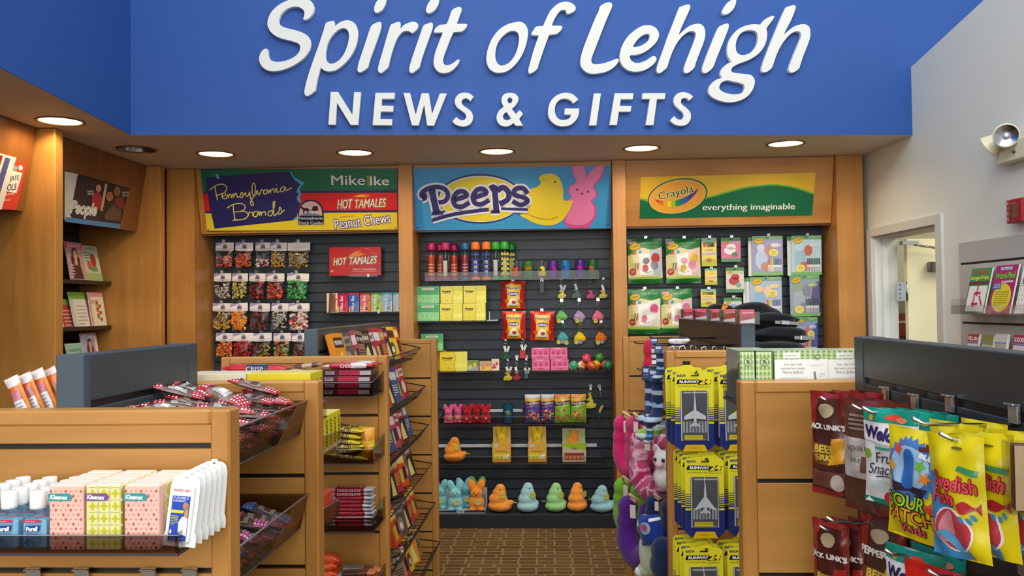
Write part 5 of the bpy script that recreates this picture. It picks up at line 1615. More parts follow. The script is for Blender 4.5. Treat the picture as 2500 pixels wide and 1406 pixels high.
keyring('356878', BUN, .044, 'small teal bunny key ring beside the crimson purse', 1285, 876, 924, ('E0DED8', 'D8D4CC'))
keyring('CDC424', CHK, .080, 'yellow chick purse hanging beside the fruit sweet pouches', 1442, 948, 996, ('C8B020',))
# a green lanyard
p = at(1465, 950, 6.36)
t = thing('lanyard', 'thin dark green lanyard with cards, hanging beside the lowest yellow purse', 'lanyard', (p.x, 6.37, p.z - .26))
mb = MB(); mb.tube([(0, 0, .255), (.008, -.004, .2), (.006, 0, .15), (.004, 0, .11)], .003, '6A7A2C', 'plush'); mb.tube([(.004, 0, .11), (-.03, 0, .01)], .004, '2E5A34', 'plush'); mb.tube([(0.004, 0, .11), (-.012, -.004, .0)], .004, '34603A', 'plush'); mb.build('cord', t)
mb = MB(); mb.at(.014, -.006, .13, 0, 0, 30); mb.box(-.01, .01, -.0008, .0008, -.05, .01, 'B8A048', 'paper'); mb.build('tag', t)
mb = MB(); mb.at(-.024, -.006, .1, 0, 0, -20); mb.box(-.01, .01, -.001, .001, -.035, .025, '2A3A30', 'gloss'); mb.build('card', t)
mb = MB(); mb.box(-.008, .008, -.004, .004, .25, .268, 'D8D8D8', 'metal', .001); mb.build('clip', t)
peg(.1, 'peg of the thin green lanyard', (p.x, YB - .0006, p.z - .004), 0, 'pegs of the key rings', .008)

# ---- little plush clip toys
clipb = blend('clip', [((-.012, 0, .028), (.03, .022, .028)), ((-.006, 0, .055), (.018, .016, .022)), ((.02, -.004, .026), (.028, .022, .026)), ((.012, 0, .05), (.016, .014, .018)), ((-.026, 0, .012), (.02, .016, .012))], .005, 'FFFFFF', sm=4)
for px, yt, yb, col, lab, nt in [(1371, 734, 782, '6CB464', 'pale green plush clip toy, upper row', 1), (1414, 733, 782, 'A890B0', 'lilac plush clip toy, upper row', 2), (1460, 732, 782, 'D87090', 'pink plush clip toy, upper row', 1),
                             (1373, 786, 834, '4CA0A0', 'teal plush clip toy, lower row', 3), (1415, 784, 834, 'E0BC10', 'yellow plush clip toy, lower row', 2), (1467, 785, 834, 'E0701C', 'orange plush clip toy, lower row', 2)]:
    Y = 6.37
    pt, pb = at(px, yt, Y), at(px, yb, Y)
    t = thing('plush_clip_toy', lab, 'soft toy', (pb.x, Y, pb.z), (0, random.uniform(-5, 5), random.uniform(-14, 14)), 'plush clip toys on pegs')
    put(recolor(clipb, col).mesh('plush_body'), 'plush_body', t)
    H = pt.z - pb.z
    mb = MB(); mb.tube([(-.004, 0, .07), (-.012, 0, H - .03), (0, 0, H - .008), (.012, 0, H - .03), (.006, 0, .07)], .0035, col, 'plush'); mb.build('loop', t)
    for i in range(nt):
        mb = MB(); mb.at(-.03 + .03 * i + .008, -.026, -.004 + .006 * (i % 2)); mb.prism(ell(0, 0, .0165, .0165, 16), -.0008, .0008, 'C0B848' if i % 2 == 0 else '8C8894', 'paper')
        mb.M = mb.M @ Matrix.Translation((0, -.0008, 0)); mb.text('Peeps', 0, .002, .018, .006, '6A5A40', 1); mb.build('tag', t)
    pg = at(px, yt, YB)
    peg(.095, 'peg of the ' + lab, (pg.x, YB - .0006, pt.z - .012), 0, 'pegs of the plush clip toys', .008)

# ---- second tray row: cartons, cards, pink cartons, balls
z2 = long_tray(1048, 1495, 908, .2, .012, .02, 'shallow clear tray of pink cartons and bouncy balls')
k = mpp(6.3)
solo(mallow(yw, gh, .045, '6CB47C', '4FA468', '9CDC8C', 'window'), 'marshmallow_carton', 'green wrapped marshmallow carton standing on the yellow pack, behind the end of the book gondola', 'candy carton', (X(1053, 6.3), 6.36, z2 + .155), (0, 0, 0))
m = mallow(67 * k, 48 * k, .09, 'E0C814', 'D87018', 'F0EC60', 'card')
solo(m, 'marshmallow_carton', 'yellow marshmallow carton with an orange side, alone on the second tray', 'candy carton', (X(1102, 6.3), 6.39, z2), (0, 0, 8))
solo(carton(58 * k, .155, .035, 'D8B818', None, 'C86A18'), 'marshmallow_carton', 'yellow carton at the back of the second tray, carrying the green one', 'candy carton', (X(1056, 6.3), 6.437, z2 + .0), (0, 0, 0))


def gc(c1, c2):
    def fn(mb, w, h):
        mb.rect(-w * .48, w * .48, h * .5, h * .96, c1, 1); mb.dec(sil(CHK, -w * .15, h * .2, h * .4), c2, 2); mb.disc(w * .2, h * .6, w * .14, h * .16, c2, 2)
    return fn


for px, w, h, b, c1, c2, lab in [(1151, 31, 27, '8C9CA8', '7A8A2C', 'D8CC28', 'grey and green card of yellow chicks on the second tray'), (1183, 29, 24, 'D8B84C', 'B89880', 'E08040', 'yellow and tan gift card on the second tray'), (1207.5, 19, 29, 'E0D4C0', 'D8C8A8', 'C04040', 'cream card with a red bunny at the tray edge')]:
    solo(carton(w * k, h * k, .012, b, gc(c1, c2)), 'gift_card', lab, 'card', (X(px, 6.31), 6.325, z2), (-6, 0, random.uniform(-3, 3)), 'small cards on the second tray')


def pinkc(mb, w, h):
    mb.rect(-w * .48, w * .48, h * .06, h * .94, 'E06C98', 1); mb.rect(-w * .48, w * .48, h * .3, h * .36, 'F09CB8', 2)
    for i in range(3):
        mb.dec(sil(BUN, -w * .3 + w * .3 * i, h * .4, h * .36), 'C84078', 2)
    mb.text('Peeps', 0, h * .18, w * .3, h * .12, 'A02860', 3, 0, .03); mb.dec([(-w * .4, h * .96), (w * .2, h * .96), (0, h * .88)], 'F4D0DC', 3)


pw, ph = 43.5 * k, 27.8 * k
for i, (px, lv, lab) in enumerate([(1319, 0, 'lower pink bunny carton nearer the key rings'), (1364, 0, 'lower pink bunny carton next to the bouncy balls'), (1318, 1, 'upper pink bunny carton nearer the key rings'), (1362, 1, 'upper pink bunny carton next to the bouncy balls')]):
    solo(carton(pw, ph, .05, 'D86890', pinkc, 'D05C88', 'E890AC'), 'bunny_carton', lab, 'candy carton', (X(px, 6.3), 6.35 + .006 * lv, z2 + lv * (ph + .0006)), (0, 0, random.uniform(-2, 2)), 'pink bunny cartons, two on two')


def bball(c1, c2, c3):
    mb = MB()
    def colf(u, v):
        q = math.sin(6.3 * u * 2 + v * 5) + math.sin(v * 9 + u * 4)
        return c1 if q > .3 else (c2 if q > -.8 else c3)
    mb.ball((0, 0, .0355), .0355, colf, 'gloss', 28, 18)
    return mb


for px, Y, dz, cs, lab in [(1398, 6.30, 0, ('2E9C74', '34A890', 'D8C890'), 'teal and green bouncy ball at the carton end'), (1418.5, 6.34, 0, ('E0702C', 'E8D8B0', 'C84828'), 'orange and cream bouncy ball behind the first'), (1441, 6.30, 0, ('D04C2C', 'B83828', 'E07838'), 'orange red bouncy ball in the front row'),
                           (1430, 6.32, .054, ('D83858', 'C82C4C', 'E05C70'), 'pink red bouncy ball resting on top near the cartons'), (1453, 6.375, 0, ('E0C020', 'D8B018', 'C86830'), 'yellow bouncy ball in the back row'), (1474.5, 6.385, 0, ('D04838', 'E07C38', 'C82C60'), 'orange and crimson bouncy ball in the back row'),
                           (1462, 6.38, .056, ('3C8C3C', '347C34', '60A850'), 'green bouncy ball resting on top near the pillar'), (1482.5, 6.31, 0.001, ('2E8448', '2C8C80', '246C38'), 'dark green bouncy ball at the tray end')]:
    solo(bball(*cs), 'bouncy_ball', lab, 'ball', (X(px, Y), Y, z2 + dz), (0, 0, random.uniform(0, 360)), 'bouncy balls on the second tray')

# ---- third tray: plush bunnies, tumbler, pouches
z3 = long_tray(1073, 1437, 1037, .235, .06, .1, 'clear tray of small bunnies and fruit sweet pouches')
bun = blend('bun', [((0, 0, .055), (.06, .046, .057)), ((0, -.004, .125), (.047, .04, .04)), ((-.034, 0, .182), (.031, .022, .048), -17), ((.034, 0, .182), (.031, .022, .048), 17), ((-.03, -.02, .012), (.03, .03, .014)), ((.03, -.02, .012), (.03, .03, .014))], .006, 'FFFFFF', sm=5)


def bunny(col, label, loc, rz, sc, grp, tag='C8B848', heart=False):
    t = thing('plush_bunny', label, 'soft toy', loc, (0, 0, rz), grp)
    t.scale = (sc, sc, sc)
    bd_ = put(recolor(bun, col).mesh('plush_body'), 'plush_body', t)
    for x in (-.016, .016):
        mb = MB(); mb.ball((x, -.0425, .135), .0045, '3A2418', 'gloss', 8, 6); mb.build('eye', bd_)
    mb = MB(); mb.ball((0, -.0445, .122), .0045, '3A2418', 'gloss', 8, 6); mb.build('nose', bd_)
    if heart:
        mb = MB(); mb.at(.0, -.049, .058); mb.prism(spline([(0, -.013, 1), (.014, .002), (.008, .012), (0, .006, 1), (-.008, .012), (-.014, .002)], 4), -.001, .0, 'E8D0C8', 'paper'); mb.build('heart_patch', t)
    elif tag:
        mb = MB(); mb.at(.014, -.05, .07, 15); mb.prism(ell(0, 0, .024, .022, 18), -.001, 0.0, tag, 'paper'); mb.M = mb.M @ Matrix.Translation((0, -.001, 0)); mb.text('Peeps', 0, .003, .03, .009, '8A6A30', 1, 8); mb.build('tag', t)
    return t


for px, Y, col, rz, lab, ht in [(1092, 6.30, 'E05C8C', 6, 'small pink plush bunny at the end of the third tray', False), (1115, 6.33, 'DC5888', -12, 'small pink plush bunny with yellow tags, beside the red ones', False), (1138, 6.30, 'B80F1C', -6, 'small red plush bunny next to the pink ones', True),
                                (1159.5, 6.34, 'A80C18', 12, 'small red plush bunny in the middle of the red three', True), (1183, 6.30, 'BC101E', 4, 'small red plush bunny next to the white price rail', True)]:
    bunny(col, lab, (X(px, Y), Y, z3 + .001), rz, .62, 'small plush bunnies on the third tray', 'C8B848', ht)
t = tumbler('14506C', '9CA428', CHK, 'gloss')
t['label'] = 'single dark teal tumbler with an olive chick on the third tray'; t['group'] = 'straw tumblers with printed figures'
t.location = (X(1237, 6.31), 6.31, z3)
p0, p1 = at(1195, 1002, YB), at(1276, 1002, YB)
t = thing('price_rail', 'white price rail fixed to the slats behind the teal tumbler', 'rail', ((p0.x + p1.x) / 2, YB, p0.z))
L = p1.x - p0.x
mb = MB(); mb.box(-L / 2, L / 2, -.012, -.0008, -.012, .012, 'D4D8DA', 'plastic', .002); mb.box(-L / 2, L / 2, -.014, -.012, -.001, .001, '8A8E92', 'plastic'); mb.build('rail_body', t)


def fruitp(c1, c2):
    def fn(mb, w, h):
        mb.rect(-w * .5, w * .5, h * .86, h, c2, 1, 'foil'); mb.rect(-w * .5, w * .5, h * .74, h * .85, 'D8A828', 1, 'foil')
        mb.dec([(-w * .5, h * .58), (w * .5, h * .68), (w * .5, h * .78), (-w * .5, h * .7)], '4A1C48', 2, 'foil'); mb.text('Fruit Burst', 0, h * .685, w * .86, h * .08, 'E8D8B8', 3, 6, .03)
        mb.dec([(-w * .4, h * .5), (w * .4, h * .56), (w * .38, h * .64), (-w * .38, h * .57)], c1, 2, 'foil')
        for i in range(26):
            mb.disc(random.uniform(-w * .42, w * .42), random.uniform(h * .06, h * .46), .008, .007, ['D8402C', 'E07828', 'D8B838', '8AA838', 'C83028', 'E89040'][i % 6], 2 + i % 3, n=9)
    return fn


kk = mpp(6.30)
for x0, x1, c1, c2, edge, lab in [(1278, 1316, '7C58A0', 'C0C0C8', '4A3A88', 'silver topped fruit sweet pouch nearest the tumbler'), (1317, 1350, '7C58A0', 'B8B8C4', '44347C', 'silver topped fruit sweet pouch, second of the four'),
                                  (1351, 1389, '98B838', 'C87830', '78B038', 'orange topped fruit sweet pouch, third of the four'), (1390, 1428, '98B838', 'D08838', '78B038', 'orange topped fruit sweet pouch next to the yellow purse')]:
    m = pouch((x1 - x0) * kk, 68 * kk, .045, edge, fruitp(c1, c2), 'foil', seal=edge, seed=x0 % 9, pinch=.02)
    solo(m, 'sweet_pouch', lab, 'pouch', (X((x0 + x1) / 2, 6.3), 6.325, z3), (-4, 0, random.uniform(-5, 5)), 'fruit sweet pouches on the third tray')

# ---- fourth tray: chick and gift sets
z4 = long_tray(1052, 1474, 1133, .235, .055, .09, 'clear tray of boxed gift sets and one orange chick')
p0, p1 = at(1069, 1100, YB), at(1457, 1098, YB)
t = thing('price_rail', 'long white price rail fixed to the slats behind the boxed gift sets', 'rail', ((p0.x + p1.x) / 2, YB, z4 + .095))
L = p1.x - p0.x
mb = MB(); mb.box(-L / 2, L / 2, -.012, -.0008, -.012, .012, 'D4D8DA', 'plastic', .002); mb.build('rail_body', t)
for i in range(4):
    mb = MB(); mb.box(-L / 2 + L * (.1 + .26 * i), -L / 2 + L * (.115 + .26 * i), -.015, -.0125, -.008, .008, '5A5E62', 'plastic'); mb.build('clip', t)
chk = blend('chk', [((0, 0, .04), (.09, .072, .042)), ((.07, 0, .062), (.036, .034, .022), -16), ((-.012, 0, .092), (.07, .06, .046)), ((-.002, 0, .132), (.052, .047, .045)), ((.004, 0, .162), (.039, .037, .038)), ((-.036, -.004, .142), (.018, .014, .01), 16)], .0065, 'FFFFFF', sm=4)
chk2 = blend('chk2', [((0, 0, .038), (.076, .068, .04)), ((.05, 0, .055), (.03, .03, .02), -16), ((-.004, 0, .088), (.063, .056, .046)), ((.0, 0, .13), (.049, .045, .046)), ((.004, 0, .164), (.036, .034, .036)), ((-.03, -.008, .142), (.018, .013, .01), 16)], .0065, 'FFFFFF', sm=4)


def chick(B, col, label, loc, rz, sc, tagc='C8C048'):
    t = thing('plush_chick', label, 'soft toy', loc, (0, 0, rz), 'plush marshmallow chicks')
    t.scale = (sc, sc, sc)
    bd_ = put(recolor(B, col).mesh('plush_body'), 'plush_body', t)
    for s_ in (-1, 1):
        mb = MB(); mb.ball((.01, s_ * .0365, .166), .0045, '2A1C14', 'gloss', 8, 6); mb.build('eye', bd_)
    mb = MB(); mb.at(.03, -.052, .125, 20); mb.prism(ell(0, 0, .022, .021, 18), -.001, 0, tagc, 'paper'); mb.M = mb.M @ Matrix.Translation((0, -.001, 0)); mb.text('Peeps', 0, .003, .028, .009, '8A7A30', 1, 8); mb.build('round_tag', t)
    mb = MB(); mb.at(.1, 0, .07, 0, 0, 10); mb.box(0, .03, -.004, .004, -.002, .002, 'C8B848', 'plush'); mb.build('fabric_tab', t)
    return t


p = at(1105, 1128, 6.29)
chick(chk, 'F0942C', 'orange plush chick alone on the fourth tray', (X(1105, 6.30), 6.30, z4 + .001), -6, .93)


def giftset(px, w, h, hb, base, front, plush, lab, big):
    Y = 6.32
    kk = mpp(6.28)
    W_, H_, HB = w * kk, h * kk, hb * kk
    t = thing('boxed_gift_set', lab, 'gift set', (X(px, Y), Y, z4), (0, 0, 0), 'boxed gift sets on the fourth tray')
    mb = MB(); mb.box(-W_ / 2 + .002, W_ / 2 - .002, .03, .034, 0, H_, base, 'gloss'); mb.M = Matrix.Translation((0, .03, 0)); mb.rect(-W_ * .46, W_ * .46, H_ * .55, H_ * .97, 'D8B868' if not big else 'A8B870', 1); mb.text('Peeps', 0, H_ * .91, W_ * .42, H_ * .055, '6A4A20', 2, 0, .03)
    if big:
        for i in range(8):
            mb.rect(-W_ * .45 + W_ * .115 * i, -W_ * .42 + W_ * .115 * i, H_ * .7, H_ * .97, ['D8C068', 'B8C848', 'D8D0B0'][i % 3], 2)
    mb.build('back_card', t)
    mb = MB(); mb.box(-W_ / 2, W_ / 2, -.04, .03, 0, HB, front, 'gloss', .001); mb.M = Matrix.Translation((0, -.04, 0))
    if not big:
        mb.rect(-W_ * .44, W_ * .44, HB * .14, HB * .5, 'C8A828', 1)
        for i in range(4):
            mb.dec(sil(BUN, -W_ * .32 + W_ * .21 * i, HB * .16, HB * .3), 'E0D040', 2)
        mb.disc(-W_ * .28, HB * .86, W_ * .14, HB * .08, 'C8C8C0', 1); mb.lines(-W_ * .3, W_ * .3, HB * .56, .008, 1, .004, '8A6A20', 2, 1)
        mb.dec([(0, HB * .2), (W_ * .4, HB * .45), (W_ * .38, HB * .2)], 'F0ECC8', 3)
    else:
        mb.dec([(-W_ * .5, HB), (W_ * .5, HB), (W_ * .5, HB * .62), (-W_ * .5, HB * .82)], '98B818', 1); mb.text('Peeps', 0, HB * .7, W_ * .26, HB * .12, '6A5A20', 3, 0, .03)
        mb.rect(-W_ * .42, W_ * .42, HB * .12, HB * .48, '8A3828', 1)
        for i in range(5):
            mb.disc(-W_ * .34 + W_ * .17 * i, HB * .24, W_ * .075, HB * .1, 'D88858', 2, n=12)
    mb.build('front_box', t)
    b = recolor(bun if not big else chk, plush).mesh('plush_figure')
    o = put(b, 'plush_figure', t, (0, -.004, HB - (.092 if not big else .085)))
    o.scale = (.66, .5, .93) if not big else (.7, .4, .9)
    if not big:
        mb = MB()
        for x, z in ((-.01, .132), (.01, .132), (0, .122)):
            mb.ball((x * .66, -.024, HB - .092 + z * .93), .003, '3A2418', 'gloss', 6, 5)
        mb.build('plush_face', t)


giftset(1220.8, 45, 84, 47, 'DCA04C', 'E0A840', 'E0C018', 'gift set with a yellow bunny, nearer the orange chick', False)
giftset(1307.3, 45, 84, 47, 'DCA04C', 'E0A840', 'E0C018', 'gift set with a yellow bunny, middle of the fourth tray', False)
giftset(1396.5, 57, 78, 46, 'B8B49C', 'C8B898', 'E08830', 'wider green edged gift set with an orange chick', True)

# ---- bottom ledge
z5 = .1005
xa, xb = X(1062, 6.16), X(1180, 6.16)
t = thing('display_tray', 'white cardboard tray holding the blue and orange plush bunnies', 'tray', ((xa + xb) / 2, 6.2, z5))
L = (xb - xa)
mb = MB(); mb.box(-L / 2, L / 2, -.1, .12, 0, .004, 'D8D8D8', 'paper'); mb.box(-L / 2, L / 2, -.1, -.097, .004, .02, '20264C', 'paper'); mb.box(-L / 2, L / 2, .117, .12, .004, .14, 'C8CCCC', 'paper')
mb.box(L / 2 - .003, L / 2, -.1, .12, .004, .03, 'D8D8D8', 'paper'); mb.prism([(L / 2 - .003, .03), (L / 2, .03), (L / 2, .14), (L / 2 - .003, .14)], .03, .117, 'D8D8D8', 'paper'); mb.M = Matrix.Translation((0, -.1, 0)); mb.disc(0, .0125, .03, .011, 'B8B8A8', 1); mb.text('Peeps', 0, .0125, .035, .01, '2A2A50', 2, 0, .03)
mb.build('card_tray', t)
for px, Y, col, rz, sc, lab in [(1107, 6.17, '84CCD2', 0, .97, 'blue plush bunny with a yellow tag, front of the cardboard tray'), (1158, 6.17, 'F08E30', 4, .99, 'orange plush bunny with a pale card, front of the cardboard tray'),
                            (1128, 6.265, '68B4BE', 14, .97, 'blue plush bunny standing behind the front blue one'), (1160, 6.27, '5C9C58', -4, 1.0, 'green plush bunny whose ears show behind the orange one'), (1070, 6.23, '78C2C8', -10, .95, 'blue plush bunny mostly hidden behind the gondola end')]:
    bunny(col, lab, (X(px, Y), Y, z5 + .0055), rz, sc, 'plush bunnies on the bottom ledge', 'C8C080')
for px, Y, B, col, rz, sc, lab in [(1214.5, 6.15, chk, 'F29A3A', -8, 1.0, 'orange plush chick on the bottom ledge next to the cardboard tray'), (1282, 6.14, chk2, 'A4CED2', 8, 1.06, 'pale blue plush chick on the bottom ledge between orange and green'), (1350, 6.15, chk2, '9CD48A', 10, 1.04, 'green plush chick on the bottom ledge'),
                                (1402, 6.16, chk2, 'F2983C', 36, 1.04, 'orange plush chick on the bottom ledge beside the green one'), (1462, 6.13, chk, '94C4CC', 4, .97, 'blue plush chick at the far end of the bottom ledge')]:
    chick(B, col, lab, (X(px, Y), Y, z5 + .001), rz, sc)
# ================================================================== bay under the crayon sign
def badge(mb, x, z, w, e=3):
    mb.disc(x, z, w * .5, w * .3, '3A7A3C', e, n=18, rot=12); mb.disc(x, z, w * .47, w * .275, 'DDB030', e + 1, n=18, rot=12); mb.text('Crayola', x, z + w * .02, w * .62, w * .16, '2A4A2C', e + 2, 12, .03)


def colorbag(c1, c2, c3, lab2):
    def fn(mb, w, h):
        f = 'foil'
        mb.rect(-w * .5, w * .5, h * .12, h * .84, 'D8D098', 1, f)
        mb.dec([(-w * .5, h * .84), (-w * .5, h * .62), (-w * .1, h * .8), (w * .2, h * .74), (w * .5, h * .8), (w * .5, h)], '1C7830', 2, f)
        mb.text('color & more', w * .14, h * .9, w * .5, h * .04, 'B8D8A8', 3, 2, 0, .2)
        if lab2:
            mb.rect(-w * .46, -w * .24, h * .87, h * .94, 'B83838', 3, f); mb.text('NEW!', -w * .35, h * .905, w * .2, h * .05, 'F0E0D8', 4, 4, .03)
        badge(mb, -w * .29, h * .82, w * .34)
        mb.dec([(w * .02, h * .2), (w * .48, h * .16), (w * .48, h * .78), (w * .12, h * .74)], c1, 2, f)
        mb.dec([(-w * .16, h * .2), (w * .24, h * .16), (w * .12, h * .68), (-w * .2, h * .66)], 'ECE8E0', 3, f)
        mb.disc(w * .3, h * .56, w * .13, h * .11, c2, 4, f); mb.disc(w * .26, h * .4, w * .12, h * .1, c3, 4, f); mb.disc(w * .02, h * .5, w * .1, h * .07, c3, 5, f); mb.disc(0, h * .34, w * .09, h * .08, c2, 5, f)
        mb.stroke([(-w * .12, h * .3), (w * .02, h * .24), (w * .16, h * .27)], w * .012, '6A6A70', 6)
        mb.text('60', -w * .32, h * .68, w * .12, h * .06, 'C84838', 4, 0, .04); mb.disc(-w * .15, h * .7, w * .05, h * .04, '4A98B8', 4, f)
        for i in range(3):
            mb.dec([(-w * .4 + w * .07 * i, h * .3), (-w * .36 + w * .07 * i, h * .3), (-w * .33 + w * .07 * i, h * .46), (-w * .37 + w * .07 * i, h * .46)], ['D8C848', '3C8C50', 'C03848'][i], 4, f)
        mb.disc(-w * .37, h * .26, w * .1, h * .075, 'B8302C', 5, f); mb.lines(-w * .43, -w * .31, h * .28, h * .02, 3, h * .008, 'E8C8B8', 6)
        mb.rect(-w * .46, w * .46, h * .1, h * .15, 'A8C050', 3, f)
    return fn


for (x0, y0, x1, y1), cs, lab in [((1534, 582, 1619, 692), ('B8C0CC', 'B84038', '7C8494', True), 'green edged colouring bag with a red plane picture, upper row by the slim pillar'),
                                  ((1628, 582, 1712, 691), ('E0C0B8', 'D8B038', 'D88CA8', True), 'green edged colouring bag with a pink and blonde picture, upper row'),
                                  ((1534, 706, 1614, 815), ('E8DCC8', 'D05888', 'E8E0D8', False), 'green edged colouring bag with a white sticker picture, lower row by the slim pillar'),
                                  ((1615, 705, 1692, 812), ('D8B8B8', 'C87098', 'D8C0A8', True), 'green edged colouring bag behind the row of small red boxes, lower row')]:
    Y = 6.36; k = mpp(Y - .03)
    p = at((x0 + x1) / 2, y1, Y)
    m = pouch((x1 - x0) * k, (y1 - y0) * k, .035, '187030', colorbag(*cs), 'foil', seal='14652A', seed=x0 % 11, wob=.004, pinch=.02)
    solo(m, 'coloring_bag', lab, 'colouring bag', (p.x, 6.385, p.z), (0, random.uniform(-1, 1), random.uniform(-3, 3)), 'colouring bags under the crayon sign')
    pegged((x0 + x1) / 2, y0 - 1, .1, 'peg of the bag with the ' + lab.split(' a ')[1].split(',')[0] if ' a ' in lab else 'peg of the colouring bag above the small red boxes', 'pegs of the colouring goods')


def crayonbox(win, tag_):
    def fn(mb, w, h):
        mb.rect(-w * .5, w * .5, h * .86, h, '8CB8A4', 1); mb.disc(0, h * .955, w * .1, h * .02, '2A3A34', 2)
        if win:
            for i in range(9):
                mb.rect(-w * .36 + w * .08 * i, -w * .29 + w * .08 * i, h * .68, h * .79, ['B83828', 'D87828', 'C8A028', '8A5030', '4A6A38', '2A4A5C', '2C2C48', '1E1E24', '3A2A30'][i], 2)
            mb.dec([(-w * .4, h * .8), (w * .4, h * .8), (w * .36, h * .84), (-w * .36, h * .84)], '3C6A3C', 3)
        mb.text('Crayola', 0, h * .57 if win else h * .72, w * .5, h * .05, '3A6A3A', 2, 0, .03)
        mb.rect(-w * .44, w * .46, h * .38, h * .5, 'D8D0C0', 2); mb.text(tag_, 0, h * .44, w * .8, h * .06, '8A6AA0' if win else 'B83828', 3, 3, .03)
        mb.dec([(-w * .5, 0), (w * .5, 0), (w * .5, h * .2), (0, h * .32), (-w * .5, h * .2)], 'B8B848', 1)
        mb.disc(0, h * .2, w * .16, h * .06, 'B85030', 2); mb.text('12', 0, h * .2, w * .12, h * .05, 'F0E8D0', 3)
    return fn


for (x0, y0, x1, y1), fn_, lab in [((1714, 581, 1750, 650), crayonbox(True, 'COLORS'), 'tall yellow pencil box, uppermost of the three yellow boxes'), ((1722, 656, 1751, 695), crayonbox(False, 'CRAYONS'), 'small yellow crayon box with a red band, middle of the three yellow boxes'),
                                   ((1712, 706, 1748, 749), crayonbox(True, 'MARKERS'), 'yellow marker box with fan of colours, lowest of the three yellow boxes')]:
    Y = 6.37; k = mpp(6.35); p = at((x0 + x1) / 2, y1, Y)
    solo(carton((x1 - x0) * k, (y1 - y0) * k, .025, 'DDBE2C', fn_, 'C8A820', '9CC0A8'), 'crayon_box', lab, 'crayon box', (p.x, 6.385, p.z), (0, 0, -6), 'yellow crayon boxes on pegs')
    pegged((x0 + x1) / 2, y0 - 1, .09, 'peg of the ' + lab.split(',')[0], 'pegs of the colouring goods')


def minibook(bg, fig, top, low):
    def fn(mb, w, h):
        mb.rect(-w * .5, w * .5, h * .86, h, '5A8C58', 1); mb.disc(0, h * .93, w * .08, h * .025, '24342A', 2); mb.rect(-w * .5, w * .5, h * .76, h * .85, top, 1)
        mb.disc(-w * .05, h * .46, w * .3, h * .16, fig, 2); mb.disc(w * .02, h * .62, w * .24, h * .12, fig, 2); mb.disc(w * .2, h * .3, w * .16, h * .1, low, 3); mb.rect(-w * .5, w * .5, 0, h * .14, '5A8C68', 2)
        badge(mb, -w * .26, h * .8, w * .3)
    return carton(w_, h_, .02, bg, fn, 'D8CCC8', '5A8C58')


for (x0, y0, x1, y1), a, lab in [((1763, 580, 1809, 639), ('C8487C', 'ECE4E4', 'D8A8BC', '5A8A60'), 'small pink activity book with a white round figure'), ((1775, 653, 1817, 714), ('C8C0B0', 'B84450', 'B8C8A8', '7CA890'), 'small pale activity book with a red haired swirl'),
                                 ((1770, 727, 1812, 790), ('B8B4C4', '8C98B8', 'C8D4C0', 'A8B8A0'), 'small activity book half hidden behind the black caps')]:
    Y = 6.36; k = mpp(6.34); w_, h_ = (x1 - x0) * k, (y1 - y0) * k; p = at((x0 + x1) / 2, y1, Y)
    solo(minibook(*a), 'activity_book', lab, 'book', (p.x, 6.385, p.z), (0, 0, -7), 'small activity books on pegs')
    pegged((x0 + x1) / 2, y0 - 1, .09, 'peg of the ' + lab.split(',')[0], 'pegs of the colouring goods')


def bigbook(bg, a, b, c, mk, dx=.28, dark=None):
    def fn(mb, w, h):
        if dark:
            mb.dec([(w * .1, h * .1), (w * .5, h * .1), (w * .5, h * .86), (w * .3, h * .8)], dark, 1, 'gloss')
        mb.rect(-w * .5, w * .5, h * .9, h, '5A9858', 1, 'gloss'); mb.rect(-w * .5, w * .5, 0, h * .07, '6AA848', 1, 'gloss'); mb.disc(0, h * .955, w * .04, h * .012, '24342A', 2); mb.lines(w * .1, w * .45, h * .97, h * .025, 2, h * .01, 'C8DCA8', 2)
        mb.disc(-w * .2, h * .4, w * .2, h * .26, a, 2, 'gloss'); mb.disc(-w * .22, h * .7, w * .13, h * .09, b, 3, 'gloss'); mb.disc(w * .06, h * .62, w * .14, h * .14, c, 2, 'gloss'); mb.disc(-w * .05, h * .22, w * .18, h * .12, c, 3, 'gloss')
        mb.disc(w * .26, h * .76, w * .17, h * .06, b, 4, 'gloss'); mb.lines(w * .14, w * .38, h * .775, h * .03, 2, h * .012, 'ECE8F0', 5)
        mb.disc(w * .2 if dx > 0 else -w * .2, h * (.57 if dx > 0 else .17), w * .16, h * .1, 'DCCB58', 5, 'gloss'); mb.text('32', w * .2 if dx > 0 else -w * .2, h * (.59 if dx > 0 else .18), w * .12, h * .05, '8A7430', 6); mb.lines(w * .1, w * .3, h * .53, h * .02, 2, h * .006, '9A8440', 6) if dx > 0 else None
        for i in range(8):
            x = w * (.02 + .055 * i)
            mb.rect(x, x + w * .042, h * .09, h * .26, 'E4E0DC', 4, 'gloss'); mb.rect(x, x + w * .042, h * .26, h * .42, mk[i % len(mk)], 4, 'gloss'); mb.rect(x + w * .012, x + w * .03, h * .09, h * .2, mk[i % len(mk)], 5, 'gloss')
        badge(mb, -w * .28, h * .88, w * .34, 5)
    return fn


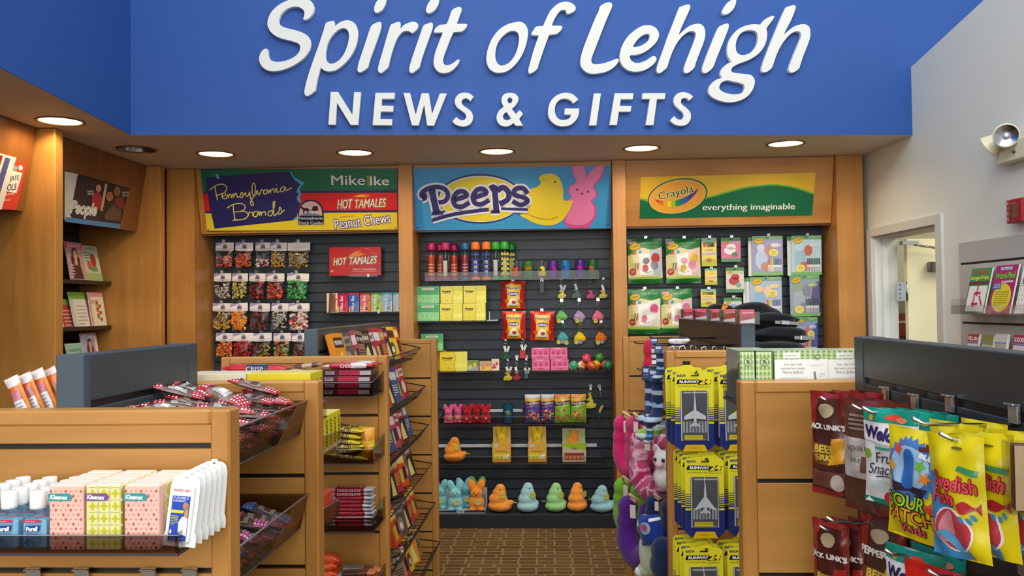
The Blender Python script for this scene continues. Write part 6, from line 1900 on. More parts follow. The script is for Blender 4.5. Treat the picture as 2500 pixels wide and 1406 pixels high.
RB = ['C83C30', 'D88030', 'D8C038', '3C9048', '2C5CA0', '40408C', '7C4C98', '5C5C68']
DB = ['24343C', '2C4C54', '1E242C', '34545C', '28303C']
books = [((1838, 577, 1910, 672), bigbook('', 'A8BCD8', 'C8C4D8', 'B07858', RB), '9C9CC4', 'lilac colouring book with rainbow markers, uppermost by the small pink book', 1),
         ((1934, 576, 2004, 671), bigbook('', '8CB4C8', 'B8CCD4', 'B85038', DB, -.2), 'B0CCD8', 'pale sky blue colouring book with dark markers, uppermost by the wide pillar', 1),
         ((1834, 677, 1908, 772), bigbook('', '7CA4C0', 'D8B860', 'E0B898', RB), 'A8B8D4', 'blue and gold colouring book with a pink label, above the black caps', 2),
         ((1932, 673, 2001, 772), bigbook('', '98A8B0', '8C9C68', '7C7C98', DB, -.2, '54487C'), '90A0AC', 'grey and violet colouring book of stormy sky, by the wide pillar', 0),
         ((1943, 775, 1995, 872), bigbook('', '7C8CB8', '9CA0C0', 'B86868', RB, .28, '2C4C98'), '8494C0', 'blue colouring book lowest by the wide pillar, partly behind the caps', 0)]
for (x0, y0, x1, y1), fn_, bg, lab, extra in books:
    Y = 6.345; k = mpp(6.33); p = at((x0 + x1) / 2, y1, Y); w_, h_ = (x1 - x0) * k, (y1 - y0) * k
    solo(magazine(w_, h_, bg, fn_, .012, 'E4E4E0'), 'coloring_book', lab, 'book', (p.x, Y + .005, p.z), (0, random.uniform(-1, 1), -5), 'large colouring books on pegs')
    for j in range(extra):
        solo(magazine(w_, h_, 'D8DCD8', lambda mb, w, h: mb.rect(-w * .5, w * .5, h * .9, h, '5A9858', 1), .01, 'E4E4E0'), 'coloring_book', f'{"second" if j == 0 else "third"} copy behind the {lab.split(",")[0]}', 'book', (p.x - .022 - .02 * j, Y + .026 + .018 * j, p.z - .004), (0, 0, -6), 'large colouring books on pegs')
    pegged((x0 + x1) / 2 + 2, y0 - 2, .11, 'peg of the ' + lab.split(',')[0], 'pegs of the colouring goods')

# ================================================================== things on the pale wall
NW = ((2.299, 5.431), (2.266, 6.169))


def wp(px, py):
    q = RWM.inverted() @ on_plane(px, py, *NW)
    return q.x, q.z


RZ_ = RWZ
s0, z0_ = wp(2459, 405)
t = thing('emergency_light', 'cream emergency light with two round lamp heads high on the pale wall', 'emergency light', rw(s0 + .16, 0, z0_), (0, 0, RZ_))
mb = MB(); mb.box(-.16, .2, -.055, -.0005, 0, .11, 'D8CFB4', 'plastic', .008); mb.build('housing', t)
for x, zz, ax in [(-.155, .10, (-.62, -.6, -.5)), (.0, .125, (.86, -.5, -.12))]:
    mb = MB(); mb.M = Matrix.Translation((x, -.095, zz)) @ Vector(ax).to_track_quat('Z', 'Y').to_matrix().to_4x4()
    mb.lathe([(.012, -.075), (.028, -.068), (.046, -.035), (.058, .0), (.06, .006), (.054, .008)], 'D9CFB2', 'plastic', 22); h1 = mb.build('lamp_head', t)
    mb2 = MB(); mb2.M = mb.M.copy(); mb2.lathe([(0, -.016), (.03, -.008), (.054, .007)], 'B8BCC4', 'metal', 22); mb2.ball((0, 0, -.006), .012, 'E0E0E0', 'gloss', 10, 6); mb2.build('reflector', h1)
mb = MB(); mb.tube([(-.08, -.05, .08), (-.12, -.085, .1)], .012, 'D8CFB4', 'plastic'); mb.tube([(-.03, -.05, .1), (-.04, -.074, .132)], .012, 'D8CFB4', 'plastic'); mb.ball((.0, -.06, .045), .008, '4A3A30', 'plastic', 8, 6); mb.build('bracket', t)

s0, z0_ = wp(2478, 547); s1, z1_ = wp(2478, 490)
t = thing('fire_alarm', 'red fire alarm sounder on the pale wall, white lettering down its side', 'fire alarm', rw(s0 + .02, 0, z0_), (0, 0, RZ_))
H = z1_ - z0_
mb = MB(); mb.box(0, .13, -.055, -.0005, 0, H, '9C1C2C', 'plastic', .004)
mb.M = Matrix.Translation((0, -.055, 0))
for i, ch in enumerate('FIRE'):
    mb.text(ch, .018, H * (.85 - .22 * i), .012 if ch != 'I' else .003, .016, 'E8D8D8', 1, 0, .02)
mb.M = Matrix.Rotation(R(-90), 4, 'Z')
for i, ch in enumerate('FIRE'):
    mb.text(ch, .03, H * (.85 - .22 * i), .013 if ch != 'I' else .003, .017, 'E8D8D8', 1, 0, .02)
mb.build('sounder_body', t)
mb = MB(); mb.box(.05, .11, -.075, -.056, H * .2, H * .8, 'E0DCD8', 'bottle_clear', .004); mb.build('strobe', t)
mb = MB()
for i in range(7):
    mb.box(.036, .044, -.0585, -.055, H * (.2 + .09 * i), H * (.24 + .09 * i), '701420', 'plastic')
mb.build('grille', t)

# the puzzle book rack
sA, zA = wp(2322, 648); sL = wp(2300, 764)[0]
t = thing('puzzle_book_rack', 'grey slatted rack of puzzle magazines with clear shelves on the pale wall', 'rack', rw(1.30, 0, .4), (0, 0, RZ_))
mb = MB()
zz = .4
gro = [1.80, 1.47, 1.17, .87, .57]
lo = [0.0] + [g - .4 + .006 for g in sorted(gro)]; hi = [g - .4 - .006 for g in sorted(gro)] + [1.52]
mb.box(.0, 1.5, -.012, -.001, 0, 1.518, '1C1A18', 'laminate')
for a, b in zip(lo, hi):
    mb.box(0, 1.5, -.022, -.010, a, b, 'B4AFAA', 'paint', .001)
mb.build('slat_panel', t)
SH = []
for z, lp in ((1.525, .045), (1.245, .05)):
    zz = z - .4
    mb = MB(); mb.box(.13, 1.48, -.14, -.0225, zz - .004, zz, 'FFFFFF', 'acrylic'); mb.box(.13, 1.48, -.144, -.14, zz - .004, zz + lp, 'FFFFFF', 'acrylic'); mb.box(.13, .134, -.14, -.0225, zz, zz + .08, 'FFFFFF', 'acrylic'); mb.build('clear_shelf', t)


def pz1(mb, w, h):
    mb.rect(-w * .5, w * .5, h * .62, h, '2E8C4C', 1); mb.rect(-w * .44, w * .46, h * .03, h * .6, 'E8DCD8', 2); mb.text('BLUE RIBBON', 0, h * .91, w * .8, h * .08, 'D83C5C', 3, 0, .03); mb.text('Large-Print', 0, h * .77, w * .86, h * .1, 'E0C838', 3, 0, .05)
    mb.rect(-w * .5, w * .5, h * .64, h * .7, '6A1C40', 3)
    for x, z, dx, dz in ((-.02, .44, .05, 0), (0.0, .4, 0, .06), (-.03, .2, .05, 0), (-.02, .16, 0, .06), (.03, .36, .03, -.04)):
        for i in range(5):
            mb.rect(x + dx * i / 4 - .006, x + dx * i / 4 + .006, z * h / .5 * .5 + dz * i / 4 - .006, z * h + dz * i / 4 + .006 if z > 1 else z * h * 1.0 + dz * i / 4 + .006, 'B82850', 4)


def pz2(mb, w, h):
    mb.disc(0, h * .32, w * .42, h * .3, 'E0C82C', 1, n=26); mb.text('SUPERB', 0, h * .93, w * .5, h * .06, 'B8D8E8', 2, 0, .05); mb.text('Word-Find', 0, h * .78, w * .86, h * .12, '6CB83C', 2, 0, .06); mb.text('puzzles', w * .15, h * .65, w * .5, h * .07, 'E8D8E8', 3, 0, .04)
    mb.rect(-w * .44, -w * .1, h * .5, h * .62, '4A5CA8', 3); mb.text('LARGE', -w * .27, h * .59, w * .28, h * .035, 'ECECF4', 4); mb.text('PRINT', -w * .27, h * .54, w * .28, h * .035, 'ECECF4', 4); mb.lines(-w * .3, w * .3, h * .44, h * .045, 7, h * .02, 'A8982C', 2)


def pz3(mb, w, h):
    mb.text('Large-Print', 0, h * .89, w * .84, h * .09, '3A3434', 1, 0, .0); mb.text('WORD', w * .08, h * .75, w * .68, h * .11, '2A2626', 1, 0, .02); mb.text('SEARCH', 0, h * .61, w * .86, h * .11, '2A2626', 1, 0, .02)
    mb.rect(-w * .48, w * .48, h * .52, h * .53, '8A8484', 1); mb.rect(w * .02, w * .36, h * .2, h * .52, 'C42C28', 3); mb.dec([(w * .02, h * .2), (w * .36, h * .2), (w * .19, h * .12)], 'C42C28', 3)
    mb.text('OVER', w * .19, h * .49, w * .26, h * .04, 'F0D8C0', 4, 0, .03); mb.text('50', w * .19, h * .41, w * .24, h * .09, 'F0D048', 4, 0, .04); mb.text('GREAT', w * .19, h * .315, w * .28, h * .045, 'F0D8C0', 4, 0, .03); mb.text('PUZZLES', w * .19, h * .245, w * .3, h * .035, 'F0D8C0', 4, 0, .02)
    for r_, row in enumerate(['TQWAPRS', 'LKEMNUA', 'OVRHIST', 'ZABCKEY', 'DREAMRS']):
        for c_, ch in enumerate(row):
            if not (c_ in (3, 4, 5) and r_ < 4):
                mb.text(ch, -w * .42 + w * .14 * c_, h * .44 - h * .09 * r_, w * .055, h * .04, '8C8888', 2)


def pz4(mb, w, h):
    mb.rect(-w * .4, w * .5, h * .04, h * .64, 'E8E0D4', 1); mb.text('Jumbo', 0, h * .88, w * .7, h * .12, 'C03878', 2, 0, .05); mb.text('Special', 0, h * .73, w * .7, h * .1, 'D04890', 2, 0, .05); mb.lines(-w * .3, w * .4, h * .54, h * .07, 6, h * .012, '8A8480', 2)


for px, Y, h, base, fn_, lab in [(2334, 4.60, .245, '2E8C4C', pz1, 'green puzzle magazine with red crosswords, end of the upper clear shelf'), (2383, 4.37, .25, 'A81C68', pz2, 'magenta word puzzle magazine with a yellow oval'), (2444, 4.135, .265, 'E8E4DC', pz3, 'white word search magazine with a red ribbon badge'), (2498, 3.9, .26, '3C98D0', pz4, 'sky blue puzzle magazine with pink lettering, nearest the viewer on the upper clear shelf')]:
    X_ = (px - 1349) * Y / 2050 * 1.0
    q = RWM.inverted() @ Vector((2.2, Y, 0))
    o = solo(magazine(.195, h, base, fn_, .008), 'puzzle_magazine', lab, 'magazine', rw(q.x, -.085, 1.5265), (-13, 0, RZ_), 'puzzle magazines on the upper clear shelf')
for i, (Y, h, base, tx, lab) in enumerate([(4.66, .165, 'B83434', 'FILL-IN', 'small red puzzle book lettered in white, lower clear shelf'), (4.52, .165, '8C8C48', '', 'small olive puzzle book on the lower clear shelf'), (4.40, .175, 'D8D4D0', '', 'small white puzzle book on the lower clear shelf'),
                                        (4.24, .175, 'B82C4C', 'SUDOKU', 'small crimson puzzle book with a blue strip, lower clear shelf'), (4.12, .165, 'C83440', 'CROSS', 'small red puzzle book with a white line, lower clear shelf'), (3.93, .175, '44388C', 'A', 'small violet puzzle book near the black panel, lower clear shelf')]):
    def fn_(mb, w, h, tx=tx, base=base):
        if tx:
            mb.text(tx, 0, h * .86, w * .8, h * .12, 'F0E8E4', 2, 0, .04)
        mb.rect(-w * .46, w * .46, h * .3, h * .7, 'D8D0CC' if tx else 'B0A890', 1); mb.rect(-w * .5, w * .5, h * .72, h * .76, '7C8CC0', 2)
    q = RWM.inverted() @ Vector((2.2, Y, 0))
    solo(magazine(.105, h, base, fn_, .014), 'puzzle_book', lab, 'book', rw(q.x, -.075, 1.2465), (-10, 0, RZ_), 'small puzzle books on the lower clear shelf')
# ================================================================== nearest gondola: front tray, bins
YT = 1.25
zf = at(300, 1356, YT).z
xr = at(533, 1312, 1.404).x
tx0 = -1.16
tray('shelf_tray', xr - tx0, 1.406 - YT, .030, .066, 'smoky clear tray of hand gel, tissues and plaster packs on the nearest gondola', ((xr + tx0) / 2, 1.4065, zf), 0, 'acrylic_smoke', 'clear trays on the gondolas')
zf += .0045
for px in (78, 196, 360, 462):
    q = at(px, 1399, 1.40)
    peg(.05, f'{ORD[[78, 196, 360, 462].index(px)]} metal clip from the gondola edge, below the tissue tray', (q.x, 1.4065, q.z - .024), 0, 'clips below the tissue tray', .01)


def gel():
    t = thing('hand_gel_bottle', 'x', 'bottle', group='hand gel bottles on the nearest tray')
    mb = MB()
    def fn(u, v):
        prof = [(.0, .0), (1, .001), (1, .03), (1, .05), (.94, .056), (.5, .062), (.42, .064)][int(round(v * 6))]
        a = 2 * math.pi * u
        c, s_ = math.cos(a), math.sin(a)
        q = (abs(c) ** 3 + abs(s_) ** 3) ** (-1 / 3.0)
        return (.0205 * prof[0] * c * q, .0115 * max(prof[0], .0) * s_ * q, prof[1])
    mb.grid(fn, 24, 6, 'FFFFFF', 'bottle_clear', closed=True); mb.build('clear_body', t)
    mb = MB()
    mb.box(-.0192, .0192, -.0102, .0102, .002, .047, '8CC8E8', 'gel_blue', .003); mb.build('blue_gel', t)
    mb = MB(); mb.lathe([(0, .062), (.0115, .062), (.0118, .066), (.0115, .087), (.0105, .089), (0, .089)], 'F2F2EE', 'plastic', 20); mb.build('cap', t)
    mb = MB(); mb.M = Matrix.Translation((0, -.0118, 0))
    mb.dec([(-.017, .047), (.012, .047), (.014, .045), (.012, .0425), (-.017, .0425)], 'C82C5C', 1); mb.text('Advanced', -.004, .0448, .016, .002, 'F0C8D4', 2)
    mb.dec([(-.014, .028), (-.012, .0375), (.012, .0385), (.01, .0295)], '2A3A8C', 1); mb.text('Purell', -.001, .033, .019, .006, 'F0F0F8', 2, 3, .05, .15)
    mb.lines(-.013, .008, .0255, .0024, 2, .001, '5C7CB0', 1); mb.disc(-.008, .012, .006, .006, '3A6CB8', 1); mb.disc(-.002, .01, .004, .005, '5C8CC8', 2)
    mb.build('front_label', t)
    return t


g0 = None
for px, cn in ((-44, 'at the picture edge'), (26, 'first column of the tray'), (96, 'column beside the tissues')):
    X_ = at(px, 1300, 1.275).x
    for r_ in range(5):
        lab = f'clear blue hand gel bottle with white cap, {"front" if r_ == 0 else ORD[r_]} row, ' + ('column at the very edge' if px < 0 else cn)
        loc = (X_, 1.272 + .0262 * r_, zf)
        if g0 is None:
            g0 = gel(); g0['label'] = lab; g0.location = loc
        else:
            dup(g0, loc, (0, 0, random.uniform(-5, 5)), lab)


def tissue(kind):
    w, h, d = .0545, .098, .0235
    mb = MB()
    base = 'F0C0B0' if kind == 'pink' else 'E4E0A0'
    mb.box(-w / 2, w / 2, -d, 0, 0, h, base, 'gloss', .002, top='ECE4D4', side='E8B4A8' if kind == 'pink' else 'D8C868')
    t = thing('tissue_pack', 'x', 'tissue pack', group='pocket tissue packs on the nearest tray')
    mb.M = Matrix.Translation((0, -d, 0))
    if kind == 'pink':
        for r_ in range(13):
            for c_ in range(7):
                x = -w * .44 + w * .145 * c_ + (w * .0725 if r_ % 2 else 0); z = h * (.04 + .073 * r_)
                if x < w * .46:
                    if (r_ + c_) % 3 == 0:
                        mb.dec([(x - .0022, z), (x, z - .0026), (x + .0022, z), (x, z + .0026)], 'C05C58', 1)
                    else:
                        mb.dec([(x - .0012, z), (x, z - .0013), (x + .0012, z), (x, z + .0013)], 'C87470', 1)
        for i in range(3):
            mb.dec([(-w * .36 + w * .3 * i, h * .02), (-w * .3 + w * .3 * i, h * .12), (-w * .12 + w * .3 * i, h * .1), (-w * .08 + w * .3 * i, h * .02)], 'E89C88', 1)
    else:
        for r_ in range(5):
            for c_ in range(3):
                x = -w * .3 + w * .33 * c_; z = h * (.1 + .195 * r_)
                mb.dec(star(x, z, .0075, .003, 4), 'C4C010', 1); mb.rect(x + w * .15, x + w * .18, z - .005, z + .005, 'B8B818', 1)
                mb.rect(x - .005, x + .005, z + h * .092, z + h * .102, 'B8B818', 1); mb.disc(x + w * .165, z + h * .097, .0028, .0028, 'C8C0A0', 1, n=8)
    tc = '2C9A9C' if kind == 'pink' else '7C4898'
    mb.dec([(-w * .5, h * .77), (w * .12, h * .77), (w * .2, h * .83), (w * .1, h * .885), (-w * .5, h * .885)], tc, 3); mb.text('Kleenex', -w * .18, h * .828, w * .5, h * .065, 'ECECEC', 4, -2, .05, .2)
    mb.M = Matrix.Identity(4)
    mb.box(-w * .45, w * .45, -d * .9, -d * .1, h, h + .0015, 'ECE6DA', 'foil', .0005)
    mb.build('printed_pack', t)
    return t


tp = {'pink': tissue('pink'), 'lime': tissue('lime')}
used = set()
for ci, (px, kd) in enumerate([(161, 'pink'), (251, 'lime'), (345, 'pink')]):
    X_ = at(px, 1300, 1.262).x
    for r_ in range(5):
        kk_ = kd if (r_ + ci) % 5 != 3 else ('lime' if kd == 'pink' else 'pink')
        lab = f'{"pink dotted" if kk_ == "pink" else "lime patterned"} tissue pack, {"front" if r_ == 0 else ORD[r_]} row, {["next to the gel bottles", "middle column", "beside the plaster packs"][ci]}'
        loc = (X_ + .0005 * r_, 1.286 + .0243 * r_, zf)
        o = tp[kk_]
        if kk_ in used:
            dup(o, loc, (0, 0, 0), lab)
        else:
            used.add(kk_); o.location = loc; o['label'] = lab


def plaster():
    t = thing('plaster_pack', 'x', 'plaster pack', group='white plaster packs on the nearest tray')
    w, h = .052, .112
    mb = MB()
    out = spline([(-w / 2, 0, 1), (w / 2, 0, 1), (w / 2, h * .12), (w * .44, h * .2, 1), (w * .44, h * .82), (w * .28, h * .955), (w * .1, h * .97, 1), (w * .1, h, 1), (-w * .1, h, 1), (-w * .1, h * .97, 1), (-w * .28, h * .955), (-w * .44, h * .82), (-w * .44, h * .2, 1), (-w / 2, h * .12)], 3)
    mb.prism(out, -.003, 0, 'F2F2F0', 'plastic', holes=[ell(0, h * .93, .0025, .0025, 10)]); mb.build('backing_card', t)
    mb = MB(); mb.box(-w * .34, w * .34, -.012, -.003, h * .06, h * .83, 'F4F4F2', 'plastic', .003)
    mb.M = Matrix.Translation((0, -.012, 0))
    mb.text('BAND-AID', 0, h * .765, w * .48, h * .035, 'D04858', 1, 0, .03)
    mb.dec([(-w * .27, h * .09), (w * .27, h * .09), (w * .27, h * .69), (-w * .27, h * .69)], '1C44B0', 1)
    mb.text('FLEXIBLE', 0, h * .665, w * .46, h * .03, 'D8E0F8', 2, 0, .03); mb.text('FABRIC', -w * .04, h * .625, w * .38, h * .03, 'D8E0F8', 2, 0, .03)
    mb.dec([(-w * .27, h * .46), (w * .1, h * .46), (w * .14, h * .5), (-w * .27, h * .5)], 'E0D038', 2); mb.disc(w * .16, h * .56, w * .09, h * .05, 'B88058', 2); mb.disc(w * .2, h * .44, w * .06, h * .12, 'C09068', 2)
    mb.dec([(w * .02, h * .2), (w * .27, h * .16), (w * .27, h * .4), (w * .1, h * .42), (0, h * .34)], 'ECEAE4', 3); mb.lines(-w * .24, -w * .02, h * .42, h * .022, 6, h * .01, 'B8B048', 2); mb.disc(-w * .2, h * .21, w * .03, h * .03, 'E8E8F0', 3); mb.lines(-w * .2, w * .2, h * .125, h * .02, 2, h * .008, '9CB0E0', 2)
    mb.build('printed_blister', t)
    return t


b0 = plaster()
X_ = at(427, 1300, 1.263).x
for r_ in range(6):
    lab = f'white plaster pack, {"front one with blue label showing" if r_ == 0 else ORD[r_] + " behind the blue labelled one"}'
    loc = (X_ + .0005 * r_, 1.277 + .0225 * r_, zf + .002)
    if r_ == 0:
        b0.location = loc; b0['label'] = lab; b0.rotation_euler = (R(-6), R(5), 0)
    else:
        dup(b0, loc, (-6, 5 - r_ * .6, 0), lab)

# ---- cracker packs leaning behind the wooden end, beside the dark centre panel
t = vbin(.40, .10, .2, .055, 'clear bin of orange cracker packs on the far side of the nearest gondola', (-.8825, 1.69, 1.345), -90, 'clear bins on the nearest gondola')


def cracker(mb, w, h):
    mb.rect(-w * .5, w * .5, h * .86, h, 'D8D0CC', 1, 'foil'); mb.rect(-w * .34, w * .34, h * .36, h * .66, 'D8D8DC', 1, 'foil'); mb.rect(-w * .34, w * .34, h * .66, h * .8, 'B8707C', 1, 'foil')
    mb.rect(w * .38, w * .5, 0, h * .88, 'F09040', 1, 'foil'); mb.rect(-w * .5, -w * .36, 0, h * .88, 'E0602C', 1, 'foil'); mb.lines(-w * .24, w * .2, h * .62, h * .05, 5, h * .012, '8C8C94', 2); mb.rect(-w * .5, w * .5, 0, h * .1, 'C83814', 1, 'foil')


for i, (px, py) in enumerate([(36, 925), (66, 917), (96, 907), (122, 905)]):
    Y = 1.50 + .02 * i
    q = at(px, py, Y)
    def cr2(mb, w, h):
        mb.disc(0, h * .75, w * .3, h * .08, 'B86830', 1, 'foil'); mb.disc(-w * .1, h * .55, w * .26, h * .08, 'C88048', 1, 'foil'); mb.disc(.002, h * .68, w * .06, h * .05, '5C7838', 2, 'foil'); mb.rect(-w * .5, w * .5, 0, h * .3, 'C03814', 1, 'foil')
    m = pouch(.028 if i < 3 else .034, .135, .016, 'E06C24', cracker if i < 3 else cr2, 'foil', 6, 10, .002, 'DCCFC8', i)
    solo(m, 'cracker_pack', ['orange cracker pack with a white panel, outermost of the leaning four', 'orange cracker pack with a pink and white panel, second of the leaning four', 'orange cracker pack with a white edge, third of the leaning four', 'orange cracker pack with round biscuits, next to the dark panel'][i], 'snack pack',
         (q.x + .052, Y, q.z - .12), (0, -24, 0), 'orange cracker packs leaning together')

# ---- bins on the aisle side
BX = -.8315


def snackpack(ec, mid, dot, seed):
    mb = pouch(.045, .115, .016, mid, lambda mb, w, h: [mb.rect(-w * .5, w * .5, 0, h * .26, ec, 1, 'foil'), mb.rect(-w * .5, w * .5, h * .78, h, ec, 1, 'foil'), mb.dec([(-w * .4, h * .36), (w * .4, h * .36), (w * .34, h * .7), (-w * .34, h * .7)], 'A8A09C' if seed % 2 else '8C7468', 1, 'foil'), mb.rect(-w * .3, w * .3, h * .44, h * .58, '4A3430' if seed % 3 else 'D8D4D0', 2, 'foil')]
               + [mb.disc(-w * .38 + w * .19 * c_, zz * h, .0022, .0022, dot, 3, 'foil', 8) for c_ in range(5) for zz in (.05, .11, .17, .23, .82, .88, .95)], 'foil', 7, 10, .002, None, seed)
    me = mb.mesh('snack_pack')
    me.transform(Matrix.Translation((0, 0, -.0575)))
    return me


SP = {'r': [snackpack('B01428', '6A5048', 'ECD8D8', s_) for s_ in (1, 2, 3)], 'p': [snackpack('A82C70', '58443C', 'E8C8DC', s_) for s_ in (1, 2)], 'b': [snackpack('2C58A8', '4A4448', 'C8D8EC', 4)]}
BW = {1: (1.303, .078), 2: (1.089, .078), 3: (.877, .078)}
blab = {1: 'smoky bin heaped with red dotted snack packs, uppermost on the aisle side', 2: 'smoky bin of brown and purple dotted snack packs, below the upper bin', 3: 'smoky bin holding a pale blue bag, lowest in view on the aisle side'}
bins = {}
for n, (z, h) in BW.items():
    vbin(.45, .245, .264, h, blab[n], (BX, 1.692, z), 90, 'clear bins on the nearest gondola')
random.seed(11)
plab = {'r': 'red dotted snack pack in the heap of the upper bin', 'p': 'purple dotted snack pack in the middle bin', 'b': 'blue dotted snack pack in the middle bin', 'q': 'red dotted snack pack lying in the middle bin'}
for n, lays in ((1, (14, 14, 10, 8, 4)), (2, (14, 9, 5))):
    z, h = BW[n]
    k_ = 0
    for lay, cnt in enumerate(lays):
        slots = [(c_, r_) for c_ in range(7) for r_ in range(2)]
        if cnt < 14:
            random.shuffle(slots)
        for c_, r_ in slots[:cnt]:
            k_ += 1
            kd = 'r' if n == 1 else 'ppbpr'[k_ % 5]
            mess = cnt < 10
            loc = (BX + .068 + .116 * r_ - (.03 if lay > 3 else 0) + random.uniform(-.004, .004), 1.515 + .0585 * c_ + random.uniform(-.003, .003), z + .016 + (.021 if not mess else .023) * lay)
            put(SP[kd][k_ % len(SP[kd])], 'snack_pack', None, loc, (random.uniform(-89, -84) if not mess else random.uniform(-84, -70), random.uniform(-3, 3), 90 + (random.uniform(-5, 5) if not mess else random.uniform(-24, 24))), plab['q' if (n == 2 and kd == 'r') else kd], 'snack pack', 'dotted snack packs, bin ' + ('one' if n == 1 else 'two'))
m = pouch(.13, .17, .04, '4CA8C8', lambda mb, w, h: [mb.disc(0, h * .55, w * .3, h * .16, 'D8E0E0', 1, 'foil'), mb.rect(-w * .5, w * .5, h * .85, h, '8CC8D8', 1, 'foil'), mb.disc(w * .1, h * .5, w * .08, h * .06, 'C8343C', 2, 'foil'), mb.dec([(w * .2, h * .6), (w * .5, h * .5), (w * .5, h * .9)], 'A89C80', 2, 'foil')], 'foil', seed=5)
solo(m, 'snack_bag', 'pale blue snack bag in the lowest bin in view', 'snack bag', (BX + .12, 1.66, .885), (-12, 0, 90), None)

# ================================================================== yellow, cream and red cartons on the far side of the second wooden end
L2B = 1.976
xR = -.581


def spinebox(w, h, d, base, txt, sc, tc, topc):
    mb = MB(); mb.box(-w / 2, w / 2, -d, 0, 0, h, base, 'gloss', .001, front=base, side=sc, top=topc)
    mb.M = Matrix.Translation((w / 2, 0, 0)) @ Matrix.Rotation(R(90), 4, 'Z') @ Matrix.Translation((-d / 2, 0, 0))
    # printed on the narrow side facing the aisle
    if txt:
        mb.text(txt, 0, h * .5, h * .7, d * .42, tc, 1, 90, .03)
        mb.rect(-d * .4, d * .4, h * .02, h * .1, 'E8E4DC', 1)
    return mb


def tier(zb, h, n, d, y0, cols, name, words_, group, topc, wd=.155, xr_=xR):
    for ci, (base, sc, tc, txt, cw) in enumerate(cols):
        x = xr_ - wd / 2 - ci * (wd + .002)
        for k_ in range(n):
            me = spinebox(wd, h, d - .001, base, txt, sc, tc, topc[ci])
            solo(me, name, f'{cw} {words_}, {ORD[k_]} from the wooden end', 'candy carton', (x, y0 + d * (k_ + 1), zb), (0, 0, 0), group)


tray('shelf_tray', .325, .13, .04, .06, 'clear tray of tall yellow and cream cartons behind the second wooden end', (-.737, 1.9765, 1.318), 180, 'acrylic', 'clear trays on the gondolas')
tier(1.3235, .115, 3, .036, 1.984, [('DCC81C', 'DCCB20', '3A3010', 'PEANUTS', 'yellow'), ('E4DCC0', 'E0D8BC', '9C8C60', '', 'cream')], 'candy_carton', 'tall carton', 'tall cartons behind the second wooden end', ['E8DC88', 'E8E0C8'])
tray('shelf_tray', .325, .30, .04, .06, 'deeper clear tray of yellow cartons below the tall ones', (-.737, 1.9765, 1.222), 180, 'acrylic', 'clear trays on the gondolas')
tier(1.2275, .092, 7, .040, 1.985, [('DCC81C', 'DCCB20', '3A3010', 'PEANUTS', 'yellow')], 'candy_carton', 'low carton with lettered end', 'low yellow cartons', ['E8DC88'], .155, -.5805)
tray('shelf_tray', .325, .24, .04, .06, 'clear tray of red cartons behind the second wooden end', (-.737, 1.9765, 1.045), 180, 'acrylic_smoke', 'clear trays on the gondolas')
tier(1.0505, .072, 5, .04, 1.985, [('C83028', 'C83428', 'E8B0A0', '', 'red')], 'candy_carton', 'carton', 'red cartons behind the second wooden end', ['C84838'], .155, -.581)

# ================================================================== chocolate trays on the front of the third wooden end
L3F = 3.0175
TZ = [1.292, 1.066, .838, .60]
for i, z in enumerate(TZ):
    tray('shelf_tray', .59, .2, .05, .075, ['clear tray of stacked maroon bars and long red packs, uppermost', 'clear tray of yellow bars', 'clear tray of silver ended red bars', 'clear tray of orange packs and silver bars, lowest in view'][i], (-.908, L3F, z), 0, 'acrylic_smoke', 'clear trays on the gondolas')


def bar(w, h, d, base, bands, name_='foil'):
    """a wrapped bar lying flat; bands: (x0, x1, colour) across its length"""
    mb = MB()
    def colx(x):
        for a, b, c in bands:
            if a <= x / w + .5 < b:
                return c
        return base
    n = 12
    def fn(u, v):
        a = 2 * math.pi * u
        t_ = min(1, 5.0 * min(v, 1 - v) + .12)
        return ((v - .5) * w, d / 2 * math.copysign(abs(math.cos(a)) ** .4, math.cos(a)), h / 2 + h / 2 * math.copysign(abs(math.sin(a)) ** .5, math.sin(a)) * t_)
    mb.grid(fn, 12, 16, lambda u, v: colx((v - .5) * w), name_, closed=True)
    return mb


def barword(m, txt, w, h, d, col):
    m.M = Matrix.Translation((0, -d / 2 - .0006, h / 2)); m.text(txt, 0, 0, w, h * .6, col, 1, 0, .02)
    m.M = Matrix.Translation((0, 0, h + .0004)) @ Matrix.Rotation(R(-90), 4, 'X'); m.text(txt, 0, 0, w, d * .4, col, 1, 0, .02)
    m.M = Matrix.Identity(4)
    return m


random.seed(5)
for i in range(4):
    def fn(mb, w, h):
        mb.rect(-w * .1, w * .28, h * .1, h * .9, 'A8203C', 1); mb.rect(w * .28, w * .48, h * .1, h * .75, 'A8A4A4', 2); mb.rect(-w * .34, -w * .18, h * .2, h * .75, '9C8C94', 1); mb.lines(-w * .32, -w * .2, h * .6, h * .2, 2, h * .08, '5A3A44', 2)
    solo(carton(.19, .0215, .13, '4C2430', fn, '40202A', '6A2430'), 'chocolate_carton', f'flat maroon chocolate carton, {["bottom", "second from bottom", "third from bottom", "top"][i]} of the stack', 'candy carton', (-.724 + .003 * (i % 2), 2.985, TZ[0] + .0045 + .022 * i), (0, 0, random.uniform(-2, 2)), 'maroon cartons stacked in the upper tray')
for i in range(3):
    m = barword(bar(.17, .02, .045, 'A81C34', [(0, .1, 'C8B8BC'), (.55, .9, 'C8BCC0'), (.9, 1, 'B01828')]), 'CHOCO', .05, .02, .045, 'E8D8DC')
    solo(m, 'chocolate_bar', f'red and silver bar lying on the maroon stack, {["near", "middle", "far"][i]} one', 'chocolate bar', (-.705 + .004 * i, 2.87 + .047 * i, TZ[0] + .0935), (0, 0, random.uniform(-6, 6)), 'bars on the maroon stack')
